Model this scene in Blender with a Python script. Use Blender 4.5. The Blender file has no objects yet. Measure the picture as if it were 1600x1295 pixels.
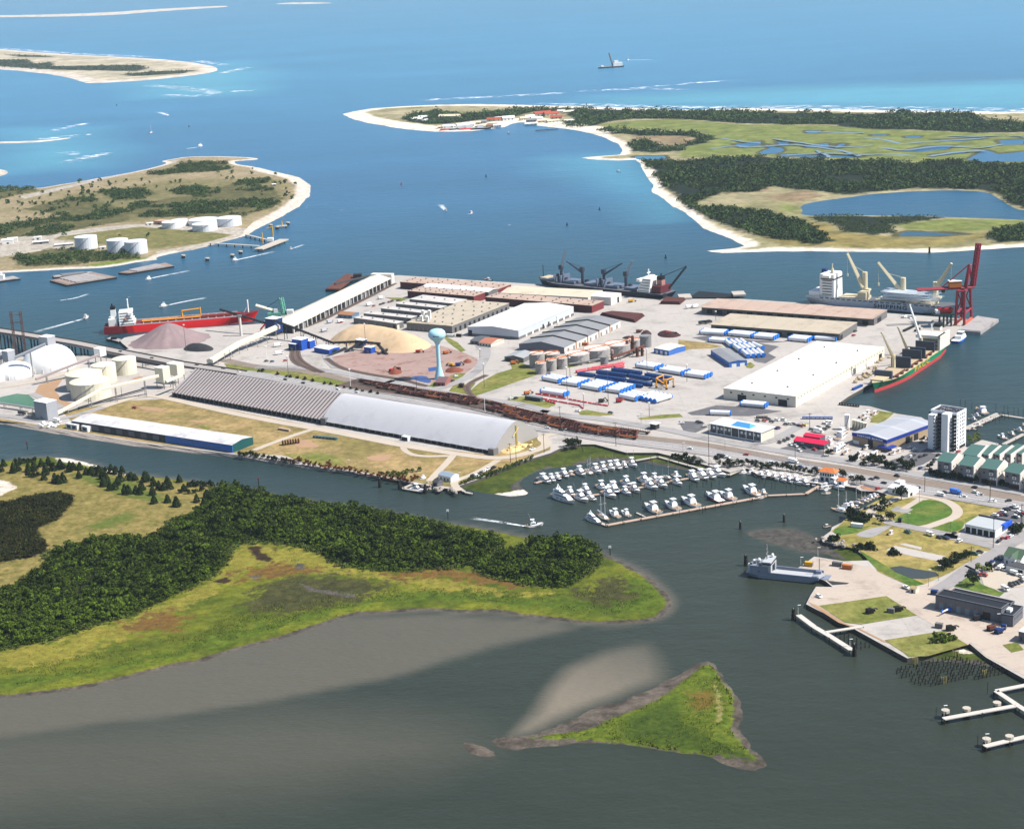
import bpy, math, random
import numpy as np
from mathutils import Vector, Matrix
random.seed(7)
D = bpy.data; SC = bpy.context.scene; COL = SC.collection
rad = math.radians
# ---------------------------------------------------------------- camera, sky, sun, exposure
F_PX, CX, CY, TH, ROLL, H = 2700.0, 800.0, 647.5, rad(15.4748), rad(3.0), 400.0
cr, sr = math.cos(ROLL), math.sin(ROLL)
r0 = Vector((1, 0, 0)); u0 = Vector((0, math.sin(TH), math.cos(TH))); fw = Vector((0, math.cos(TH), -math.sin(TH)))
right = cr*r0 - sr*u0; up = sr*r0 + cr*u0
cam_d = D.cameras.new("camera"); cam = D.objects.new("camera", cam_d); COL.objects.link(cam)
m3 = Matrix((right, up, -fw)).transposed()
cam.matrix_world = Matrix.Translation((0, 0, H)) @ m3.to_4x4()
cam_d.sensor_fit = 'HORIZONTAL'; cam_d.sensor_width = 36; cam_d.lens = F_PX/1600*36
cam_d.clip_start = 5; cam_d.clip_end = 120000
SC.camera = cam
SUN_EL, SUN_AZ = rad(51), rad(-11)          # azimuth measured from +x towards +y
W = D.worlds.new("World"); SC.world = W; W.use_nodes = True
nt = W.node_tree; bg = nt.nodes['Background']; sky = nt.nodes.new('ShaderNodeTexSky')
sky.sky_type = 'NISHITA'; sky.sun_disc = False; sky.sun_elevation = SUN_EL; sky.sun_rotation = rad(90)-SUN_AZ
sky.air_density = 1.0; sky.dust_density = 0.6; sky.ozone_density = 2.0
nt.links.new(sky.outputs[0], bg.inputs[0]); bg.inputs[1].default_value = 0.085
sl = D.lights.new("sun", 'SUN'); sl.energy = 4.8; sl.angle = rad(0.5); sl.color = (1.0, 0.955, 0.89)
so = D.objects.new("sun", sl); COL.objects.link(so)
sd_ = Vector((math.cos(SUN_EL)*math.cos(SUN_AZ), math.cos(SUN_EL)*math.sin(SUN_AZ), math.sin(SUN_EL)))
so.rotation_euler = sd_.to_track_quat('Z', 'Y').to_euler(); so.location = (300, 900, 600)
SC.view_settings.view_transform = 'Standard'; SC.view_settings.look = 'None'
SC.view_settings.exposure = 0.85; SC.view_settings.gamma = 1.0
SC.cycles.max_bounces = 6; SC.cycles.volume_bounces = 0; SC.cycles.transparent_max_bounces = 6
SC.cycles.caustics_reflective = False; SC.cycles.caustics_refractive = False
# ---------------------------------------------------------------- photo pixel -> point on a level plane
ZL = 2.5                                   # level of the port land above the water
RG = {'0': (0, 0, 1, 1), 'A': (0, 0, 540, 1600), 'B': (530, 60, 540, 1600), 'C': (1060, 60, 540, 1600), 'D': (0, 220, 500, 1600),
 'E': (0, 450, 420, 1600), 'F': (400, 400, 1, 4), 'G': (780, 380, 1, 4), 'H': (1050, 390, 550, 1600), 'I': (0, 600, 460, 1600),
 'J': (440, 580, 420, 1600), 'K': (800, 660, 520, 1600), 'L': (1180, 610, 420, 1600), 'M': (1140, 760, 460, 1600), 'N': (1200, 920, 1, 4),
 'O': (0, 690, 560, 1600), 'P': (540, 780, 700, 1600), 'a': (1420, 620, 180, 1457), 'b': (1440, 880, 160, 1480), 'c': (1360, 740, 140, 1511),
 'd': (1220, 930, 1, 8), 'e': (660, 490, 100, 996), 'f': (840, 700, 220, 1600), 'g': (1150, 850, 1, 10), 'h': (1400, 380, 180, 1554),
 'i': (1330, 490, 190, 1600), 'j': (150, 460, 270, 1600), 'k': (830, 390, 250, 1600), 'l': (840, 560, 220, 1600), 'm': (1180, 640, 220, 1600),
 'n': (1060, 640, 220, 1600), 'o': (1040, 690, 280, 1600), 'p': (400, 460, 220, 1600), 'q': (600, 415, 220, 1600), 'r': (720, 430, 280, 1600),
 's': (1060, 450, 340, 1600), 't': (0, 510, 280, 1600), 'u': (800, 530, 220, 1600), 'v': (1470, 770, 130, 1295), 'w': (620, 165, 300, 1600),
 'x': (0, 330, 480, 1600), 'y': (400, 410, 240, 1600), 'z': (620, 680, 240, 1600), 'aa': (600, 580, 260, 1600), 'ab': (840, 620, 280, 1600),
 'ac': (1270, 400, 230, 1600), 'ad': (0, 620, 200, 1600), 'ae': (1280, 740, 140, 1395), 'af': (1460, 620, 140, 1133)}
def PX(s):
 out = []; k = (0, 0, 1)
 for t in s.split():
  if ',' in t:
   a, b = t.split(','); out.append((k[0]+float(a)*k[2], k[1]+float(b)*k[2]))
  else:
   g = RG[t]; k = (g[0], g[1], g[2]/g[3])
 return out
def G(px, py, z=0.0):
 x = px-CX; y = py-CY; x, y = cr*x-sr*y, sr*x+cr*y
 d = (x, F_PX*math.cos(TH)-y*math.sin(TH), -F_PX*math.sin(TH)-y*math.cos(TH))
 t = (z-H)/d[2]
 return Vector((d[0]*t, d[1]*t, z))
def GP(s, z=0.0):
 return [G(x, y, z) for x, y in PX(s)]
def proj(p):
 v = Vector(p)-Vector((0, 0, H)); zz = v.dot(fw)
 return CX+F_PX*v.dot(right)/zz, CY-F_PX*v.dot(up)/zz
def S(r, g, b, k=1.0):
 f = lambda c: (c/12.92 if c <= .04045 else ((c+.055)/1.055)**2.4)*k
 return (f(r/255), f(g/255), f(b/255))
# ---------------------------------------------------------------- materials
class NT:
 def __init__(s, name):
  s.m = D.materials.new(name); s.m.use_nodes = True; s.t = s.m.node_tree; s.n = s.t.nodes
  s.b = s.n['Principled BSDF']
 def add(s, ty, **kw):
  n = s.n.new('ShaderNode'+ty)
  for k, v in kw.items(): setattr(n, k, v)
  return n
 def link(s, a, b): s.t.links.new(a, b)
 def set(s, sock, v):
  if hasattr(v, 'is_linked'): s.link(v, sock)
  else: sock.default_value = v
 def math(s, op, a, b=0.0, c=0.0, clamp=False):
  n = s.add('Math', operation=op, use_clamp=clamp); s.set(n.inputs[0], a); s.set(n.inputs[1], b)
  s.set(n.inputs[2], c)
  return n.outputs[0]
 def mix(s, f, a, b, blend='MIX'):
  n = s.add('Mix', data_type='RGBA', blend_type=blend, clamp_factor=True)
  s.set(n.inputs[0], f)
  for sk, v in ((n.inputs[6], a), (n.inputs[7], b)):
   if isinstance(v, tuple): v = (*v[:3], 1)
   s.set(sk, v)
  return n.outputs[2]
 def noise(s, scale, vec=None, detail=4.0, rough=.6, dist=0.0):
  n = s.add('TexNoise'); n.inputs['Scale'].default_value = scale; n.inputs['Detail'].default_value = detail
  n.inputs['Roughness'].default_value = rough; n.inputs['Distortion'].default_value = dist
  if vec is not None: s.link(vec, n.inputs['Vector'])
  return n.outputs['Fac']
 def ramp(s, v, lo, hi, a=0.0, b=1.0):
  n = s.add('MapRange', interpolation_type='SMOOTHSTEP'); s.set(n.inputs[0], v)
  for i, q in enumerate((lo, hi, a, b)): s.set(n.inputs[i+1], q)
  return n.outputs[0]
 def attr(s, name):
  n = s.add('Attribute', attribute_name=name); return n.outputs['Fac']
 def obj(s, scale=None):
  o = s.add('TexCoord').outputs['Object']
  if scale:
   mp = s.add('Mapping'); mp.inputs['Scale'].default_value = scale; s.link(o, mp.inputs[0]); o = mp.outputs[0]
  return o
 def bump(s, h, strength=.3, dist=.1):
  n = s.add('Bump'); n.inputs['Strength'].default_value = strength; n.inputs['Distance'].default_value = dist
  s.link(h, n.inputs['Height']); s.link(n.outputs[0], s.b.inputs['Normal'])
MC = {}
def mat(name, col, rough=.75, var=.14, scale=.12, fine=1.5, spec=.25, metal=0.0, seam=None, stain=None, tracks=0):
 """noise-varied paint, concrete, metal; seam=(axis, spacing, width, factor); stain=(colour, amount)"""
 if name in MC: return MC[name]
 k = NT(name); o = k.obj()
 n1 = k.noise(scale, o, 5); n2 = k.noise(fine, o, 3)
 f = k.math('MULTIPLY_ADD', n1, 2*var, 1-var); f2 = k.math('MULTIPLY_ADD', n2, 1.2*var, 1-.6*var)
 f = k.math('MULTIPLY', f, f2)
 sx = k.add('SeparateXYZ'); k.link(o, sx.inputs[0])
 if seam:
  for ax, sp, wd, fc in (seam if isinstance(seam, list) else [seam]):
   t = k.math('FRACT', k.math('DIVIDE', sx.outputs[ax], sp))
   t = k.math('LESS_THAN', t, wd)
   f = k.math('MULTIPLY', f, k.math('MULTIPLY_ADD', t, fc-1.0, 1.0))
 if tracks:
  ln = k.noise(.02, k.obj((.5, 1.3, 1)), 4, .5, 2.5); ln = k.math('ABSOLUTE', k.math('SUBTRACT', ln, .5)); f = k.math('MULTIPLY', f, k.ramp(ln, 0.0, .012, 1-tracks, 1.0))
  sp = k.ramp(k.noise(.09, o, 6, .75), .62, .7); f = k.math('MULTIPLY', f, k.math('MULTIPLY_ADD', sp, -tracks, 1.0))
 c = (*col, 1)
 if stain:
  st = k.ramp(k.noise(scale*2.3, o, 6, .7), .5, .68); c = k.mix(k.math('MULTIPLY', st, stain[1]), col, stain[0])
 cc = k.add('CombineXYZ')
 for i in range(3): k.link(f, cc.inputs[i])
 out = k.mix(1.0, c, cc.outputs[0], 'MULTIPLY')
 k.link(out, k.b.inputs['Base Color']); k.b.inputs['Roughness'].default_value = rough
 k.b.inputs['Metallic'].default_value = metal; k.b.inputs['Specular IOR Level'].default_value = spec
 MC[name] = k.m; return k.m
def leafmat(name, dark, light, var=.5):
 if name in MC: return MC[name]
 k = NT(name); t = k.attr('tint'); oi = k.add('ObjectInfo').outputs['Random']
 g = k.add('NewGeometry').outputs['Position']
 n = k.noise(.035, g, 3)
 c = k.mix(t, dark, light)
 f = k.math('ADD', k.math('MULTIPLY_ADD', oi, var*.5, 1-var*.5), k.math('MULTIPLY_ADD', n, var, -.5*var))
 cc = k.add('CombineXYZ'); 
 for i in range(3): k.link(f, cc.inputs[i])
 k.link(k.mix(1.0, c, cc.outputs[0], 'MULTIPLY'), k.b.inputs['Base Color'])
 k.b.inputs['Roughness'].default_value = .85; k.b.inputs['Specular IOR Level'].default_value = .12
 MC[name] = k.m; return k.m
# ---------------------------------------------------------------- mesh helpers
class MB:
 def __init__(s): s.v = []; s.f = []; s.mi = []
 def add(s, vs, fs, m=0):
  n = len(s.v); s.v += [tuple(p) for p in vs]
  for f in fs: s.f.append([n+i for i in f]); s.mi.append(m)
  return s
 def box(s, x0, x1, y0, y1, z0, z1, m=0, tx=0.0, ty=0.0):
  return s.add([(x0, y0, z0), (x1, y0, z0), (x1, y1, z0), (x0, y1, z0), (x0+tx, y0+ty, z1), (x1-tx, y0+ty, z1), (x1-tx, y1-ty, z1), (x0+tx, y1-ty, z1)],
                     [(0, 3, 2, 1), (4, 5, 6, 7), (0, 1, 5, 4), (1, 2, 6, 5), (2, 3, 7, 6), (3, 0, 4, 7)], m)
 def prism(s, poly, z0, z1, m=0, mt=None):
  n = len(poly); vs = [(p[0], p[1], z0) for p in poly]+[(p[0], p[1], z1) for p in poly]
  s.add(vs, [[i, (i+1) % n, n+(i+1) % n, n+i] for i in range(n)], m)
  k = len(s.v)-2*n; s.f.append([k+n+i for i in range(n)]); s.mi.append(m if mt is None else mt)
  s.f.append([k+n-1-i for i in range(n)]); s.mi.append(m)
  return s
 def cyl(s, x, y, z0, z1, r0, r1=None, n=12, m=0, mt=None, cap=True):
  r1 = r0 if r1 is None else r1
  c = [(math.cos(2*math.pi*i/n), math.sin(2*math.pi*i/n)) for i in range(n)]
  k = len(s.v)
  s.add([(x+a*r0, y+b*r0, z0) for a, b in c]+[(x+a*r1, y+b*r1, z1) for a, b in c], [[i, (i+1) % n, n+(i+1) % n, n+i] for i in range(n)], m)
  if cap: s.f.append([k+n+i for i in range(n)]); s.mi.append(m if mt is None else mt)
  return s
 def lathe(s, x, y, prof, n=20, m=0):
  k = len(s.v); vs = []
  for r, z in prof:
   vs += [(x+r*math.cos(2*math.pi*i/n), y+r*math.sin(2*math.pi*i/n), z) for i in range(n)]
  fs = [[j*n+i, j*n+(i+1) % n, (j+1)*n+(i+1) % n, (j+1)*n+i] for j in range(len(prof)-1) for i in range(n)]
  s.add(vs, fs, m)
  s.f.append([k+(len(prof)-1)*n+i for i in range(n)]); s.mi.append(m)
  return s
 def bar(s, p, q, r, m=0, n=4, r1=None):
  p = Vector(p); q = Vector(q); d = (q-p); 
  if d.length < 1e-6: return s
  d.normalize(); a = d.orthogonal().normalized(); b = d.cross(a); r1 = r if r1 is None else r1
  vs = []
  for c, rr in ((p, r), (q, r1)):
   for i in range(n):
    t = 2*math.pi*(i+.5)/n; vs.append(c+(a*math.cos(t)+b*math.sin(t))*rr*(1.41 if n == 4 else 1))
  s.add(vs, [[i, (i+1) % n, n+(i+1) % n, n+i] for i in range(n)]+[list(range(n))[::-1], list(range(n, 2*n))], m)
  return s
 def lattice(s, p, q, w, r, seg=8, m=0):
  """square lattice boom from p to q"""
  p = Vector(p); q = Vector(q); d = (q-p).normalized(); a = d.orthogonal().normalized(); b = d.cross(a)
  cs = [a*w/2+b*w/2, a*w/2-b*w/2, -a*w/2-b*w/2, -a*w/2+b*w/2]
  for c in cs: s.bar(p+c, q+c, r, m)
  for i in range(seg):
   x0 = p.lerp(q, i/seg); x1 = p.lerp(q, (i+1)/seg)
   for j in range(4): s.bar(x0+cs[j], x1+cs[(j+1) % 4], r*.7, m)
  return s
 def gable(s, x0, x1, y0, y1, z0, z1, m=0, axis=0, over=0.0):
  """pitched roof, ridge along axis (0=x)"""
  x0 -= over; x1 += over; y0 -= over; y1 += over
  if axis == 0:
   ym = (y0+y1)/2; v = [(x0, y0, z0), (x1, y0, z0), (x1, y1, z0), (x0, y1, z0), (x0, ym, z1), (x1, ym, z1)]
   f = [(0, 1, 5, 4), (2, 3, 4, 5), (1, 2, 5), (3, 0, 4), (0, 3, 2, 1)]
  else:
   xm = (x0+x1)/2; v = [(x0, y0, z0), (x1, y0, z0), (x1, y1, z0), (x0, y1, z0), (xm, y0, z1), (xm, y1, z1)]
   f = [(0, 1, 4), (1, 2, 5, 4), (2, 3, 5), (3, 0, 4, 5), (0, 3, 2, 1)]
  return s.add(v, f, m)
 def mesh(s, name, mats, smooth=False):
  me = D.meshes.new(name); me.from_pydata(s.v, [], s.f)
  for q in (mats if isinstance(mats, (list, tuple)) else [mats]): me.materials.append(q)
  if any(s.mi): me.polygons.foreach_set('material_index', s.mi)
  if smooth: me.polygons.foreach_set('use_smooth', [True]*len(me.polygons))
  me.update(); return me
 def build(s, name, mats, parent=None, smooth=False, label=None):
  o = D.objects.new(name, s.mesh(name, mats, smooth)); COL.objects.link(o)
  if parent: o.parent = parent
  if label: o['label'] = label
  return o
LBL = []
def tag(o, label=None, cat=None, group=None, kind=None):
 for k, v in (('label', label), ('category', cat), ('group', group), ('kind', kind)):
  if v: o[k] = v
 if label: LBL.append((o.name, label))
 return o
def thing(name, label, cat, loc=(0, 0, 0), rz=0.0, group=None, scale=1.0):
 o = D.objects.new(name, None); COL.objects.link(o); o.location = loc; o.rotation_euler = (0, 0, rz); o.scale = (scale,)*3
 o.empty_display_size = .5
 return tag(o, label, cat, group)
KIDS = {}
def dup(root, loc, rz, label=None, group=None, scale=None, name=None):
 r = root.copy(); COL.objects.link(r); r.location = loc; r.rotation_euler = (0, 0, rz)
 if scale is not None: r.scale = scale if isinstance(scale, tuple) else (scale,)*3
 if label: r['label'] = label
 if group: r['group'] = group
 def rec(a, b):
  if a.name not in KIDS: KIDS[a.name] = list(a.children)
  for ch in KIDS[a.name]:
   c = ch.copy(); COL.objects.link(c); c.parent = b; rec(ch, c)
 rec(root, r)
 return r
def struct(o): o['kind'] = 'structure'; return o
def sheet(name, pts, z, m):
 b = MB(); b.add([(p[0], p[1], z) for p in pts], [list(range(len(pts)))])
 me = b.mesh(name, m)
 if me.polygons[0].normal.z < 0: me.flip_normals()
 o = D.objects.new(name, me); COL.objects.link(o); return struct(o)
def chaikin(pts, n=1, closed=True):
 for _ in range(n):
  q = []; L = len(pts)
  for i in range(L if closed else L-1):
   a, b = pts[i], pts[(i+1) % L]; q.append(a*.75+b*.25); q.append(a*.25+b*.75)
  pts = q if closed else [pts[0]]+q+[pts[-1]]
 return pts
def ribbon_pts(pts, w):
 L, R = [], []
 for i, p in enumerate(pts):
  a = pts[max(0, i-1)]; b = pts[min(len(pts)-1, i+1)]; d = (b-a); d.z = 0; d.normalize(); nrm = Vector((-d.y, d.x, 0))
  L.append(p+nrm*w/2); R.append(p-nrm*w/2)
 return L, R
def ribbon(name, pts, w, z, m, smooth=1, kind=True):
 pts = chaikin(pts, smooth, False) if smooth else pts
 L, R = ribbon_pts(pts, w); n = len(pts)
 b = MB(); b.add([(p.x, p.y, z) for p in L]+[(p.x, p.y, z) for p in R], [[i, n+i, n+i+1, i+1] for i in range(n-1)])
 o = b.build(name, m)
 if kind: struct(o)
 return o
# numpy noise and signed distance
def vnoise(x, y, scale, seed=0, octv=4):
 out = np.zeros_like(x); amp = 1; tot = 0
 for k in range(octv):
  X = x/scale; Y = y/scale; xi = np.floor(X); yi = np.floor(Y); fx = X-xi; fy = Y-yi
  fx = fx*fx*(3-2*fx); fy = fy*fy*(3-2*fy)
  def h(a, b):
   v = np.sin(a*127.1+b*311.7+seed*74.7+k*19.3)*43758.5453; return v-np.floor(v)
  out += amp*((h(xi, yi)*(1-fx)+h(xi+1, yi)*fx)*(1-fy)+(h(xi, yi+1)*(1-fx)+h(xi+1, yi+1)*fx)*fy)
  tot += amp; amp *= .5; scale /= 2.03
 return out/tot*2-1
def sdist(X, Y, poly):
 """positive inside"""
 d2 = np.full(X.shape, 1e18); ins = np.zeros(X.shape, bool); n = len(poly)
 for i in range(n):
  a, b = poly[i], poly[(i+1) % n]; ex, ey = b[0]-a[0], b[1]-a[1]; l2 = ex*ex+ey*ey
  if l2 < 1e-9: continue
  wx, wy = X-a[0], Y-a[1]; t = np.clip((wx*ex+wy*ey)/l2, 0, 1)
  d2 = np.minimum(d2, (wx-t*ex)**2+(wy-t*ey)**2)
  if ey != 0:
   c = ((a[1] > Y) != (b[1] > Y)) & (X < ex*(Y-a[1])/ey+a[0]); ins ^= c
 d = np.sqrt(d2); return np.where(ins, d, -d)
def sdmany(X, Y, polys):
 out = np.full(X.shape, -1e9)
 for p in polys: out = np.maximum(out, sdist(X, Y, p))
 return out
def mesh_np(name, V, Q, attrs=None, mats=None, smooth=False):
 me = D.meshes.new(name); me.vertices.add(len(V)); me.vertices.foreach_set('co', np.asarray(V, np.float32).ravel())
 nq, k = Q.shape; me.loops.add(nq*k); me.loops.foreach_set('vertex_index', Q.astype(np.int32).ravel())
 me.polygons.add(nq); me.polygons.foreach_set('loop_start', np.arange(0, nq*k, k, dtype=np.int32))
 me.update(calc_edges=True)
 for nm, a in (attrs or {}).items():
  at = me.attributes.new(nm, 'FLOAT', 'POINT'); at.data.foreach_set('value', np.asarray(a, np.float32).ravel())
 for q in (mats or []): me.materials.append(q)
 if smooth: me.polygons.foreach_set('use_smooth', np.ones(nq, bool))
 me.validate(); return me
def zone_mat(name, base, base2, zones, nscale=.02, bump=.4, fine=.6):
 """zones: list of (attr, colour, colour2, soft, wobble) ; attr holds metres inside the zone"""
 k = NT(name); o = k.obj(); n1 = k.noise(nscale, o, 6, .65); n2 = k.noise(nscale*5, o, 9, .74); nf = k.noise(fine, o, 4, .7)
 c = k.mix(k.ramp(n1, .35, .65), base, base2)
 for i, (at, c1, c2, soft, wob) in enumerate(zones):
  a = k.attr(at); a = k.math('ADD', a, k.math('MULTIPLY_ADD', n2, 5*wob, -2.5*wob))
  f = k.ramp(a, -soft, soft)
  zc = k.mix(k.ramp(n2, .35, .65), c1, c2)
  c = k.mix(f, c, zc)
 nm = k.noise(fine*.28, o, 5, .7); v = k.math('MULTIPLY', k.math('MULTIPLY_ADD', nf, .9, .55), k.math('MULTIPLY_ADD', k.ramp(nm, .3, .7), .55, .72)); cc = k.add('CombineXYZ')
 for i in range(3): k.link(v, cc.inputs[i])
 k.link(k.mix(1.0, c, cc.outputs[0], 'MULTIPLY'), k.b.inputs['Base Color'])
 k.b.inputs['Roughness'].default_value = .9; k.b.inputs['Specular IOR Level'].default_value = .1
 if bump: k.bump(nf, bump, .5)
 return k.m
def grid(x0, x1, y0, y1, cell):
 nx = int((x1-x0)/cell)+2; ny = int((y1-y0)/cell)+2
 gx, gy = np.meshgrid(np.linspace(x0, x1, nx), np.linspace(y0, y1, ny)); return gx.ravel(), gy.ravel(), nx, ny
def quads(nx, ny):
 i = np.arange(nx*ny).reshape(ny, nx)
 return np.stack([i[:-1, :-1].ravel(), i[:-1, 1:].ravel(), i[1:, 1:].ravel(), i[1:, :-1].ravel()], 1)
def terrain(name, outline, cell, zones, zfun, material, wob=2.0, margin=10, holes=(), cut=-8, wscale=25):
 """natural land: grid mesh whose height follows the distance to the shore"""
 xs = [p[0] for p in outline]; ys = [p[1] for p in outline]
 X, Y, nx, ny = grid(min(xs)-margin, max(xs)+margin, min(ys)-margin, max(ys)+margin, cell)
 sd = sdist(X, Y, outline)
 for h in holes: sd = np.minimum(sd, -sdist(X, Y, h))
 sd = sd+vnoise(X, Y, wscale, 3)*wob
 at = {'shore': sd}
 for k, polys in zones.items(): at[k] = sdmany(X, Y, polys)
 Z = zfun(sd, X, Y, at)
 Q = quads(nx, ny); keep = (sd[Q] > cut).any(1); Q = Q[keep]
 used = np.unique(Q); rm = np.full(len(X), -1); rm[used] = np.arange(len(used))
 V = np.stack([X, Y, Z], 1)[used]
 me = mesh_np(name, V, rm[Q], {k: a[used] for k, a in at.items()}, [material], True)
 o = D.objects.new(name, me); COL.objects.link(o); return struct(o)
ORD = 'first second third fourth fifth sixth seventh eighth ninth tenth eleventh twelfth thirteenth fourteenth fifteenth sixteenth seventeenth eighteenth nineteenth twentieth'.split()
def nth(i, n):
 if n == 1: return 'only one'
 if i == 0: return 'leftmost'
 if i == n-1: return 'rightmost'
 if i < 20: return ORD[i]+' from the left'
 j = n-1-i
 if j < 20: return ORD[j]+' from the right'
 return 'one near the middle'
# ---------------------------------------------------------------- haze
hb = MB(); hb.box(-16000, 16000, -600, 32000, -1, 425)
k = NT("haze_air"); k.n.remove(k.b); pv = k.add('VolumePrincipled'); pv.inputs['Color'].default_value = (.72, .9, 1, 1)
pv.inputs['Density'].default_value = 0.000029; pv.inputs['Anisotropy'].default_value = .3
k.link(pv.outputs[0], k.n['Material Output'].inputs['Volume'])
hz = hb.build('haze', k.m); hz['kind'] = 'stuff'; hz['label'] = 'thin pale air over the whole coast'; hz['category'] = 'haze'
hz.display_type = 'WIRE'
# ---------------------------------------------------------------- outlines used by both water and land
MARSH = chaikin(GP('0 -150,735 0,722 31,716 88,714 140,722 170,735 200,741 250,746 300,752 340,760 380,768 420,776 470,783 540,792 600,799 684,817 728,822 785,832 864,848 940,865 960,874 982,883 1004,894 1021,907 1043,929 1052,944 1039,961 1012,970 960,975 916,974 881,970 837,964 785,956 732,958 671,953 636,954 584,959 556,961 518,972 455,993 406,1005 343,1024 315,1035 266,1040 224,1052 175,1064 133,1075 70,1084 0,1091 -150,1100'))
ISLET = chaikin(GP('P 1280,575 1330,590 1350,640 1390,685 1415,740 1410,820 1440,870 1500,930 1510,955 1440,970 1340,945 1320,925 1240,905 1160,905 1080,885 940,872 840,868 740,880 640,893 560,890 505,860 560,848 640,845 700,830 790,790 900,740 1000,720 1010,705 1080,685 1150,640 1220,610'))
SHOALS = [chaikin(GP('P 540,850 600,790 680,700 770,620 860,570 960,530 1080,505 1120,530 1150,590 1160,640 1100,668 1000,700 800,790 700,840 600,860'))]
SHOALS_B = [chaikin(GP('0 916,974 870,987 785,1007 693,1034 606,1060 540,1073 400,1100 200,1130 -150,1170 -150,1080 175,1054 400,990 600,950')),
   chaikin(GP('M 60,250 200,228 330,226 420,255 520,300 600,350 440,372 280,330'))]
SHOALS_C = [chaikin(GP('0 -150,1140 200,1120 540,1100 790,1147 760,1190 560,1230 300,1265 -150,1310'))]
TURQ = [GP('A 0,600 420,600 520,690 480,770 0,800'), GP('A 560,390 1100,280 1250,330 1200,440 700,450'), GP('C -400,270 300,230 900,205 2400,185 2400,335 1600,335 0,315 -400,312'),
  GP('B 1000,560 1300,540 1480,700 1600,830 1500,850 1350,720 1200,640')]
# ---------------------------------------------------------------- water
ny_, nx_ = 620, 420
ys = np.geomspace(480, 46000, ny_); us = np.linspace(-1, 1, nx_); us = .42*us+.38*us**5
X = (us[None, :]*ys[:, None]).ravel(); Y = np.repeat(ys, nx_)
def soft(x, a, b): return np.clip((x-a)/(b-a), 0, 1)
sh = np.zeros_like(X); near = Y < 1500; xn, yn = X[near], Y[near]
wv = vnoise(xn, yn, 60, 5)*7
a = soft(sdmany(xn, yn, SHOALS)+wv, -3, 11); A0, B0 = G(802, 1126), G(1045, 1005); tt = ((xn-A0.x)*(B0.x-A0.x)+(yn-A0.y)*(B0.y-A0.y))/(B0-A0).length_squared; a = a*np.clip(1.15-.95*np.clip(tt, 0, 1)**1.5, .15, 1); b = .42*soft(sdmany(xn, yn, SHOALS_B)+wv, -3, 7); c_ = .24*soft(sdmany(xn, yn, SHOALS_C)+wv*2, -25, 40)
rim = .4*soft(sdist(xn, yn, MARSH)+wv*.3, -6, 0)
sh[near] = np.maximum.reduce([a, b, c_, rim])
tq = np.zeros_like(X); far = Y > 2400; tq[far] = soft(sdmany(X[far], Y[far], TURQ)+vnoise(X[far], Y[far], 500, 8)*60, -90, 140)
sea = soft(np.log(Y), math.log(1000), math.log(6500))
me = mesh_np('water', np.stack([X, Y, np.zeros_like(X)], 1), quads(nx_, ny_), {'shoal': sh, 'turq': tq, 'sea': sea}, smooth=True)
k = NT('sea_water'); o = k.obj()
big = k.noise(1, k.obj((1/900, 1/350, 1)), 4); mid = k.noise(1, k.obj((1/120, 1/45, 1)), 4)
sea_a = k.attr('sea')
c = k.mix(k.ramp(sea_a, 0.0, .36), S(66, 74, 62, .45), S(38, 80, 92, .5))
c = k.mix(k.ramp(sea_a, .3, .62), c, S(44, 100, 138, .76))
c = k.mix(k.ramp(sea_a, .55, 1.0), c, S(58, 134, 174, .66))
c = k.mix(k.math('MULTIPLY', k.attr('turq'), .7), c, S(84, 160, 180, .75))
v = k.math('MULTIPLY_ADD', big, .5, .75); v = k.math('MULTIPLY', v, k.math('MULTIPLY_ADD', mid, .36, .82))
cc = k.add('CombineXYZ')
for i in range(3): k.link(v, cc.inputs[i])
c = k.mix(1.0, c, cc.outputs[0], 'MULTIPLY')
c = k.mix(k.math('MULTIPLY', k.attr('shoal'), .9), c, S(150, 138, 120, .56))
# scattered whitecaps out in the harbour and the sea
vo = k.add('TexNoise'); vo.inputs['Scale'].default_value = 1; vo.inputs['Detail'].default_value = 2; k.link(k.obj((1/16, 1/12, 1)), vo.inputs['Vector'])
cap = k.math('MULTIPLY', k.ramp(vo.outputs['Fac'], .735, .78), k.ramp(sea_a, .25, .5))
cap = k.math('MULTIPLY', cap, k.ramp(k.noise(1, k.obj((1/500, 1/400, 1)), 2), .46, .62))
c = k.mix(k.math('MULTIPLY', cap, .55), c, (.8, .85, .9))
k.link(c, k.b.inputs['Base Color']); k.b.inputs['Roughness'].default_value = .3; k.b.inputs['IOR'].default_value = 1.33
k.b.inputs['Specular IOR Level'].default_value = .2
w1 = k.noise(1, k.obj((1/5.0, 1/3.2, 1)), 5, .7); w2 = k.noise(1, k.obj((1/26, 1/14, 1)), 3)
k.bump(k.math('ADD', w1, k.math('MULTIPLY', w2, 2)), .5, 1.1)
me.materials.append(k.m); wo = D.objects.new('water', me); COL.objects.link(wo); struct(wo)
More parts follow.
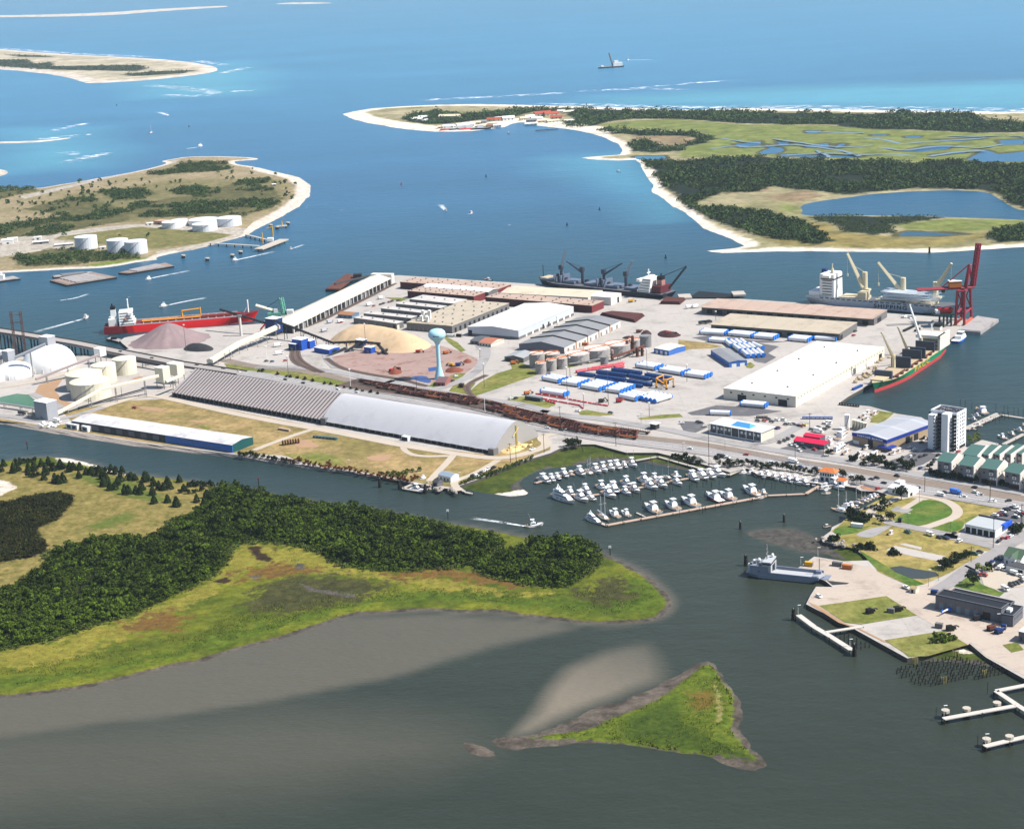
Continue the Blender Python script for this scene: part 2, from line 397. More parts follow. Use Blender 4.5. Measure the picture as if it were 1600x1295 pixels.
# ---------------------------------------------------------------- natural land
SAND = S(224, 212, 198, .72); SAND2 = S(204, 190, 174, .7)
DRY = S(172, 150, 96, .62); DRY2 = S(140, 128, 70, .6)
def z_low(sd, X, Y, at): return np.where(sd < 0, sd*.12, np.minimum(sd*.1, .8))+vnoise(X, Y, 12, 2)*.12*(sd > 0)
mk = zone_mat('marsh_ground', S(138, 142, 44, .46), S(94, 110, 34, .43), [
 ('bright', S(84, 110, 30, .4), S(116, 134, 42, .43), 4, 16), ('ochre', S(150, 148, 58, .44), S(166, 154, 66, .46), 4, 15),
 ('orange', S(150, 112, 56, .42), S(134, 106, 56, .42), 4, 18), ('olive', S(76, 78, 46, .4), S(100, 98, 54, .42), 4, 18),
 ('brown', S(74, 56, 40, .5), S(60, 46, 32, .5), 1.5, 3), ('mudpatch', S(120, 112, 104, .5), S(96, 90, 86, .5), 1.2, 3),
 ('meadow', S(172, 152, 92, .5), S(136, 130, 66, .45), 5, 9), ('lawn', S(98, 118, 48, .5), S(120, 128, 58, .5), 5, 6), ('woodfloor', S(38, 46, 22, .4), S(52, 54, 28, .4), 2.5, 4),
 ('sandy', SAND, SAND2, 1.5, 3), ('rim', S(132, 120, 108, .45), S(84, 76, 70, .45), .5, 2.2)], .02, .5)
FOREST = [chaikin(GP('0 336,757 402,772 470,786 540,795 600,802 684,820 730,832 776,840 789,852 770,866 745,884 702,889 650,894 600,893 556,889 518,879 500,862 448,851 400,846 350,858 357,879 336,900 287,924 245,945 196,966 140,980 84,1001 28,1012 -150,1040 -150,925 0,928 35,909 77,886 70,868 100,858 140,846 175,838 217,845 241,837 259,830 273,812 308,809')),
          chaikin(GP('0 752,882 795,864 825,853 877,844 925,852 940,872 925,891 903,911 881,920 842,919 802,909 760,902 737,885'))]
SHRUBS = [chaikin(GP('0 -150,800 0,788 60,772 105,770 118,783 100,800 95,812 50,830 85,860 40,876 -150,900'))]
terrain('marsh_ground', MARSH, 1.7, {
 'bright': [chaikin(GP('0 1043,929 1030,960 960,966 881,958 785,946 671,940 556,948 455,980 343,1012 224,1040 70,1070 -150,1090 -150,1075 120,1050 300,1010 400,975 500,950 640,925 760,925 860,940 960,930 985,890 1010,900'))],
 'ochre': [GP('0 -150,1040 84,1005 245,950 336,905 375,850 450,855 520,870 540,890 700,905 780,920 860,930 700,925 520,900 400,890 330,930 230,985 100,1035 -150,1070')],
 'orange': [GP('0 190,975 260,955 300,965 270,985 210,990'), GP('0 370,895 440,882 500,893 440,905 380,908'), GP('0 600,897 690,885 745,895 830,915 800,922 700,905 620,905')],
 'olive': [GP('0 440,905 520,900 620,915 560,940 450,960 380,955 400,925'), GP('0 900,930 960,900 1000,930 950,955')],
 'brown': [GP('0 385,855 410,855 408,864 425,872 420,879 400,875 396,866'), GP('0 331,910 352,903 362,908 350,914'), GP('0 425,856 436,856 432,864')],
 'mudpatch': [GP('0 462,910 490,920 520,926 560,930 556,936 520,932 486,924'), GP('0 385,903 405,900 400,907'), GP('0 462,882 474,882 472,892 464,890')],
 'meadow': [GP('0 -150,735 60,727 170,740 330,760 350,790 330,830 260,840 190,845 110,880 60,925 0,930 -150,930')],
 'lawn': [GP('0 119,830 196,802 210,809 168,826'), GP('0 100,740 200,750 280,790 200,780')],
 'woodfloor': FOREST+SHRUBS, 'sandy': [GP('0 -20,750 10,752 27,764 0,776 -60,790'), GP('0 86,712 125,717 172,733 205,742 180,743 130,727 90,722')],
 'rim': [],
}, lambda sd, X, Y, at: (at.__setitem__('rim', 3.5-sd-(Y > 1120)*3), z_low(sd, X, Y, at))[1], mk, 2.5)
mk2 = zone_mat('islet_ground', S(134, 122, 110, .46), S(90, 82, 74, .42), [
 ('green', S(94, 118, 32, .42), S(128, 140, 46, .45), .7, 3), ('greenb', S(72, 100, 30, .38), S(98, 116, 40, .4), 2, 8), ('orange', S(140, 104, 44, .5), S(122, 112, 50, .5), 4, 6), ('sandy', S(188, 176, 120, .5), S(160, 154, 80, .45), .6, 3)], .05, .6, 1.1)
gi = chaikin(GP('P 1290,585 1320,605 1340,650 1390,700 1385,780 1380,830 1420,880 1480,940 1400,915 1330,920 1160,900 1000,870 850,860 640,858 720,845 860,830 960,780 1080,740 1160,690 1220,640'))
terrain('islet_ground', ISLET, 1.0, {'green': [gi], 'greenb': [GP('P 1000,790 1100,750 1180,710 1200,800 1300,860 1380,890 1460,935 1330,915 1160,890 1000,860')], 'orange': [GP('P 1230,700 1310,690 1320,740 1250,760')], 'sandy': [GP('P 1318,650 1335,700 1345,760 1350,790 1330,800 1325,720')]},
  lambda sd, X, Y, at: np.where(sd < 0, sd*.15, np.minimum(sd*.09, .7))+vnoise(X, Y, 6, 4)*.2*(sd > -1)+.35*soft(at['green'], 0, 2), mk2, 1.0, wscale=8)
bank = chaikin(GP('0 721.5,1160 737,1159 756,1167 774,1176 772,1182 750,1183 728,1174'))
terrain('oyster_bank', bank, .8, {'green': [], 'greenb': [], 'orange': [], 'sandy': []}, lambda sd, X, Y, at: np.where(sd < 0, sd*.15, np.minimum(sd*.15, .6))+vnoise(X, Y, 3, 4)*.18, mk2, .8, wscale=6)
# cove marsh beside the marina, mud flat and small marsh on the right bank
mk3 = zone_mat('cove_marsh', S(104, 116, 44, .42), S(76, 92, 34, .4), [('mud', S(104, 100, 94, .5), S(84, 80, 76, .5), 1.2, 3), ('sandy', SAND2, SAND, 1, 2)], .04, .5)
cove = GP('z 640,540 700,560 900,600 1180,635 1330,622 1362,600 1310,560 1270,500 1330,440 1450,380 1600,345 K 300,208 420,184 560,184 700,205 840,230 950,250 1040,246 900,150 700,150 550,150 400,108 330,108 230,128 z 1600,190 1300,280 1000,400 800,480')
terrain('cove_marsh', cove, 1.4, {'mud': [GP('z 1180,560 1250,480 1450,370 1600,320 1700,400 1300,600 1230,600'), GP('K 250,230 300,195 420,172 560,172 700,195 840,220 1040,250 840,250')], 'sandy': [GP('z 1000,612 1180,600 1330,560 1380,610 1200,650')]}, lambda sd, X, Y, at: z_low(sd, X, Y, at)+1.3*soft(sd, 8, 30), mk3, 1.2)
mud = chaikin(GP('M 60,250 200,232 330,230 420,255 490,290 600,300 700,330 800,400 800,440 640,410 560,372 440,362 300,328 160,288'))
terrain('mud_flat', mud, 1.5, {'mud': [mud], 'sandy': []}, lambda sd, X, Y, at: np.where(sd < 0, sd*.02, np.minimum(sd*.012, .25)), mk3, 1.5)
terrain('bank_marsh', chaikin(GP('M 540,360 640,325 700,330 800,395 820,430 700,415 600,395')), 1.2, {'mud': [GP('M 500,350 560,350 640,400 560,390')], 'sandy': []}, lambda sd, X, Y, at: z_low(sd, X, Y, at)+.2, mk3, 1.5)
terrain('bank_marsh', chaikin(GP('N 930,430 1000,400 1120,330 1300,400 1380,440 1440,500 1300,470 1150,455 1000,455')), 1.0, {'mud': [GP('N 930,440 1000,438 1150,442 1300,450 1440,480 1440,520 1000,480')], 'sandy': [GP('N 1120,370 1260,350 1300,400 1200,410')]}, lambda sd, X, Y, at: z_low(sd, X, Y, at)+1.2*soft(sd, 6, 18), mk3, 1.2)
# island with the oil tanks
RADIO = chaikin(GP('D -300,280 0,243 190,238 270,225 400,205 560,175 700,150 800,125 840,110 800,104 850,95 940,80 1060,78 1180,80 1270,85 1295,95 1200,100 1160,105 1200,120 1280,130 1360,150 1440,168 1500,185 1550,215 1562,245 1540,290 1480,340 1400,385 1320,425 1260,455 1225,480 1100,510 1000,540 880,560 780,585 800,595 700,605 600,625 460,640 340,642 200,650 0,662 -300,680'))
RWOOD = [GP('D 830,255 950,235 1100,240 1220,205 1350,195 1350,215 1280,225 1370,250 1420,300 1370,340 1250,370 1220,390 1000,385 800,390 680,390 640,350 650,320 780,310 860,290 1000,280 880,275'),
         GP('D 110,350 300,300 460,290 560,330 640,350 660,400 560,420 440,440 250,480 -300,510 -300,440 0,430 150,410 300,385 250,365'), GP('D 730,175 850,140 950,105 1140,115 1155,150 1000,165 880,170 800,180'),
         GP('D 60,590 250,545 400,555 560,575 700,568 710,590 560,605 350,625 110,635'), GP('D -300,270 0,240 190,240 190,260 100,275 0,300 -300,330'), GP('D 490,255 600,250 760,255 790,270 700,300 580,310 520,275')]
mk4 = zone_mat('island_ground', S(172, 154, 124, .62), S(150, 138, 100, .6), [
 ('scrub', S(122, 120, 78, .55), S(150, 136, 96, .6), 20, 40), ('field', S(150, 140, 88, .55), S(120, 122, 70, .5), 6, 10), ('conc', S(196, 186, 172, .65), S(176, 166, 152, .62), 2, 4),
 ('green', S(120, 140, 60, .5), S(140, 150, 70, .5), 4, 6), ('wood', S(128, 120, 78, .5), S(96, 98, 58, .46), 5, 9), ('sand', SAND, SAND2, 5, 4)], .012, 0)
terrain('island_ground', RADIO, 5, {'scrub': RWOOD[:2]+[GP('D 300,280 900,200 1400,200 1450,250 1380,350 600,420 200,450')], 'field': [GP('D 270,490 420,470 660,432 900,452 1160,468 1140,485 1000,520 800,545 600,540 400,510')],
 'conc': [GP('D -300,530 0,500 300,462 650,425 750,425 1230,440 1255,455 1225,478 1000,535 790,575 780,560 1000,520 1170,475 700,437 300,487 260,500 370,510 380,550 200,560 0,590 -300,600'), GP('D 100,285 870,100 900,98 880,112 120,298')],
 'green': [GP('D 340,642 600,600 780,580 800,595 600,625')], 'wood': RWOOD, 'sand': []},
 lambda sd, X, Y, at: (at.__setitem__('sand', np.where((X > -470) & (Y > 2520), 26., 12.)*np.where((X > -455) & (X < -380) & (Y < 2700), .2, 1)-sd), np.where(sd < 0, sd*.1, np.minimum(sd*.05, 2.2)))[1], mk4, 4, 30, cut=-30, wscale=60)
# barrier island with pond, marsh and woods
FORT = GP('B 10,352 60,340 150,325 300,315 450,308 650,305 900,310 1200,318 1600,330 C 300,325 700,330 1000,335 1300,338 1600,342 2400,350 2400,935 1900,950 1600,965 1450,975 1300,985 1150,992 1000,990 800,990 600,985 460,985 300,992 200,995 110,985 250,972 310,962 270,940 200,910 120,880 60,830 0,790 B 1540,780 1500,740 1450,710 1450,680 1420,640 1390,590 1370,562 1300,566 1200,562 1110,553 1200,546 1300,540 1310,520 1290,490 1230,460 1160,440 1080,425 1010,415 940,408 875,400 850,388 800,395 770,410 700,420 620,430 540,433 440,433 330,424 220,408 130,392 60,375')
POND = chaikin(GP('C 560,775 640,755 760,740 900,720 1050,710 1250,702 1430,710 1490,740 1540,780 1600,800 2200,810 2200,860 1600,840 1350,832 1200,825 1000,820 800,820 640,825 560,815 575,800'))
CREEKS = [GP(s) for s in ('C 260,490 375,477 388,492 285,506', 'C 380,528 430,508 470,505 482,520 465,530 390,538', 'C 385,490 440,500 480,512 470,522 430,510', 'C 460,480 505,480 512,496 470,498', 'C 720,508 745,487 778,490 740,512', 'C 580,498 690,486 700,504 600,507', 'C 1040,522 1150,500 1270,496 1240,513 1100,527',
 'C 1340,562 1420,518 1480,537 1600,525 2400,535 2400,575 1600,570 1400,572', 'C 590,429 655,430 640,439 600,439', 'C 1480,474 1600,468 1600,492 1500,494', 'B 1370,547 1500,545 1510,558 1380,560', 'C 470,536 850,545 840,552 480,547', 'C 1010,915 1060,895 1300,905 1330,908 1200,915', 'C 900,447 960,446 960,452 900,453', 'C 1050,455 1120,452 1110,460 1060,462', 'C 1170,540 1330,525 1320,532 1180,546', 'C 1170,470 1300,468 1420,466 1300,476')]
FWOOD = [GP('B 290,375 360,355 480,345 560,360 700,350 850,335 1000,335 1200,335 1600,345 C 150,345 500,350 900,355 1000,345 1100,355 1350,355 1400,380 1600,395 2400,400 2400,460 1600,440 1400,445 1100,430 850,425 700,405 500,405 300,400 100,385 0,378 B 1350,378 1250,390 1190,410 1100,420 1040,410 1040,395 1100,380 1040,350 900,345 800,370 640,385 500,400 420,405 330,390'),
         GP('B 1180,430 1250,425 1400,440 1600,440 1600,457 1400,457 1250,442'), GP('B 1340,500 1420,480 1500,510 1600,505 1600,525 1450,535 1350,525'), GP('C 0,445 100,450 172,470 120,492 0,512 0,505 90,482 80,465 0,455'),
         GP('B 1400,570 1450,575 C 0,575 150,565 400,555 600,570 800,575 1100,585 1300,580 1600,595 2400,610 2400,800 1600,790 1520,760 1480,720 1400,703 1250,698 1100,698 900,715 780,730 650,715 500,700 440,690 360,720 220,720 150,740 100,760 30,780 B 1560,740 1500,690 1470,650 1430,620'),
         GP('C 20,775 120,790 200,780 300,800 430,810 480,840 560,850 640,880 700,945 650,960 500,945 400,930 330,905 240,880 170,850 110,820'), GP('C 600,832 700,822 900,827 1100,822 1240,827 1150,850 1000,870 1010,905 900,915 760,905 720,870 640,855'), GP('C 1430,910 1500,885 1600,880 2400,870 2400,930 1600,945 1480,950 1440,930')]
mk5 = zone_mat('barrier_ground', S(176, 164, 130, .65), S(146, 140, 98, .6), [
 ('grassy', S(158, 140, 84, .6), S(138, 130, 76, .55), 10, 14), ('marsh', S(122, 136, 66, .55), S(142, 146, 82, .55), 12, 16), ('tan', S(164, 142, 112, .6), S(142, 124, 92, .6), 8, 12), ('wood', S(34, 48, 36, .42), S(48, 60, 40, .42), 8, 14), ('wet', S(92, 92, 70, .5), S(104, 104, 72, .5), 3, 4), ('sand', SAND, S(226, 214, 194, .8), 7, 6)], .006, 0, .1)
def fz(sd, X, Y, at):
 oc = sdist(X, Y, FORT); wat = np.full(X.shape, -1e9)
 for h in CREEKS: wat = np.maximum(wat, sdist(X, Y, h))
 at['sand'] = np.where((Y > 3300+0*X) & (X > -330), np.where(Y > 3560-.05*X, 60., 18.), 17.)-oc
 at['sand'] = np.where(X < -180, 55-oc, at['sand']); at['wet'] = wat+9
 return np.where(sd < 0, sd*.1, np.minimum(sd*.06, 2.5))
terrain('barrier_ground', FORT, 7, {'grassy': [GP('C 380,930 560,850 740,875 740,905 1000,918 1380,905 1600,870 2400,850 2400,890 1450,905 1400,940 1250,965 900,978 720,970 500,965')], 'marsh': [GP('B 1190,405 1400,385 1600,378 C 0,382 300,405 700,410 1100,435 1600,450 2400,460 2400,600 1600,585 1300,575 1100,580 800,570 600,560 400,550 150,555 0,560 0,515 170,480 100,445 0,440 B 1600,432 1400,430 1250,420'), GP('C 1000,870 1250,840 1600,845 2400,860 1600,875 1400,900 1050,890'), GP('C 560,790 500,760 470,800 560,815')],
 'tan': [GP('C -100,455 90,465 110,475 60,495 -100,505'), GP('B 1330,460 1600,455 1600,490 1500,500 1400,480'), GP('C -60,650 100,655 90,700 -20,712'), GP('C 220,700 440,690 430,715 230,725'), GP('C 370,735 600,712 660,735 560,768 480,760')], 'wood': FWOOD, 'sand': [], 'wet': []}, fz, mk5, 5, 60, holes=[POND]+CREEKS, cut=-60, wscale=90)
# outer banks far off
mk6 = zone_mat('bank_sand', S(206, 192, 168, .68), S(176, 166, 138, .65), [('wood', S(52, 64, 52, .45), S(80, 84, 62, .5), 14, 25), ('sand', SAND, SAND2, 25, 20)], .004, 0, .05)
def bz(w):
 return lambda sd, X, Y, at: (at.__setitem__('sand', w-sd), np.where(sd < 0, sd*.1, np.minimum(sd*.05, 3)))[1]
SHACK = chaikin(GP('A -300,205 0,228 200,245 400,258 700,272 900,290 1000,308 1020,325 960,340 850,355 700,372 550,382 400,388 380,382 300,360 200,340 0,322 -300,300'))
SWOOD = [GP('A -300,262 0,280 130,280 160,300 250,290 240,310 330,310 640,305 690,320 640,335 330,330 150,325 0,315 -300,290'), GP('A 560,350 700,335 900,330 850,345 620,358'), GP('A 0,255 200,262 260,270 100,268')]
terrain('bank_sand', SHACK, 16, {'wood': SWOOD, 'sand': []}, bz(60), mk6, 14, 80, cut=-80, wscale=250)
for s, cell in (('A -300,72 0,73 250,68 500,60 700,45 900,35 1050,27 1060,33 900,43 720,55 520,72 250,79 0,81 -300,86', 30), ('A -200,656 100,655 230,648 330,636 335,640 230,655 120,664 -200,668', 12), ('A -100,775 20,786 42,800 10,815 -100,830', 8), ('A 1240,20 1400,11 1580,15 1400,21', 30)):
 terrain('sand_bar', chaikin(GP(s)), cell, {'wood': [], 'sand': []}, bz(500), mk6, cell*.5, 60, cut=-60, wscale=200)
# surf
FOAM = {}
for fn, fa, lo in (('surf_foam', (1/30, 1/14, 1), .5), ('wake_foam', (1/7, 1/5, 1), .36)):
 k = NT(fn); k.t.nodes.remove(k.b); o = k.obj(fa); n = k.noise(1, o, 5, .7)
 df = k.add('BsdfDiffuse'); df.inputs[0].default_value = (.82, .86, .9, 1); tr = k.add('BsdfTransparent'); mx = k.add('MixShader')
 k.link(k.math('MULTIPLY', k.ramp(n, lo, lo+.12), k.attr('edge')), mx.inputs[0]); k.link(tr.outputs[0], mx.inputs[1]); k.link(df.outputs[0], mx.inputs[2]); k.link(mx.outputs[0], k.n['Material Output'].inputs[0])
 FOAM[fn] = k.m
def foam(name, s, w, z=.25, pts=None, taper=False):
 pts = chaikin(pts or GP(s), 2, False); n = len(pts); V = []; ed = []
 for i, p in enumerate(pts):
  a = pts[max(0, i-1)]; b = pts[min(n-1, i+1)]; d = (b-a); d.normalize(); nr = Vector((-d.y, d.x, 0)); t = i/(n-1)
  ww = w*(.25+.75*t) if taper else w
  for q, e in ((-.5, 0), (-.15, 1), (.15, 1), (.5, 0)):
   V.append((*(p+nr*q*ww)[:2], z)); ed.append(e*((1-t)**.8 if taper else min(1, 6*t, 6*(1-t))))
 Q = np.array([[i*4+j, i*4+j+1, i*4+j+5, i*4+j+4] for i in range(n-1) for j in range(3)])
 o = D.objects.new(name, mesh_np(name, np.array(V), Q, {'edge': ed}, [FOAM['wake_foam' if taper else 'surf_foam']])); COL.objects.link(o); return struct(o)
for s, w in (('B 900,302 1200,310 1600,322 C 300,318 700,324 1000,328 1300,332 1600,336 2200,342', 75), ('C 300,312 700,318 1000,322 1300,326 1600,330 2200,336', 60), ('B 370,290 500,280 700,272 900,262 1050,252', 55), ('B 1100,246 1280,238 1450,232 1600,240', 50), ('B 1280,240 1460,222 1600,212 C 100,205 300,195', 45),
             ('A 680,395 900,412 1020,432 900,448 760,440', 70), ('A 780,400 950,425', 60), ('A 1060,425 1180,420', 50), ('A 900,282 1000,296 1040,302', 60), ('A 1030,340 1150,312', 60), ('A 240,607 300,592 420,568', 40), ('A 150,645 300,635 420,620', 60), ('A 310,755 380,735 490,708', 60), ('A 290,705 370,715', 40), ('A 0,224 200,240 400,252 700,266', 70)):
 foam('surf', s, w)
# thin creeks winding through the far salt marsh
k = NT('creek_water'); k.b.inputs['Base Color'].default_value = (*S(112, 138, 160, .5), 1); k.b.inputs['Roughness'].default_value = .12
for s, w in (('C 150,512 260,496 330,506 420,498 520,490 640,502 700,512 760,520 840,545', 9), ('C 440,466 500,474 560,482 640,494 700,500 800,505 900,495', 8), ('C 860,460 960,470 1000,482 1040,490 1100,484 1150,480 1300,470 1420,462', 9), ('C 500,541 600,534 700,530 840,540 980,535 1100,545', 8), ('C 1160,547 1230,535 1300,525 1420,520', 12), ('C 590,433 720,436 860,439', 10), ('C 930,505 980,512 1040,520 1150,505 1220,498 1280,500 1400,510 1500,490', 9), ('C 200,462 240,470 300,478 380,484', 7), ('C 1250,452 1380,456 1480,450 1600,455', 9), ('C 640,520 660,530 700,545 690,552', 7)):
 ribbon('creek', GP(s, 2.7), w, 2.72, k.m, 3)
# ---------------------------------------------------------------- port land, quays, roads
CONC = mat('pale_concrete', S(198, 190, 182, .62), .85, .16, .012, .25, tracks=.16, stain=(S(150, 144, 138, .5), .5), seam=[(0, 37, .012, .86), (1, 41, .012, .88)])
CONC2 = mat('grey_concrete', S(178, 174, 172, .58), .85, .14, .02, .4, stain=(S(132, 128, 124, .45), .55))
LOT = mat('asphalt', S(118, 116, 120, .5), .9, .14, .03, .5, stain=(S(150, 148, 148, .5), .5))
ROADM = mat('road_asphalt', S(178, 172, 170, .55), .9, .1, .03, .5, tracks=.1, stain=(S(150, 146, 146, .5), .5))
PATHM = mat('gravel_path', S(206, 192, 174, .62), .95, .12, .05, .8)
DRYG = zone_mat('dry_grass', S(190, 162, 112, .54), S(152, 138, 84, .5), [], .018, 0, .5)
GREENG = zone_mat('green_grass', S(124, 134, 60, .52), S(152, 146, 82, .56), [], .03, 0, .6)
LUSH = zone_mat('lush_grass', S(88, 126, 48, .5), S(124, 138, 64, .52), [], .05, 0, .8)
DIRT = mat('red_dirt', S(178, 150, 140, .6), .95, .2, .03, .3, stain=(S(142, 92, 76, .55), .8))
CLAY = mat('bare_clay', S(186, 150, 116, .6), .95, .18, .05, .5)
PALEB = mat('pale_ballast', S(176, 160, 146, .56), .95, .2, .06, .7)
CONW = mat('beige_concrete', S(206, 190, 174, .6), .88, .14, .03, .4, tracks=.14, seam=[(0, 6, .02, .93), (1, 6, .02, .93)], stain=(S(176, 158, 142, .55), .6))
BALLAST = mat('ballast', S(128, 108, 98, .5), .95, .2, .06, .7)
QUAYM = mat('quay_wall', S(112, 106, 98, .42), .85, .22, .15, .9)
ROCK = mat('rock', S(178, 166, 156, .6), .9, .45, .5, 1.3)
PORT = GP('I -300,165 0,190 240,235 500,275 760,318 1000,348 1300,385 1600,432 J 250,575 500,610 700,650 830,675 1000,700 1050,700 z 640,530 800,475 1000,395 1300,275 1600,185 K 230,125 330,105 400,105 550,145 700,145 900,195 1050,240 1130,220 1150,232 1180,250 1480,295 1500,310 ae 270,170 560,215 650,265 900,275 1020,310 1060,330 860,440 640,555 530,620 450,640 420,690 350,760 200,830 180,890 30,1000 60,1060 200,1080 430,1110 580,1150 M 690,345 770,400 620,405 460,380 360,450 430,480 520,512 560,545 470,543 440,590 415,640 N 240,95 540,250 870,432 940,422 1050,395 1120,330 1260,340 1360,425 1600,560 1900,720 0 1900,1150 1900,780 1650,725 1600,712 1560,697 a 1130,600 910,550 780,612 740,640 0 1440,652 H 1020,745 900,712 0 1311,630 1325,620 1490,527 H 1305,375 1370,318 0 1383,489 1278,475 1158,467 1074,467 1047,465 974,459 840,444 820,443 772,440 622,430 y 1160,165 900,290 760,345 460,485 60,620 E 1560,212 1000,248 740,295 715,315 t 1090,150 1150,200 1000,230 750,262 640,265 200,270 0,280 -400,285', ZL)
pb = MB(); pb.prism(PORT, -2.5, ZL, 1, 0)
struct(pb.build('port_ground', [CONC, QUAYM]))
zc = [ZL]
LV = [0]
def bumpz():
 LV[0] += 1; return .002*LV[0]
def surf(name, s, m, lvl=1, sm=0):
 p = GP(s, ZL)
 if sm: p = chaikin(p, sm)
 return sheet(name, p, ZL+.06*lvl+bumpz()*.3, m)
def way(name, s, w, m, lvl=3, sm=2):
 return ribbon(name, GP(s, ZL), w, ZL+.06*lvl+bumpz()*.3, m, sm)
# rip-rap slope on the south bank
top = chaikin(GP('I -300,165 0,190 240,235 500,275 760,318 1000,348 1300,385 1600,432 J 250,575 500,610 700,650 830,675 1000,700 1050,700', ZL), 2, False)
bot = chaikin(GP('I -300,190 0,217 240,264 500,306 760,346 1000,373 1300,406 1600,454 J 250,598 500,630 700,668 830,690 1000,718 1050,712', -.4), 2, False)
rv = []; rf = []
for i, (a, b) in enumerate(zip(top, bot)):
 for j in range(6):
  p = a.lerp(b, j/5); rv.append((p.x+random.uniform(-.5, .5), p.y+random.uniform(-.5, .5), p.z+(random.uniform(-.4, .5) if j else .05)))
mb = MB(); mb.add(rv, [[i*6+j, i*6+j+1, i*6+j+7, i*6+j+6] for i in range(len(top)-1) for j in range(5)]); struct(mb.build('rock_bank', ROCK))
surf('ground', 'I -300,160 0,186 240,228 400,215 340,150 700,90 940,80 J 220,335 700,435 1260,500 1300,480 1500,380 1600,430 z 1600,150 1300,262 1000,380 800,460 640,522 600,500 J 1040,695 830,665 700,640 500,602 250,566 0 440,711 I 1300,378 1000,342 760,312 500,270 240,230', DRYG, 1)
surf('ground', 'F -200,670 0,697 180,715 350,740 600,795 800,850 980,905 920,895 700,860 500,820 350,790 180,770 0,742 -180,700', GREENG, 1)
surf('ground', 'F 440,640 640,590 700,560 830,600 1000,560 1150,560 1290,600 1380,640 1395,670 1310,735 1080,800 900,760 700,735 520,700', DIRT, 1)
surf('ground', 'F 1340,840 1400,790 1500,735 1600,705 G 50,700 180,765 450,750 600,742 480,770 300,800 0,905 -150,955 -320,985 -340,960 -260,850', GREENG, 1)
surf('ground', 'l 0,490 210,510 190,540 60,560 -40,545', GREENG, 1); surf('ground', 'l 460,600 560,585 700,610 880,640 700,655 480,640', GREENG, 1)
surf('ground', 'ab 890,190 1100,160 1270,152 1300,180 1100,195 920,205', GREENG, 1)
surf('ground', 'F 1150,480 1200,510 1260,540 1310,590 1280,600 1200,540', GREENG, 1); surf('ground', 'y 1340,365 1500,370 1590,380 1500,410 1420,390', GREENG, 1)
surf('ground', 'e 90,1130 200,1050 350,1000 520,930 680,930 560,1040 400,1120 250,1160', GREENG, 1); surf('ground', 'e 700,1000 900,850 930,850 800,960', GREENG, 1)
surf('ground', 'e 510,1190 640,1110 760,1060 830,1080 700,1250 900,1290 700,1280', GREENG, 1)
surf('ground', 's 0,380 180,400 330,430 240,445 100,450 0,470', DRYG, 1); surf('ground', 's 490,560 530,545 565,570 540,590 500,585', GREENG, 1)
surf('ground', 'H 920,730 1010,742 985,765 950,790 900,785', GREENG, 1)
surf('ground', 'aa 1140,290 1230,250 1380,240 1600,300 1600,350 1500,355', GREENG, 1)
surf('ground', 't 300,610 350,520 500,480 640,430 560,470 490,570 560,660 700,700 560,720', CLAY, 1); surf('ground', 't 120,310 250,290 220,340 140,345', DRYG, 1)
surf('ground', 't 1180,465 1250,445 1280,455 1210,480', CLAY, 2)
surf('pond', 't -200,640 0,632 150,600 250,610 330,670 410,725 300,725 0,680 -200,660', NT('green_pond').m, 2)
D.materials['green_pond'].node_tree.nodes['Principled BSDF'].inputs['Base Color'].default_value = (*S(62, 112, 70, .75), 1); D.materials['green_pond'].node_tree.nodes['Principled BSDF'].inputs['Roughness'].default_value = .25
bp = NT('blue_pond').m; bp.node_tree.nodes['Principled BSDF'].inputs['Base Color'].default_value = (*S(30, 62, 130, .8), 1); bp.node_tree.nodes['Principled BSDF'].inputs['Roughness'].default_value = .2
surf('pond', 'aa 240,65 300,45 400,45 440,75 460,100 420,115 330,95', bp, 2, 1); surf('pond', 'F 1075,700 1130,692 1140,715 1080,722', bp, 2)
surf('pond', 'M 870,440 930,432 1010,448 1120,465 1140,485 1060,503 985,500 900,465', NT('murky_pond').m, 3)
D.materials['murky_pond'].node_tree.nodes['Principled BSDF'].inputs['Base Color'].default_value = (*S(70, 72, 56, .5), 1); D.materials['murky_pond'].node_tree.nodes['Principled BSDF'].inputs['Roughness'].default_value = .15
# dark paving and parking lots
for s in ('H 70,742 200,708 330,715 500,735 350,757 90,752', 's 440,400 560,400 740,430 660,480 720,510 640,555 560,540 520,480', 's 100,365 220,350 560,385 800,395 700,402 440,405 220,395', 'L 760,432 900,385 950,360 1110,380 1000,440 860,485', 'm 280,440 400,410 780,470 770,540 600,520', 'K 830,170 900,165 940,195 860,195', 'ae 660,190 720,170 1000,180 1040,215 960,250 690,215', 'v 760,350 1080,205 1295,250 1295,470 1100,440', 'n 0,130 280,140 330,200 200,260 60,240', 'aa 1350,-40 1600,-20 1600,40'):
 surf('car_park', s, LOT, 2)
surf('pavement', 'ae 640,200 680,190 900,255 880,270 690,245', mat('terracotta_paving', S(196, 138, 104, .6), .9), 3)
surf('pavement', 'M 470,385 620,410 770,440 900,520 1000,550 1060,530 b 420,280 480,350 1300,600 1480,640 N 1600,540 1362,418 1265,335 1250,350 1100,262 930,165 560,222 250,95 M 430,620 450,590 475,548 560,548 640,530 520,505 380,452', CONW, 1)
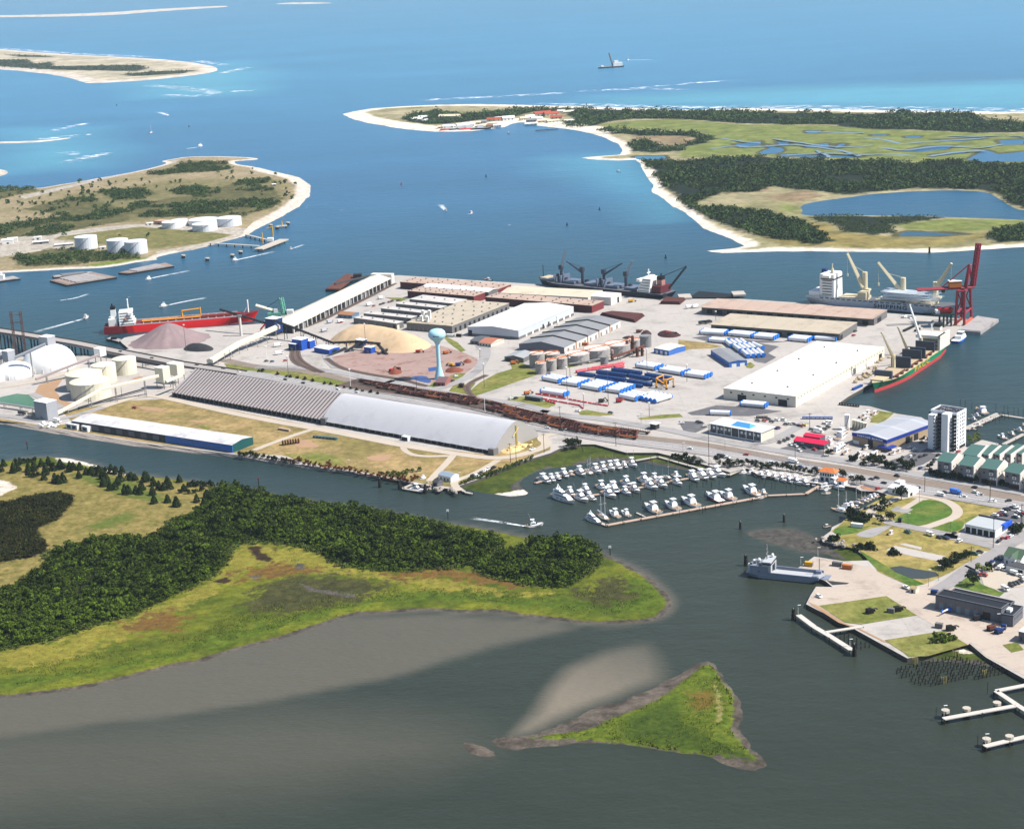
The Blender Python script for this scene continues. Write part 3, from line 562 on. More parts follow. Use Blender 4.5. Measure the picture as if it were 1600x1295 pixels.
# right waterfront: park grass, aprons, lots
PARK = 'ae 540,610 640,570 860,440 1060,330 1130,330 1200,330 v -250,110 0,60 250,95 450,120 730,170 1060,205 800,350 600,345 370,480 330,580 250,640 0,590 150,720 470,765 860,880 790,900 480,900 650,1020 470,1050 130,1250 M 1060,530 990,545 930,520 800,460 790,400 690,340 560,310 ae 200,1060 270,950 190,890 350,770 450,660'
surf('ground', PARK, zone_mat('park_grass', S(150, 142, 72, .56), S(176, 156, 98, .6), [], .03, 0, .5), 1)
surf('ground', 'c 650,590 800,500 920,440 1150,460 1320,540 1440,640 1360,730 1150,800 900,880 720,885 500,850 360,790 500,700 640,650', LUSH, 2, 1)
surf('ground', 'c 1030,910 1150,870 1450,800 1511,830 1460,960 1380,990 1200,960 1060,940', LUSH, 2); surf('ground', 'ae 190,890 380,790 560,850 830,800 700,860 560,930 300,960', LUSH, 2, 1)
surf('ground', 'v 10,480 300,420 380,480 300,590 140,610 0,590', LUSH, 2, 1); surf('ground', 'v 330,420 480,370 560,360 420,440', LUSH, 2)
surf('ground', 'M 700,345 800,400 880,450 990,500 1060,530 990,545 920,510 800,450', LUSH, 2)
surf('pavement', 'c 330,610 460,545 720,600 620,665 400,640', CONC2, 2); surf('path', 'ae 560,940 800,850 1050,810 1150,800 1050,870 900,960 780,1000 620,980', CONC2, 2, 1)
surf('pavement', 'M 850,345 900,322 1175,380 1160,410 1000,380', CONC, 2); surf('pavement', 'M 925,315 950,308 1045,330 1040,345', CONC, 2)
way('path', 'c 150,700 0,720 -20,660 150,540 400,430 560,400 720,360 900,372 1100,412 1300,470 1440,562 1485,650 1420,740 1200,815 950,905 700,920 420,860 200,770 150,700', 7, PATHM, 3)
way('path', 'c 560,600 720,500 860,420', 5, PATHM, 3)
way('road', 'c 280,810 560,880 800,925 1100,985 1511,1080 v 0,650 300,720 600,780 850,850 960,880', 9, ROADM, 4)
way('road', 'v 1500,560 1200,720 980,860 700,1020 450,1180 b 700,60 420,280 200,400', 10, ROADM, 5)
surf('pavement', 'v 330,590 440,600 860,670 1000,590 1100,450 1295,480 1295,560 1000,780 740,760 500,720 300,680', CONC2, 2)
surf('ground', 'N 320,105 740,45 930,165 580,222 480,210', GREENG, 3); surf('ground', 'N 730,320 1100,262 1250,350 1000,420 880,425 850,400', GREENG, 3)
surf('ground', 'N 250,80 320,110 480,215 560,240 760,340 720,330 560,250 440,210 270,100', CLAY, 2); surf('ground', 'b 440,300 640,180 780,150 860,300 1100,400 1200,420 1130,480 800,410 480,340', LUSH, 3)
surf('ground', 'b 1170,1180 1380,1140 1480,1250 1300,1290', GREENG, 3); surf('pavement', 'b 860,200 960,60 1480,160 1480,330 1200,370 1100,390 900,320', PATHM, 2)
# dark sheet paints the shadow gap of the ramp notch at the landing
surf('boat_ramp', 'M 530,512 650,524 640,530 560,535', mat('ramp_gap_shadow', S(70, 66, 62, .5), .7), 2)
# bank-side roads, tracks through the storage yard
way('road', 't 700,800 1000,690 1300,610 1500,640 J -300,250 0,308 220,345 480,395 700,440 1000,487 1280,525 1450,495 1600,440 K 130,70 230,50', 9, PATHM, 4)
way('path', 'J 1030,490 990,540 930,600 880,655', 6, PATHM, 3); way('path', 'J 715,435 735,480 810,508 1000,505', 5, PATHM, 3); way('path', 'J 210,340 100,372 -60,430 I 1380,360', 6, PATHM, 3)
way('path', 'J 1290,530 1150,612 1050,645 1020,665 1055,712', 6, PATHM, 3)
way('road', 't -100,560 200,520 500,450 700,370', 7, PATHM, 3); way('road', 'ad -200,230 100,240 400,290 600,300 900,250 1300,130', 9, CONC2, 4); way('path', 't 280,600 420,660 560,730', 8, CONC2, 4)
# bare scrapes in the field
for s in ('J 490,515 560,498 660,495 640,530 560,540', 'J 60,440 140,400 200,430 240,450 120,460', 'I 740,120 880,130 900,150 780,145', 'I 1000,195 1130,200 1100,215', 'J 740,540 820,545 800,560'):
 surf('ground', s, CLAY, 2, 1)
for s in ('J 0,480 60,500 200,480 330,510 400,560 250,560 100,540', 'I 1060,225 1160,235 1120,250'):
 surf('ground', s, GREENG, 2, 1)
# main road from the bridge across the picture, with lines; rail corridor beside it
ROAD = GP('E 1440,505 1620,532 F 180,775 500,835 640,855 J 800,175 1330,280 K 100,22 240,40 500,85 850,128 1240,188 1380,208 L 270,452 640,530 850,572 1100,612 1320,650 1600,700 0 1720,818', ZL)
ribbon('road', ROAD, 19, ZL+.4, ROADM)
WHITE = mat('road_paint', (.75, .75, .72), .7, .1)
mb = MB(); pts = chaikin(ROAD, 2, False); L, R = ribbon_pts(pts, .35); acc = 0
for off in (-4.6, 4.6, -.3, .3):
 A_, B_ = ribbon_pts(pts, abs(off)*2+.25); C_, E_ = ribbon_pts(pts, abs(off)*2-.25)
 P_, Q_ = (A_, C_) if off > 0 else (B_, E_)
 for i in range(len(pts)-1):
  mb.add([(P_[i].x, P_[i].y, 0), (Q_[i].x, Q_[i].y, 0), (Q_[i+1].x, Q_[i+1].y, 0), (P_[i+1].x, P_[i+1].y, 0)], [(0, 1, 2, 3)])
lo = mb.build('road_marking', WHITE); lo.location.z = ZL+.5; struct(lo)
way('road', 'p 0,830 500,830 900,880 1300,960 1600,1000 aa 0,95 350,165 700,230 900,270 1250,300 1600,390 ab 0,130 300,175 600,200 900,255 1200,300 1500,370 K 1350,150 L 500,415 1000,510 1600,610', 11, CONC2, 4)
way('road', 'aa 420,180 600,150 760,80 900,0 e 880,860 F 1450,600 1400,560', 10, CONC2, 4); way('road', 'F 500,700 450,650 440,610', 9, CONC2, 3)
way('road', 'L -60,300 60,320 200,250 300,190', 9, CONC2, 4); way('road', 'L 800,470 900,430 1090,330', 8, LOT, 4)
RAILC = GP('F -200,650 0,695 350,722 600,783 860,843 1200,910 J 1000,195 1600,318 K 330,35 600,72 900,105 1050,130 1350,188 1600,222 L 700,496 1000,547 1600,645 0 1720,800', ZL)
ribbon('rail_bed', RAILC, 12, ZL+.2, PALEB)
YARD = GP('F 560,792 800,832 1200,895 1400,932 J 1300,238 1600,308 K 330,32 560,62', ZL)
ribbon('rail_bed', YARD, 34, ZL+.3, BALLAST)
RAILM = mat('rusty_rail', S(84, 62, 52, .5), .6, .2, .5)
def track(center, name='railway_track'):
 mb = MB(); c = chaikin(center, 2, False)
 for g in (.72, -.72):
  L, R = ribbon_pts(c, abs(g)*2+.35); L2, R2 = ribbon_pts(c, abs(g)*2-.35); P_, Q_ = (L, L2) if g > 0 else (R, R2)
  for i in range(len(c)-1):
   mb.add([(P_[i].x, P_[i].y, 0), (Q_[i].x, Q_[i].y, 0), (Q_[i+1].x, Q_[i+1].y, 0), (P_[i+1].x, P_[i+1].y, 0)], [(0, 1, 2, 3)])
 o = mb.build(name, RAILM); o.location.z = ZL+.5+bumpz(); return struct(o)
def offset(pts, d):
 L, R = ribbon_pts(pts, abs(d)*2+1e-4); return L if d > 0 else R
for d in (-4, 0, 4): track(offset(RAILC, d))
YT = [offset(YARD, d) for d in (-13.5, -9, -4.5, 0, 4.5, 9, 13.5)]
for t in YT: track(t)
for s in ('e 1000,960 840,1030 720,1100 690,1180 740,1250 800,1320 900,1400', 'p 420,640 410,720 450,780 560,830 700,880', 'p 470,640 480,720 540,780 640,840 760,890', 'y 1450,220 1150,375 900,500 700,600 500,680', 'F 440,640 520,700 700,740 900,770 1070,815'):
 c = GP(s, ZL); ribbon('rail_bed', c, 6, ZL+.34+bumpz()*.3, BALLAST, 2); track(c)
# ---------------------------------------------------------------- buildings
RW = mat('white_roof', S(232, 230, 224, .78), .6, .06, .02, .4, seam=[(0, 12, .02, .9), (1, 25, .015, .92)], stain=(S(205, 198, 188, .7), .4))
RT = mat('tan_roof', S(204, 190, 168, .62), .8, .1, .03, .4, seam=[(0, 24, .02, .72), (1, 18, .02, .84)], stain=(S(172, 156, 136, .55), .6))
RP = mat('pinkish_roof', S(206, 180, 162, .6), .8, .1, .03, .4, seam=[(0, 21, .03, .6)], stain=(S(176, 140, 122, .55), .6))
RG_ = mat('grey_metal_roof', S(158, 158, 160, .6), .5, .08, .05, .6, seam=[(1, 3, .12, .88)], stain=(S(140, 138, 138, .55), .5))
RL = mat('light_metal_roof', S(206, 208, 212, .68), .5, .06, .05, .6, seam=[(0, 2.5, .1, .92), (1, 14, .02, .85)])
WW = mat('white_wall', S(226, 222, 212, .74), .8, .06, .1, .8)
WG = mat('grey_wall', S(142, 140, 140, .5), .85, .14, .1, .8, seam=[(0, 9, .03, .8)])
WM = mat('maroon_wall', S(138, 58, 62, .6), .8, .12, .05, .6, seam=[(1, 6, .05, .85)])
WC = mat('cream_wall', S(230, 222, 204, .72), .8, .08, .08, .8)
WT = mat('tan_wall', S(190, 166, 134, .58), .8, .08, .05, .8, seam=[(1, 5, .03, .85), (0, 5, .03, .85)])
WB = mat('blue_wall', S(66, 114, 190, .8), .6, .1, .1, .8, seam=[(0, 6, .03, .8)])
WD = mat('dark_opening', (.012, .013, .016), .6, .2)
WGL = mat('window_glass', S(58, 68, 82, .5), .15, .1, spec=.6)
TRIMW = mat('white_trim', (.74, .74, .72), .6, .06)
STEEL = mat('galvanised_steel', S(150, 150, 150, .6), .5, .12, .3)
CREAMP = mat('cream_paint', S(234, 227, 204, .74), .6, .07, .06, .5, stain=(S(214, 202, 172, .68), .35))
WHITEP = mat('white_paint', S(238, 238, 234, .8), .55, .06, .06, .5, stain=(S(206, 202, 194, .7), .3))
NAVYP = mat('blue_steel', S(34, 62, 122, .6), .6, .14, .2)
ORANGEP = mat('orange_steel', S(204, 116, 50, .65), .6, .14, .2)
def frame(s, z):
 a, b, c = [G(x, y, z) for x, y in PX(s)][:3]
 d = b-a; L = math.hypot(d.x, d.y); ang = math.atan2(d.y, d.x); e = c-a
 Wd = -e.x*math.sin(ang)+e.y*math.cos(ang)
 return a, ang, L, Wd
def shed(name, label, s, h, rise, axis, wm, rm, over=.5, inset=(0, 0), doors=(), gm=None, roof=True, cat='warehouse', group=None, dz=0, parapet=0, skirt=None, front=None):
 """walls + pitched or flat roof on the rectangle seen at eave height; doors: (side, from, to, z0, z1, material, name)"""
 a, ang, L, Wd = frame(s, ZL+h)
 t = thing(name, label, cat, (a.x, a.y, ZL+.06), ang, group)
 i0, i1 = inset
 m = MB(); m.box(over, L-over-i1, over+i0, Wd-over, 0, h-.05)
 m.build('wall', wm, t)
 if skirt:
  q = MB(); q.box(over-.04, L-over-i1+.04, over+i0-.04, Wd-over+.04, 0, skirt[0]); q.build('skirting', skirt[1], t)
 if front:
  q = MB(); q.box(over+.2, L-over-i1-.2, over+i0-.05, over+i0+.2, 0, h-.06); q.build('front_cladding', front, t)
 r = MB()
 if rise > 0:
  x0, x1, y0, y1 = 0, L, 0, Wd
  if axis == 0:
   ym = Wd/2; v = [(x0, y0, h), (x1, y0, h), (x1, y1, h), (x0, y1, h), (x0, ym, h+rise), (x1, ym, h+rise)]
   r.add(v, [(0, 1, 5, 4), (2, 3, 4, 5)], 0); r.add(v, [(1, 2, 5), (3, 0, 4), (0, 3, 2, 1)], 1)
  else:
   xm = L/2; v = [(x0, y0, h), (x1, y0, h), (x1, y1, h), (x0, y1, h), (xm, y0, h+rise), (xm, y1, h+rise)]
   r.add(v, [(1, 2, 5, 4), (3, 0, 4, 5)], 0); r.add(v, [(0, 1, 4), (2, 3, 5), (0, 3, 2, 1)], 1)
 else:
  r.box(0, L, 0, Wd, h-.02, h+.35)
  if parapet:
   for x0, x1, y0, y1 in ((0, L, 0, .5), (0, L, Wd-.5, Wd), (0, .5, .5, Wd-.5), (L-.5, L, .5, Wd-.5)): r.box(x0, x1, y0, y1, h+.35, h+.35+parapet, 1)
 if roof: r.build('roof', [rm, gm or wm], t)
 for sd, u0, u1, z0, z1, dm, nm in doors:
  q = MB()
  if sd == 'f': q.box(u0*L, u1*L, over+i0-.14, over+i0+.1, z0, z1)
  elif sd == 'r': q.box(L-over-i1-.1, L-over-i1+.14, u0*Wd, u1*Wd, z0, z1)
  q.build(nm, dm, t)
 return t, L, Wd
def row(sd, n, a, b, fill, z0, z1, m, nm):
 st = (b-a)/n
 return [(sd, a+i*st+st*(1-fill)/2, a+(i+1)*st-st*(1-fill)/2, z0, z1, m, nm) for i in range(n)]
def roof_vents(t, L, Wd, h, nx, ny, m=STEEL):
 for i in range(nx):
  for j in range(ny):
   q = MB(); x = L*(i+.5)/nx+random.uniform(-2, 2); y = Wd*(j+.5)/ny+random.uniform(-2, 2)
   q.box(x-.7, x+.7, y-.7, y+.7, h+.3, h+1.3); q.cyl(x, y, h+1.3, h+1.7, .9, .5, 8); q.build('roof_vent', m, t)
t, L, Wd = shed('warehouse', 'big white flat-roofed warehouse beside the green cargo ship', '0 1130,607 1243.5,620 1381.7,543', 9.4, 0, 1, WC, RW, .2, doors=[('f', .2, .32, 0, 5.5, WD, 'door'), ('f', .76, .88, 0, 5.5, WD, 'door')]+row('f', 6, .03, .97, .18, 6, 7.2, WD, 'window')+row('r', 15, .02, .9, .78, 0, 5.6, WHITEP, 'loading_door')+[('r', .62, .655, 0, 5.6, WD, 'door'), ('r', .93, .965, 0, 5.6, WD, 'door')]+row('r', 30, .01, .99, .2, 7, 7.7, WD, 'vent'))
roof_vents(t, L, Wd, 9.4, 2, 4)
shed('transit_shed', 'long tan-roofed transit shed behind which the white ship lies', 's 150,143 1425,232 1500,160', 7.5, 0, 0, WG, RP, .3, (6, 0), doors=row('f', 16, .02, .98, .55, 0, 4.5, WD, 'door')+[('r', .35, .6, 0, 5, WD, 'door')])
shed('transit_shed', 'tan-roofed transit shed in front of the longer one, tower sections along it', 's 225,270 1178,340 1330,255', 7.5, 0, 0, WG, RT, .3, (4, 0), doors=row('f', 12, .02, .98, .5, 0, 4.5, WD, 'door')+[('r', .1, .22, 0, 5, WD, 'door')])
shed('service_shed', 'small grey-roofed shed with a blue end wall beside stacked tower sections', 's 235,455 372,547 497,526', 5, 1.2, 0, WB, RG_, .3, doors=[('r', .15, .4, 0, 3, WHITEP, 'door'), ('r', .6, .85, 0, 3, WHITEP, 'door')], cat='shed')
bays = ['q -352,594 140,662 185,632', 'q -236,545 305,600 348,572', 'q -40,487 470,545 520,517', 'q 130,435 640,487 690,458', 'q 285,383 790,436 915,384']
for s, lb in zip(bays, ('nearest the sawdust heap', 'second behind the sawdust heap', 'in the middle of the stepped row of sheds', 'fourth of the stepped row', 'farthest back, below the maroon sheds')):
 t, L, Wd = shed('storage_shed', 'flat pale-roofed storage shed, '+lb, s, 6.3, 0, 0, WG, mat('pale_roof', S(212, 206, 200, .66), .8, .1, .03, .4, stain=(S(176, 166, 158, .6), .5)), .3, cat='warehouse', group='stepped storage sheds', doors=[('f', .92, .97, 0, 4.5, WD, 'door')]+row('f', 3, .05, .6, .2, 0, 3.5, STEEL, 'door')+[('r', .1, .4, 0, 4.5, WC, 'door')])
 roof_vents(t, L, Wd, 6.3, 4, 1)
t, L, Wd = shed('warehouse', 'huge tan flat-roofed warehouse behind the water tower', 'q 250,648 772,690 1525,437', 8, 0, 0, WG, RT, .3, doors=row('f', 8, .03, .8, .25, 0, 3.5, STEEL, 'door')+row('r', 12, .02, .98, .4, 0, 5, WD, 'door'))
roof_vents(t, L, Wd, 8, 5, 6)
shed('warehouse', 'white gabled warehouse right of the water tower', 'r 55,460 515,496 1095,287', 9.5, 2.6, 1, mat('pale_blue_wall', S(208, 214, 222, .7), .8, .06), RW, .4, gm=mat('pale_blue_wall', (1, 1, 1)), skirt=(2.6, WG), doors=[('f', .02, .09, 0, 6, WD, 'door')]+[('r', u, u+.025, 0, 5, WD, 'door') for u in (.42, .52)]+row('r', 8, .08, .98, .2, 0, 4, WHITEP, 'door'))
for s, lb in (('q 178,188 1290,272 1468,217', 'maroon shed with a pinkish roof along the far quay'), ('q 262,290 1020,352 1182,298', 'maroon shed with a dark front between the stepped sheds and the quay'), ('r 215,197 1170,275 1282,232', 'maroon shed behind the white gabled warehouse')):
 t, L, Wd = shed('storage_shed', lb, s, 8, 0, 0, WM, RP, .3, doors=row('f', 5, .05, .95, .12, 0, 5, WD, 'door'), front=mat('dark_maroon_wall', S(92, 40, 50, .6), .8, .12))
 roof_vents(t, L, Wd, 8, 9, 3)
shed('storage_shed', 'white-roofed shed squeezed between two maroon sheds', 'q 425,240 1188,302 1282,262', 8.6, 1.5, 0, WG, RW, .3)
shed('storage_shed', 'cream gabled shed on the quay by the navy bulk carrier', 'r 350,158 1138,200 1245,135', 9, 2.5, 0, WW, mat('cream_roof', S(220, 206, 182, .68), .8, .08, .03, seam=[(0, 20, .02, .85)], stain=(S(196, 176, 154, .6), .6)), .3)
shed('storage_shed', 'white gabled shed with one dark door at the end of the far quay', 'r 1140,186 1340,200 1448,160', 9, 2.2, 0, WW, RW, .3, doors=[('r', .6, .75, 0, 6, WD, 'door')])
t, L, Wd = shed('warehouse', 'grey gabled warehouse of five bays beside the small tank farm', 'r 515,614 925,647 1500,412', 6.5, 4.2, 1, WW, RG_, .3, gm=mat('slate_gable', S(128, 132, 144, .55), .8, .08), front=mat('slate_gable', (1, 1, 1)), doors=row('r', 10, .02, .98, .3, 0, 4, STEEL, 'door'))
for i in range(1, 5):
 q = MB(); y = Wd*i/5; xm = L/2
 q.add([(-.2, y-.3, 6.5), (xm, y-.3, 10.7), (L+.2, y-.3, 6.5), (L+.2, y-.3, 7.7), (xm, y-.3, 11.9), (-.2, y-.3, 7.7)]+[(-.2, y+.3, 6.5), (xm, y+.3, 10.7), (L+.2, y+.3, 6.5), (L+.2, y+.3, 7.7), (xm, y+.3, 11.9), (-.2, y+.3, 7.7)],
          [(0, 1, 4, 5), (1, 2, 3, 4), (7, 6, 11, 10), (8, 7, 10, 9), (5, 4, 10, 11), (4, 3, 9, 10), (2, 8, 9, 3), (0, 5, 11, 6)]); q.build('firewall', mat('dark_grey', S(70, 66, 66, .5), .8, .1), t)
 q = MB(); q.box(L-.3, L+.25, y-.5, y+.5, 0, 6.4); q.build('pier', ORANGEP, t)
# long quay gallery shed at the left pier
a, ang, L, Wd = frame('y 395,665 1440,152 1375,75', ZL+8)
t = thing('quay_shed', 'long cream-roofed quay shed with a row of dark bays at the left pier', 'shed', (a.x, a.y, ZL+.06), ang)
Wd = min(Wd, 34)
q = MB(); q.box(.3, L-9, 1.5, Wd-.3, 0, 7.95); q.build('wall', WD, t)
n = 24
for i in range(n+1):
 q = MB(); x = .3+(L-9.6)*i/n; q.box(x-.6, x+.6, .1, 1.7, 0, 7.9); q.build('column', WW, t)
for i in range(n):
 if i % 5 == 2 or random.random() < .2:
  q = MB(); x = (L-9.6)*(i+.5)/n; q.box(x-2.4, x+2.4, .9, 1.45, .02, 5+random.random()*2); q.build('door', STEEL, t)
r = MB(); r.add([(0, 0, 8), (L-8, 0, 8), (L-8, Wd*.62, 12.5), (0, Wd*.62, 12.5), (L-8, Wd, 10), (0, Wd, 10), (0, 0, 7.6), (L-8, 0, 7.6)], [(0, 1, 2, 3), (3, 2, 4, 5), (0, 3, 5, 6), (7, 4, 2, 1), (6, 7, 1, 0)]); r.build('roof', mat('cream_long_roof', S(228, 220, 202, .72), .7, .07, .02, .4, seam=[(0, 8, .02, .9)], stain=(S(206, 194, 170, .64), .5)), t)
q = MB(); q.box(L-7.9, L, 0, Wd, 0, 12.6); q.build('end_tower', WW, t)
# ribbed and fabric barn
def barn(name, label, s, kind):
 a, ang, L, Wd = frame(s, ZL)
 t = thing(name, label, 'storage barn', (a.x, a.y, ZL+.06), ang)
 if kind == 'rib':
  hh = 19.5; e = 4.2
  q = MB(); q.box(.5, L, 4, Wd-4, 0, e+2); q.build('wall', WD, t)  # near-black box paints the dark interior behind the open sides
  r = MB(); r.add([(0, 0, e), (L, 0, e), (L, Wd/2, hh), (0, Wd/2, hh), (L, Wd, e), (0, Wd, e), (0, 2, e-.3), (L, 2, e-.3), (0, Wd-2, e-.3), (L, Wd-2, e-.3)], [(0, 1, 2, 3), (3, 2, 4, 5), (0, 3, 5, 8, 6), (1, 7, 9, 4, 2), (6, 7, 1, 0)]); r.build('roof', mat('brown_roof', S(110, 88, 88, .5), .7, .15, .05, .5), t)
  n = 46; rb = MB()
  for i in range(n):
   x = (i+.3)*L/n; w = L/n*.5; y0 = -.2
   rb.add([(x, y0, e-.2), (x+w, y0, e-.2), (x+w, Wd/2, hh+.5), (x, Wd/2, hh+.5), (x, y0, e+.5), (x+w, y0, e+.5), (x+w, Wd/2, hh+1.1), (x, Wd/2, hh+1.1), (x, Wd+.2, e+.5), (x+w, Wd+.2, e+.5)],
                   [(4, 5, 6, 7), (0, 1, 5, 4), (1, 2, 6, 5), (3, 0, 4, 7), (7, 6, 9, 8)])
  rb.build('roof_ribs', mat('pale_rib', S(196, 188, 186, .62), .6, .1, .05, .5), t)
  n = 31; 
  for i in range(n):
   x = (i+.2)*L/n; q = MB(); q.box(x, x+1.0, .2, 4, 0, e-.25); q.build('buttress', mat('buttress_concrete', S(128, 124, 122, .5), .85, .2), t)
 else:
  prof = []; N = 26; hh = 20.5
  for i in range(N+1):
   u = i/N*2-1; y = Wd/2*(1+u*(1-.04*(1-abs(u))))
   z = 3.2+(hh-3.2)*(1-abs(u)**1.55)
   prof.append((y, z))
  nx = 44; vs = []
  for i in range(nx+1):
   for j, (y, z) in enumerate(prof):
    w = .28*math.sin(i*1.7+j*.3)*(abs(j-N/2)/(N/2))**2+random.uniform(-.12, .12)*(abs(j-N/2)/(N/2))
    vs.append((L*i/nx, y+w, z+w*.5 if 0 < j < N else z))
  r = MB(); M = N+1; r.add(vs, [[i*M+j, (i+1)*M+j, (i+1)*M+j+1, i*M+j+1] for i in range(nx) for j in range(N)])
  fm = mat('white_fabric', S(208, 207, 210, .68), .6, .05, .03, .25, seam=[(0, 8.6, .02, .94)], stain=(S(188, 187, 192, .62), .3))
  r.build('roof', fm, t, True)
  q = MB(); q.add([(L+.05, y, z) for y, z in prof]+[(L+.05, Wd, 0), (L+.05, 0, 0)], [list(range(N+3))[::-1]]); q.build('end_wall', mat('grey_fabric', S(182, 178, 174, .62), .7, .06, .05), t)
  q = MB(); q.add([(0, y, z) for y, z in prof]+[(0, Wd, 0), (0, 0, 0)], [list(range(N+3))]); q.build('end_wall', mat('grey_fabric', (1, 1, 1)), t)
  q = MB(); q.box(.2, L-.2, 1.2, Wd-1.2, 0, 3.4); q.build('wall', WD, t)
  n = 28
  for i in range(n):
   x = (i+.2)*L/n; q = MB(); q.box(x, x+.9, -.1, 1.4, 0, 3.2); q.build('buttress', mat('buttress_concrete', (1, 1, 1)), t)
  q = MB(); q.bar((L+.5, Wd*.5, 1), (L+.5, Wd*.5, hh-3), .5); q.bar((L+.8, Wd*.42, 9), (L+.8, Wd*.55, 15), .3); q.build('gable_ladder', mat('pale_yellow_paint', S(224, 200, 120, .7), .6), t)
  q = MB(); q.box(L-5, L+.6, -1.2, 5, 0, 5); q.build('corner_box', WG, t)
  q = MB(); q.box(L*.5, L*.5+7, -3.5, .5, 0, 3.5); q.box(L*.5+.5, L*.5+6.5, -3.6, -3.4, .2, 3, 1); q.build('porch', [WHITEP, WD], t)
  q = MB(); q.box(0, 6, -.6, 3, 0, 6); q.build('corner_box', WG, t)
 return t
barn('storage_barn', 'brown barn roof with pale ribs at the left half of the long barn', '0 268,620 501,663 562,634', 'rib')
barn('storage_barn', 'white fabric-roofed arched barn with a grey gable end', '0 502,663.2 772,711 834,681', 'fab')
# long low shed on the south bank
t, L, Wd = shed('long_shed', 'long low white-roofed shed on the south bank, blue at one end', '0 110.7,657.5 362.3,695.7 396.2,682.8', 6.5, 1.8, 0, mat('dark_grey_wall', S(96, 96, 98, .5), .85, .2, .1, seam=[(0, 7, .05, .7)]), mat('weathered_white_roof', S(214, 212, 212, .7), .6, .08, .03, .4, seam=[(0, 44, .006, .6), (1, 3, .06, .94)], stain=(S(182, 174, 170, .6), .6)), .3, gm=mat('teal_wall', S(24, 92, 92, .6), .7, .08), doors=[('r', .38, .6, 0, 4, WD, 'door')]+row('f', 6, .12, .58, .5, .8, 5.2, mat('faded_panel', S(140, 140, 150, .5), .8, .15), 'wall_panel'), cat='shed')
q = MB(); q.box(L*.6, L+.05, .1, .5, 0, 6.4); q.build('blue_cladding', WB, t); q = MB(); q.box(L-.4, L+.02, .3, Wd-.3, 0, 6.45); q.build('teal_cladding', mat('teal_wall', (1, 1, 1)), t)
q = MB(); q.bar((L*.7, -.1, 5.6), (L*.98, -.1, .6), .22); q.build('stair_rail', STEEL, t)
for i, (s, lb) in enumerate((('ad 815,335 960,360 1010,345', 'left of two'), ('ad 1012,365 1090,385 1125,358', 'right of two'))):
 shed('site_cabin', 'small white cabin on the south bank, '+lb, s, 4.2, 0, 0, WHITEP, WHITEP, .1, doors=row('f', 2 if i == 0 else 1, .05, .95, .7, .6, 3.4, mat('slate_panel', S(90, 104, 110, .5), .7), 'window'), cat='cabin')
# domes, bulk tanks
def dome(label, s, r, h, base):
 c = GP(s, ZL)[0]; t = thing('storage_dome', label, 'dome', (c.x, c.y, ZL+.06), 0)
 pr = [(r, 0), (r, base)]+[(r*math.cos(a)**.9, base+(h-base)*math.sin(a)) for a in [i*math.pi/2/10 for i in range(1, 11)]]; pr[-1] = (.4, h)
 q = MB(); q.lathe(0, 0, pr, 40); q.build('shell', mat('dome_white', S(240, 240, 238, .82), .6, .03, .05, .4, stain=(S(222, 218, 212, .75), .3)), t, True)
 rb = MB()
 for i in range(20):
  a = i*math.pi/10; rb.bar((math.cos(a)*(r+.05), math.sin(a)*(r+.05), 0), (math.cos(a)*r, math.sin(a)*r, base+1), .25)
 rb.build('base_ribs', WHITEP, t); return t
dome('large white storage dome under the grey headhouse', 't 445,368', 26.5, 24, 4)
dome('lower white storage dome in front of the large one', 't 130,440', 19, 14, 3); dome('white storage dome cut by the left edge of the picture', 't -70,470', 18, 13, 3)
def block(name, label, cat, s, z0, sx, sy, h, m, rz=-.64, legs=0):
 c = GP(s, ZL)[0]; t = thing(name, label, cat, (c.x, c.y, ZL+.06), rz)
 q = MB(); q.box(-sx/2, sx/2, -sy/2, sy/2, z0, z0+h); q.build('housing', m, t)
 q = MB(); q.box(-sx/2-.2, sx/2+.2, -sy/2-.2, sy/2+.2, z0+h, z0+h+.3); q.build('roof', TRIMW, t)
 if z0 > .5:
  for ax in (-1, 1):
   for ay in (-1, 1):
    q = MB(); q.bar((ax*(sx/2-.5), ay*(sy/2-.5), 0), (ax*(sx/2-.5), ay*(sy/2-.5), z0), .35); q.build('leg', STEEL, t)
 else:
  q = MB(); q.box(-1.5, 1.5, -sy/2-.12, -sy/2+.1, 0, 3); q.build('door', STEEL, t)
 return t
LGM = mat('light_grey_cladding', S(186, 188, 194, .6), .7, .08)
block('headhouse', 'grey headhouse sitting on top of the large dome', 'headhouse', 't 452,362', 23, 13, 10, 9, LGM)
block('headhouse', 'grey headhouse between the lower dome and the conveyor', 'headhouse', 't 95,395', 10, 9, 9, 11, LGM); block('headhouse', 'small grey headhouse at the far left behind the domes', 'headhouse', 't 20,385', 11, 7, 7, 8, LGM)
block('transfer_tower', 'pale grey tower at the foot of the long conveyor by the green pond', 'tower', 'ad 590,262', 0, 17, 12, 16, LGM); block('transfer_tower', 'tall cream tower left of the ribbed barn', 'tower', 't 1465,545', 6, 11, 9, 14, CREAMP); block('transfer_tower', 'cream tower behind the taller one by the ribbed barn', 'tower', 't 1580,500', 8, 14, 9, 11, CREAMP)
block('transfer_tower', 'small white tower beside the bridge above the bulk tanks', 'tower', 't 905,330', 8, 9, 8, 8, WHITEP)
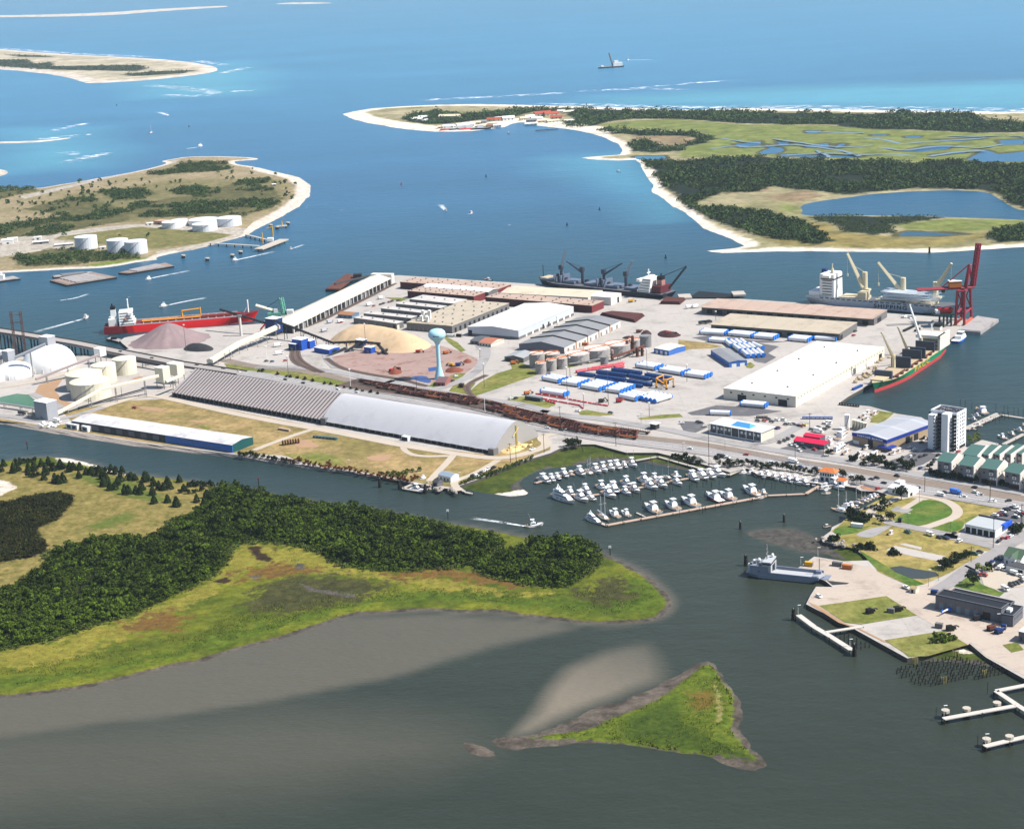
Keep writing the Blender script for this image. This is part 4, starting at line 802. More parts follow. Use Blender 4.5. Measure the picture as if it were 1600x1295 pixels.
def tank(name, label, cx, cy, key, dpx, h, m, group=None, roof=None, cone=.09, z=ZL, rail=None, n=28):
 ox, oy, w, zw = RG[key]; kk = w/zw; px, py = ox+cx*kk, oy+cy*kk
 c = G(px, py, z+h); e = G(px+dpx*kk, py, z+h); r = (e-c).length/2
 t = thing(name, label, 'tank', (c.x, c.y, z+.05), 0, group)
 q = MB(); q.cyl(0, 0, 0, h, r, n=n, cap=False); q.build('shell', m, t, False)
 q = MB(); q.lathe(0, 0, [(r+.15, h), (r+.15, h+.2), (r*.5, h+r*cone*.75), (.3, h+r*cone+.2)], n); q.build('roof', roof or m, t)
 if rail:
  q = MB()
  for i in range(24):
   a, b = i*math.pi/12, (i+1)*math.pi/12; q.bar((r*math.cos(a), r*math.sin(a), h+1), (r*math.cos(b), r*math.sin(b), h+1), .18)
  q.bar((-r*.8, -r*.6, h+.7), (r*.8, r*.6, h+.9), .5); q.build('walkway', rail, t)
 q = MB(); 
 for i in range(14):
  a0 = -2.4+i*.09; a1 = a0+.09; q.bar((math.cos(a0)*(r+.4), math.sin(a0)*(r+.4), h*i/14), (math.cos(a1)*(r+.4), math.sin(a1)*(r+.4), h*(i+1)/14), .22)
 q.build('stair', STEEL, t)
 return t
for cx, cy, d, h, lb in ((800, 485, 330, 15, 'nearest and widest of the four, conveyor passing in front'), (745, 415, 300, 15, 'second from the front of the four'), (920, 340, 200, 17, 'narrow one in the middle of the four'), (1105, 285, 195, 15, 'rightmost and farthest of the four')):
 tank('bulk_tank', 'cream cone-roofed bulk tank, '+lb, cx, cy, 't', d, h, CREAMP, 'cream bulk tanks', cone=.2)
UG = mat('stained_tank_wall', S(190, 184, 180, .6), .6, .12, .1, .6, seam=[(2, 2.4, .06, .86)], stain=(S(140, 126, 116, .5), .6))
for i, (cx, cy, d, h, lb) in enumerate(((282, 160, 175, 13, 'leftmost tall one'), (455, 160, 175, 11, 'second tall one from the left'), (325, 268, 122, 10, 'small one nearest the camera'), (445, 235, 115, 10, 'small one, second from the left in front'), (568, 212, 118, 10, 'small one, third from the left in front'), (740, 160, 275, 9, 'broad one left of the middle'), (965, 103, 300, 10, 'broad one in the middle'), (1200, 52, 290, 10, 'broad one right of the middle'), (1385, 5, 132, 11, 'narrow one beyond the broad ones'), (1515, -40, 135, 11, 'rightmost silver-grey one'), (1045, 200, 85, 10, 'slim pale vertical one by the red pipes'))):
 tank('storage_tank', 'grey white-topped tank with orange walkway, '+lb if i < 9 else 'grey storage tank in the small farm, '+lb, cx, cy, 'u', d, h, UG if i < 9 else STEEL, 'small tank farm', RW if i < 9 else None, .05, rail=ORANGEP if i < 9 else None, n=20)
for i, (cx, cy) in enumerate(((440, 512), (512, 512), (424, 572), (488, 580))):
 tank('cement_silo', 'slim white silo, '+('back left', 'back right', 'front left', 'front right')[i]+' of four in front of the tan warehouse', cx, cy, 'q', 38, 17 if i < 2 else 14, WHITEP, 'slim silos', cone=.4, n=12)
TKW = mat('tank_white', S(226, 230, 236, .76), .5, .04, .05, .5)
for cx, cy, d, h, lb in ((445, 132, 103, 17, 'alone at the left'), (610, 148, 100, 17, 'left one of the pair'), (705, 155, 105, 17, 'right one of the pair')):
 tank('oil_tank', 'tall white oil tank on the island shore, '+lb, cx, cy, 'x', d, h, TKW, 'tall island oil tanks', z=1.8, cone=.05)
for cx, cy, d, h, lb in ((935, 45, 75, 9, 'half hidden behind the leftmost'), (895, 55, 95, 9, 'leftmost of the low ones'), (1060, 42, 140, 8, 'wide one at the back'), (1065, 65, 118, 10, 'front one in the middle'), (1192, 33, 115, 12, 'rightmost, on a pale pad')):
 tank('oil_tank', 'low white oil tank on the island point, '+lb, cx, cy, 'x', d, h, TKW, 'low island oil tanks', z=1.8, cone=.04)
tank('cement_silo', 'lone white silo beside the blue-trimmed boat building', 1045, 60, 'm', 62, 12, WHITEP, n=14)
for i in range(5): tank('water_tank', 'squat cream tank beside the lone silo, '+nth(i, 5), 1120+i*32, 115+i*9, 'm', 46, 7, CREAMP, 'squat cream tanks', n=12)
# water tower
c = G(687, 592, ZL); t = thing('water_tower', 'pale turquoise water tower with a bulb tank', 'water tower', (c.x, c.y, ZL+.06))
TQ = mat('turquoise_paint', S(180, 224, 236, .78), .45, .05, .1)
q = MB(); q.lathe(0, 0, [(5.2, 0), (4.9, .6), (3.1, 8), (2.1, 12), (1.9, 16), (1.9, 32), (2.4, 35)], 24); q.build('pedestal', TQ, t, True)
q = MB(); q.lathe(0, 0, [(2.2, 34), (3.4, 36.4), (6.2, 38.6), (8, 41), (8.3, 43), (7.6, 45.4), (5.6, 47.2), (3, 48), (.3, 48.3)], 32); q.build('bulb', TQ, t, True)
q = MB()
for i in range(8):
 a = -1.95+i*.085; q.box(8.25*math.cos(a)-.3, 8.25*math.cos(a)+.3, 8.25*math.sin(a)-.25, 8.25*math.sin(a)+.1, 42.2, 42.9+(.5 if i == 0 else 0))
q.build('lettering', mat('dark_lettering', S(50, 70, 80, .5), .7), t)
q = MB(); q.box(-1.2, 1.2, -5.1, -4.3, 0, 2.6); q.build('door', STEEL, t)
shed('pump_house', 'small house with a mauve roof at the foot of the water tower', 'e 195,1070 355,1075 450,985', 3.5, 3, 0, mat('brick_pink', S(186, 120, 110, .55), .85, .12), mat('mauve_roof', S(140, 108, 112, .5), .85, .1), .4, cat='house', doors=row('f', 2, .2, .9, .3, 0, 2.4, WD, 'window'))
shed('office_building', 'terracotta-roofed office with pale wings beside the white gabled warehouse', 'r 155,598 270,612 395,570', 3.8, 2, 0, WC, mat('terracotta_roof', S(206, 130, 104, .55), .85, .12), .5, cat='office', doors=row('f', 4, .05, .95, .4, .8, 2.4, WD, 'window')); shed('office_building', 'slate-roofed hut left of the terracotta office', 'r 78,585 160,592 245,545', 3.6, 1.8, 0, WG, mat('slate_roof', S(110, 114, 120, .5), .8, .1), .5, cat='office', doors=row('f', 2, .1, .9, .4, .8, 2.4, WD, 'window'))
shed('pilot_house', 'blue-grey house with a rust-brown roof beside the long quay shed', 'y 845,542 1000,552 1025,518', 4, 2, 0, mat('bluegrey_wall', S(128, 152, 176, .55), .8), mat('rust_roof', S(188, 132, 92, .55), .85, .12), .4, cat='house', doors=row('f', 3, .05, .95, .3, .8, 2.6, WGL, 'window'))
shed('workshop', 'grey gabled workshop left of the small tank farm', 'r 385,728 560,742 640,690', 4.5, 2, 1, WG, mat('pale_grey_roof', S(180, 182, 184, .6), .6, .08), .3, cat='shed', doors=[('f', .1, .35, 0, 3.4, WD, 'door'), ('f', .6, .85, 0, 3, STEEL, 'door')])
shed('workshop', 'long cream-roofed workshop with a blue front beyond the tanks', 'G 965,655 1060,672 1160,640', 5, .8, 0, WB, mat('cream_roof2', S(236, 226, 206, .72), .7, .06), .2, cat='shed', doors=row('f', 3, .05, .95, .5, 0, 3.4, WHITEP, 'door'))
shed('tank_office', 'tan hut beside the island oil tanks', 'x 800,52 850,54 862,44', 5, 0, 0, mat('pink_wall', S(206, 160, 140, .6), .8), mat('pink_roof', S(214, 176, 150, .6), .8), .1, cat='hut', doors=[('f', .4, .6, 0, 2.4, WD, 'door')])
# right-hand town
t, L, Wd = shed('boat_storage', 'tan metal boat shed with a blue fascia and a pale ridged roof', '0 1331.4,675.6 1385.5,687.4 1445.6,657.2', 9, 1.6, 1, WT, mat('silver_roof', S(188, 190, 196, .64), .45, .06, .05, seam=[(1, 1.6, .15, .93), (1, 26, .15, 1.18)]), .2, gm=WB, doors=[('f', .46, .6, 0, 6, WD, 'door'), ('f', .03, .2, .4, 3, WHITEP, 'roller_door'), ('f', .93, .99, 3, 5.5, WHITEP, 'sign_panel')]+row('r', 2, .35, .7, .5, 0, 5.5, WD, 'door'), cat='boat shed')
q = MB(); q.box(-.1, L+.1, -.1, .3, 6.3, 8.98); q.box(L-.3, L+.1, .3, Wd, 6.3, 8.98); q.build('fascia', mat('royal_blue', S(34, 62, 158, .7), .6, .06), t)
q = MB(); q.box(L*.8, L+1.5, -3.5, 0, 2.6, 3.6, 0); q.box(L, L+4, -3, Wd*.12, 2.6, 3.5, 0); q.build('awning', mat('royal_blue', (1, 1, 1)), t)
def text(name, body, size, m, parent, loc, rot, ext=.05):
 cu = D.curves.new(name, 'FONT'); cu.body = body; cu.size = size; cu.extrude = ext; cu.align_x = 'CENTER'; cu.align_y = 'CENTER'; cu.offset = size*.024; cu.space_character = 1.3
 tmp = D.objects.new('tmp', cu); COL.objects.link(tmp); bpy.context.view_layer.update()
 me = D.meshes.new_from_object(tmp.evaluated_get(bpy.context.evaluated_depsgraph_get())); D.objects.remove(tmp)
 me.materials.append(m); o = D.objects.new(name, me); COL.objects.link(o); o.parent = parent; o.location = loc; o.rotation_euler = rot
 return o
text('lettering', 'PORTSIDE MARINA', 2.3, WHITEP, t, (L*.52, -.16, 7.6), (math.pi/2, 0, 0))
t, L, Wd = shed('shop', 'grey-walled shop with a bright red metal roof by the parking lot', 'm 430,350 778,402 812,352', 4.2, 2.0, 0, mat('shop_grey', S(120, 120, 132, .5), .8), mat('red_roof', S(226, 34, 78, .75), .5, .05, .05, seam=[(0, 1.5, .12, .92)]), .3, gm=mat('red_roof', (1, 1, 1)), cat='shop', doors=row('f', 3, .2, .95, .2, 0, 2.4, WGL, 'window')+[('f', .26, .36, 2.6, 3.3, WHITEP, 'sign_panel')])
shed('shop', 'rear wing of the red-roofed shop, roof red too', 'm 540,292 738,322 775,285', 5.6, 1.2, 0, mat('shop_grey', (1, 1, 1)), mat('red_roof', (1, 1, 1)), .3, gm=mat('red_roof', (1, 1, 1)), cat='shop')
t, L, Wd = shed('office_building', 'two-storey grey office with a white flat roof and a blue hipped skylight', 'n 345,160 942,268 1138,205', 8, 0, 0, mat('office_grey', S(128, 130, 136, .5), .8, .08), mat('office_roof', S(220, 222, 222, .72), .7, .06, stain=(S(190, 192, 192, .6), .5)), 1.0, cat='office', doors=row('f', 5, .05, .42, .5, 4.2, 6.2, WHITEP, 'window')+row('f', 5, .58, .97, .5, 4.2, 6.2, WHITEP, 'window')+row('f', 10, .03, .97, .4, 1, 3, WGL, 'window')+[('f', .44, .56, 0, 7.4, WGL, 'entrance')]+row('r', 5, .1, .9, .3, 4.4, 6, WGL, 'window')+row('r', 5, .1, .9, .3, 1, 2.6, WGL, 'window'))
q = MB(); x0, x1, y0, y1 = L*.36, L*.72, Wd*.22, Wd*.72; q.add([(x0, y0, 8.36), (x1, y0, 8.36), (x1, y1, 8.36), (x0, y1, 8.36), (x0+3, (y0+y1)/2, 11), (x1-3, (y0+y1)/2, 11)], [(0, 1, 5, 4), (1, 2, 5), (2, 3, 4, 5), (3, 0, 4)]); q.build('skylight', mat('sky_blue_roof', S(84, 160, 216, .75), .4, .06, seam=[(0, 2, .1, .88)]), t)
q = MB(); q.box(.95, L-.95, .8, L and 1.02, 0, .9); q.build('plinth', TRIMW, t)
for i in range(8):
 q = MB(); x = .6+i*(L-1.2)/7; q.box(x-.25, x+.25, .2, .7, 0, 7.95); q.build('column', TRIMW, t)
q = MB(); q.box(L-1.0, L-.85, 1.2, Wd-1.2, 0, 7.9); q.build('side_cladding', WC, t)
t, L, Wd = shed('clubhouse', 'white marina clubhouse with an orange tiled roof and dark arches', 'm 722,697 905,722 935,690', 7.5, 0, 0, WHITEP, WHITEP, .4, roof=False, cat='clubhouse', doors=row('f', 3, .05, .95, .6, .2, 3, WD, 'arch')+row('f', 6, .05, .95, .6, 4.2, 6.2, WGL, 'window')+row('r', 2, .1, .9, .4, 4.2, 6.2, WGL, 'window'))
q = MB(); q.add([(-.6, -.6, 7.4), (L+.6, -.6, 7.4), (L+.6, Wd+.6, 7.4), (-.6, Wd+.6, 7.4), (3, Wd/2, 10), (L-3, Wd/2, 10)], [(0, 1, 5, 4), (1, 2, 5), (2, 3, 4, 5), (3, 0, 4), (0, 3, 2, 1)]); q.build('roof', mat('orange_tiles', S(232, 134, 74, .68), .8, .1, .1), t)
shed('clubhouse_annex', 'small orange-roofed annex right of the clubhouse', 'm 915,800 1010,818 1060,790', 3.2, 1.6, 0, WHITEP, mat('orange_tiles', (1, 1, 1)), .3, gm=mat('orange_tiles', (1, 1, 1)), cat='annex', doors=[('f', .4, .6, 0, 2.2, WD, 'door')])
t, L, Wd = shed('restaurant', 'low white building with a dark strip across its roof beside the road', 'c 285,228 642,305 738,205', 4.3, 1.3, 0, WHITEP, mat('off_white_roof', S(222, 220, 218, .74), .6, .06), .3, gm=WHITEP, cat='restaurant', doors=row('f', 2, .2, .5, .5, .8, 2.6, WGL, 'window')+[('r', .2, .4, 0, 2.4, WD, 'door')])
q = MB(); q.add([(L*.42, -.02, 4.42), (L*.6, -.02, 4.42), (L*.6, Wd/2, 5.72), (L*.42, Wd/2, 5.72)], [(0, 1, 2, 3)]); q.build('dark_roof_strip', mat('black_roof', S(44, 42, 46, .5), .8), t); q = MB(); q.box(1, 6, Wd*.55, Wd, 4.2, 7); q.build('roof_house', WHITEP, t)
t, L, Wd = shed('garage', 'white flat-roofed garage with five dark service bays', 'v 372,490 852,585 1075,455', 5.4, 0, 0, WHITEP, mat('garage_roof', S(190, 194, 196, .66), .7, .06), .1, cat='garage', doors=row('f', 5, .01, .99, .76, .05, 4, WD, 'service_bay'))
q = MB(); q.box(L-1, L+1.4, Wd*.5, Wd+1.5, 3.6, 6.4); q.build('blue_sign_band', mat('bright_blue', S(40, 96, 220, .75), .5, .05), t); q = MB(); q.box(0, L, Wd-.4, Wd+.3, 5.4, 6.8); q.build('parapet', mat('slate_parapet', S(84, 88, 108, .5), .8), t)
t, L, Wd = shed('depot', 'long dark-roofed grey depot with pale roller doors', 'b 198,465 1152,672 1286,594', 8.3, 0, 0, mat('depot_wall', S(132, 134, 142, .5), .85, .1, .1, seam=[(0, 6.3, .03, .7)]), mat('black_membrane', S(40, 44, 54, .5), .8, .15, .05), .1, cat='depot', parapet=.5, doors=row('f', 5, .03, .69, .5, 0, 4.5, mat('roller_grey', S(140, 160, 176, .5), .7), 'roller_door')+[('f', .73, .84, 0, 4.8, WD, 'open_bay')]+row('f', 6, .03, .84, .3, 4.9, 5.4, ORANGEP, 'door_lamp'))
t, L2, W2 = shed('depot', 'lower dark-roofed wing behind and right of the long depot', 'b 1148,742 1325,775 1520,645', 6.4, 0, 0, mat('depot_wall', (1, 1, 1)), mat('black_membrane', (1, 1, 1)), .1, cat='depot', parapet=.5, doors=row('r', 6, .1, .9, .3, 3.5, 5, WGL, 'window'))
q = MB(); q.box(L2*.2, L2*.55, W2*.25, W2*.5, 6.8, 8.6); q.build('roof_unit', WHITEP, t)
shed('depot', 'dark-roofed rear strip of the long depot', 'b 420,410 1290,602 1345,562', 6.2, 0, 0, mat('depot_wall', (1, 1, 1)), mat('black_membrane', (1, 1, 1)), .1, cat='depot', parapet=.5)
shed('grey_house', 'grey flat house cut by the right edge below the depot', 'b 1395,985 1600,1030 1700,950', 6, 0, 0, mat('depot_wall', (1, 1, 1)), RW, .2, cat='house', doors=row('f', 3, .1, .9, .4, 1, 3, WGL, 'window'))
t, L, Wd = shed('house', 'white house with a green cross-gabled roof at the right edge', 'v 962,985 1250,1045 1380,920', 5.5, 4.2, 0, WHITEP, mat('green_roof', S(98, 124, 100, .5), .8, .1), .6, gm=WHITEP, cat='house', doors=row('f', 3, .08, .9, .3, 1, 3, WGL, 'window'))
q = MB(); x0, x1 = L*.42, L*.78; q.add([(x0, -3, 5.6), (x1, -3, 5.6), ((x0+x1)/2, -3, 9.2), (x0, Wd/2, 5.6), (x1, Wd/2, 5.6), ((x0+x1)/2, Wd/2, 9.2)], [(0, 2, 5, 3), (2, 1, 4, 5)], 0); q.add([(x0+.3, -2.6, 0), (x1-.3, -2.6, 0), (x1-.3, -2.6, 5.6), ((x0+x1)/2, -2.6, 9), (x0+.3, -2.6, 5.6), (x0+.3, .8, 0), (x1-.3, .8, 0), (x0+.3, .8, 5.6), (x1-.3, .8, 5.6)], [(0, 1, 2, 3, 4), (0, 4, 7, 5), (1, 6, 8, 2)], 1); q.build('front_gable', [mat('green_roof', (1, 1, 1)), WHITEP], t)
shed('carport', 'white carport with a cluttered flat roof in front of the green-roofed house', 'v 1010,1125 1300,1195 1400,1130', 4, 0, 0, WHITEP, mat('dark_flat_roof', S(90, 90, 96, .5), .8, .2), .2, cat='carport', doors=row('f', 2, .25, .95, .7, .1, 3, WD, 'open_bay'))
# condominium block
a, ang, L, Wd = frame('a 222,205 562,255 755,172', ZL+28.5)
t = thing('condominium', 'ten-storey white apartment block with dark recessed balconies', 'apartment block', (a.x, a.y, ZL+.06), ang)
HH = 28.5
q = MB(); q.box(.5, L, 6, Wd, 0, HH); q.box(1.5, L*.3, 0, 6.2, 0, HH-1); q.box(L*.6, L*.84, -1.5, 6.2, 0, HH+1.6); q.build('wall', mat('condo_white', S(236, 238, 240, .8), .7, .04), t)
q = MB(); q.box(.9, L-.4, 6.4, Wd-.4, HH, HH+.3, 0)
for x0, x1, y0, y1 in ((.5, L, 6, 6.5), (.5, L, Wd-.5, Wd), (.5, 1, 6.5, Wd-.5), (L-.5, L, 6.5, Wd-.5)): q.box(x0, x1, y0, y1, HH+.02, HH+1.5, 1)
for i in range(16): x, y = random.uniform(3, L-4), random.uniform(8, Wd-3); q.box(x, x+1.2, y, y+1.2, HH+.3, HH+1.2, 2)
q.build('roof', [mat('condo_roof', S(70, 66, 78, .5), .8, .2), mat('condo_white', (1, 1, 1)), STEEL], t)
for f in range(10):
 z = f*HH/10
 for x0, x1 in ((L*.3, L*.6), (L*.84, L*.995), (-.8, 1.4)):
  q = MB(); q.box(x0+.05, x1-.05, 5.85, 6.05, z+.3, z+2.5); q.build('recess', WD, t)
  q = MB(); q.box(x0+.05, x1-.05, 2.5 if x0 > 0 else 5, 6.0, z, z+.18); q.box(x0+.05, x1-.05, 2.5 if x0 > 0 else 5, 2.62 if x0 > 0 else 5.1, z+.18, z+1.0, 1); q.build('balcony', [mat('balcony_slab', S(190, 190, 196, .6), .7), mat('balcony_rail', S(60, 62, 70, .5), .6)], t)
 for u in (.1, .42, .62, .8):
  q = MB(); q.box(L-.1, L+.06, Wd*.3+u*Wd*.66-.8, Wd*.3+u*Wd*.66+.6, z+1, z+2.3); q.build('window', WGL, t)
 q = MB(); q.box(L*.27, L*.3+.05, -.05, 1, z+1, z+2); q.build('window', WGL, t)
q = MB(); q.box(L-.1, L+.1, Wd*.5, Wd*.95, .3, 2.6); q.build('ground_opening', WD, t)
# townhouses
GRR = mat('seagreen_roof', S(92, 132, 124, .52), .75, .08, .1, seam=[(0, .8, .15, .93)])
def town(s, lb, h=12):
 a, ang, L, Wd = frame(s, ZL+h)
 t = thing('townhouse', lb, 'townhouse', (a.x, a.y, ZL+.06), ang, 'green-roofed townhouses')
 q = MB(); q.box(0, L*.36, 1.4, Wd, 0, h-.1); q.box(L*.34, L-.2, 0, Wd, 0, h-.1); q.build('wall', mat('town_grey', S(158, 156, 160, .5), .8, .06), t)
 q = MB(); q.box(L*.33, L-.15, -.05, .3, 0, 3.4); q.box(-.05, L*.35, 1.3, 1.6, 0, 3.4); q.build('brick_base', mat('town_brick', S(92, 70, 64, .5), .85, .2), t)
 q = MB(); q.add([(-.4, -.6, h), (L-.3, -.6, h), (L-.3, Wd*.7, h+3.6), (-.4, Wd*.7, h+3.6), (-.4, Wd+.3, h), (L-.3, Wd+.3, h)], [(0, 1, 2, 3), (3, 2, 5, 4), (0, 3, 4), (0, 4, 5, 1)]); q.build('roof', GRR, t)
 q = MB(); q.add([(x, y, z) for x in (L-.3, L+.35) for y, z in ((-.8, 0), (-.8, h+.4), (Wd*.7, h+4.2), (Wd+.4, h+.6), (Wd+.4, 0))], [(0, 1, 2, 3, 4), (9, 8, 7, 6, 5), (0, 5, 6, 1), (1, 6, 7, 2), (2, 7, 8, 3), (3, 8, 9, 4)]); q.build('party_wall', mat('town_white', S(234, 226, 216, .75), .7, .05), t)
 for x0, x1, z0, z1, m in ((.52, .74, 7.2, 9.2, WHITEP), (.59, .67, 7.6, 8.8, WD), (.5, .8, 9.8, 10.5, WD), (.6, .66, 10.8, 11.4, WD), (.56, .66, 4.2, 5.6, WHITEP), (.72, .82, 4.2, 5.6, WHITEP), (.86, .94, 4.2, 5.6, WHITEP), (.1, .2, 7.5, 8.7, WD)):
  q = MB(); y = 1.4 if x1 < .34 else 0; e = .14 if m is WHITEP else .2; q.box(L*x0, L*x1, y-e, y+.1, z0, z1); q.build('window', m, t)
 for u in (.12, .4):
  for z in (4.5, 8): 
   q = MB(); q.box(L+.3, L+.45, Wd*u, Wd*u+1.1, z, z+1.4); q.build('window', WGL, t)
for i, s in enumerate(('af 30,805 220,835 315,755', 'af 305,852 502,884 598,797', 'af 588,893 796,925 890,838', 'af 880,938 1090,980 1184,897', 'af 1175,985 1390,1030 1485,945')):
 town(s, 'grey townhouse with sea-green roof in the roadside row, '+nth(i, 5))
for i, s in enumerate(('af 360,722 548,750 648,640', 'af 590,718 692,738 788,634', 'af 730,714 832,736 928,628', 'af 870,708 972,732 1072,612', 'af 1015,702 1115,726 1215,604', 'af 1158,696 1258,720 1358,598')):
 town(s, 'grey townhouse with sea-green roof in the row behind, '+nth(i, 6))
# waterfront hut and house on the channel
t, L, Wd = shed('bunk_house', 'pale blue-grey roofed house with a white porch near the channel dock', 'z 425,408 560,440 605,395', 4, 1.6, 0, WHITEP, mat('blue_grey_roof', S(160, 178, 194, .58), .7, .06), .3, gm=WHITEP, cat='house', doors=row('f', 3, .1, .9, .35, .6, 2.4, WGL, 'window'))
shed('net_shed', 'small dark-roofed shed in front of the pale blue-grey house', 'z 365,480 420,498 468,470', 3.2, 1.6, 0, WG, mat('dark_hut_roof', S(92, 90, 94, .5), .8), .3, cat='shed', doors=[('f', .3, .6, 0, 2.2, WD, 'door')])
shed('guard_hut', 'small hut with a yellow-brown roof by the ramp road', 'M 975,552 1012,560 1030,545', 2.8, .9, 0, WC, mat('hut_roof', S(190, 170, 120, .6), .8), .3, cat='hut', doors=[('f', .3, .6, 0, 2.1, WD, 'door')])
shed('gate_canopy', 'white gate canopy over dark posts near the office', 'ab 990,240 1055,252 1105,235', 4.5, 0, 0, mat('gate_dark', S(70, 68, 70, .5), .8), RW, .9, cat='gatehouse', doors=[('f', .2, .4, 0, 3, WD, 'opening')])
shed('gate_hut', 'small grey cabin on the grass beside the red pipes', 'aa 1352,240 1500,262 1520,250', 3.2, 0, 0, mat('gate_hut_wall', S(70, 90, 100, .5), .8), mat('gate_hut_roof', S(130, 140, 146, .55), .7), .1, cat='cabin', doors=row('f', 6, .05, .95, .6, .8, 2.4, WGL, 'window'))
shed('brick_hut', 'dark brick hut at the corner of the yard road', 'e 570,1095 630,1100 640,1085', 3.6, 0, 0, mat('brick_dark', S(110, 66, 60, .5), .85), mat('hut_slate', S(90, 94, 104, .5), .8), .2, cat='hut', doors=[('f', .3, .7, 0, 2.4, WD, 'door')])
# ---------------------------------------------------------------- ships, cranes, bridge, conveyors, heaps
def line2(s, z=0.0):
 a, b = GP(s, z)[:2]; d = b-a; return a, math.atan2(d.y, d.x), math.hypot(d.x, d.y)
def hull_mb(L, B, D, boot=1.0, rake=.05, sheer=1.5, fine=.22, bul=.0, flat=.9):
 b = MB(); N = 22; rows = []
 for i in range(N+1):
  t = i/N
  hb = B/2*(1 if .12 < t < 1-fine else (flat+(1-flat)*t/.12 if t <= .12 else max(0, 1-((t-1+fine)/fine)**2.2)))
  hw = B/2*(1 if .18 < t < 1-fine*1.3 else (.6+.4*t/.18 if t <= .18 else max(0, 1-((t-1+fine*1.3)/(fine*1.3))**1.8)))
  zd = D+sheer*max(0, (t-.8)/.2)**1.5+bul*max(0, (.15-t)/.15)
  xd = t*L; xw = L*(.02+t*(1-.02-rake))
  rows.append([(xw, -hw, -1), (xw, -hw, boot), (xd, -hb, zd), (xd, hb, zd), (xw, hw, boot), (xw, hw, -1)])
 vs = [p for r in rows for p in r]; b.add(vs, [])
 for i in range(N):
  k = i*6
  for j, m in ((0, 1), (1, 0), (2, 2), (3, 0), (4, 1)):
   b.f.append([k+j, k+6+j, k+7+j, k+j+1]); b.mi.append(m)
 b.f.append([0, 1, 4, 5]); b.mi.append(1); b.f.append([1, 2, 3, 4]); b.mi.append(0)
 return b
def part(parent, name, m, fn, label=None, smooth=False):
 q = MB(); fn(q); return q.build(name, m, parent, smooth, label)
REDH = mat('red_hull', S(240, 34, 36, .95), .5, .08, .1); NAVYH = mat('navy_hull', S(34, 40, 62, .5), .5, .1, .1); WHITEH = mat('pale_grey_hull', S(212, 214, 220, .72), .5, .06, .1, stain=(S(170, 160, 150, .6), .4)); GREENH = mat('green_hull', S(24, 128, 88, .8), .5, .08, .1)
BOOT = mat('red_boot', S(206, 72, 74, .65), .6, .12, .2); DECKR = mat('red_deck', S(126, 44, 44, .55), .7, .12, .1); DECKG = mat('grey_deck', S(120, 122, 130, .5), .75, .14, .1); GRNP = mat('greyblue_paint', S(124, 136, 158, .55), .6, .1, .1); CRM = mat('crane_cream', S(230, 218, 182, .7), .55, .06, .2); BLK = mat('black_paint', S(30, 28, 30, .5), .6, .15, .2); SLATE = mat('slate_paint', S(70, 78, 98, .5), .6, .12, .1)
YELP = mat('yellow_paint', S(226, 172, 40, .7), .55, .1, .2); RUST = mat('rust_brown', S(122, 72, 58, .5), .85, .25, .1, .6, stain=(S(158, 104, 84, .55), .6)); DKSTEEL = mat('dark_steel', S(54, 54, 60, .5), .7, .2, .2); REDP = mat('red_paint', S(178, 34, 44, .65), .55, .1, .2)
def tower(t, x0, x1, w, z0, levels, lh, m, taper=.8):
 for i in range(levels):
  sx = (x1-x0)*(1-.08*i); ww = w*(1-.06*i)
  part(t, 'deck_house', m, lambda q: q.box(x0, x0+sx, -ww/2, ww/2, z0+i*lh, z0+(i+1)*lh-.02))
  for s in (-1, 1): part(t, 'window', WD, lambda q: q.box(x0+1, x0+sx-1, s*ww/2-.05 if s > 0 else s*ww/2-.06, s*ww/2+.06 if s > 0 else s*ww/2+.05, z0+i*lh+1.2, z0+i*lh+1.9))
  part(t, 'window', WD, lambda q: q.box(x0+sx-.05, x0+sx+.07, -ww/2+1, ww/2-1, z0+i*lh+1.2, z0+i*lh+2.0))
 return z0+levels*lh
# red tanker
a, ang, L = line2('0 165,520 406,500'); t = thing('tanker', 'red oil tanker with white wheelhouse aft, berthed behind the gravel heap', 'ship', a, ang)
hull_mb(L, 27, 8.5, .6, .04, 2.5).build('hull', [REDH, BOOT, DECKR], t)
part(t, 'stern_shade', mat('shaded_red_hull', S(140, 26, 34, .6), .5, .1), lambda q: q.box(-.3, L*.12, -13.62, -13.45, .7, 8.3))  # darker red panel paints the shade where the stern curves away
part(t, 'deck_trunk', DECKR, lambda q: q.box(L*.24, L*.9, -5, 5, 8.5, 9.6))
zt = tower(t, L*.1, L*.2, 25, 8.5, 5, 2.9, WHITEP)
part(t, 'bridge_wing', WHITEP, lambda q: q.box(L*.16, L*.185, -14, 14, zt-3, zt-.3)); part(t, 'engine_casing', WHITEP, lambda q: q.box(L*.03, L*.085, -9, 9, 8.5, 16))
part(t, 'funnel', WHITEP, lambda q: q.box(L*.045, L*.08, -3, 3, 16, 25.5, 0, .3, .3)); part(t, 'funnel_top', BLK, lambda q: (q.box(L*.047, L*.078, -2.7, 2.7, 25.5, 29), q.cyl(L*.06, 0, 29, 32, .8, n=6)))
part(t, 'radar_mast', WHITEP, lambda q: (q.bar((L*.16, 0, zt), (L*.16, 0, zt+11), .5), q.bar((L*.16, -3, zt+6), (L*.16, 3, zt+6), .35), q.lathe(L*.16, 0, [(0, zt+11), (1.2, zt+12), (0, zt+13.4)], 8)))
part(t, 'fore_mast', WHITEP, lambda q: (q.bar((L*.93, 0, 10), (L*.93, 0, 24), .6), q.bar((L*.9, 0, 10), (L*.93, 0, 18), .25)))
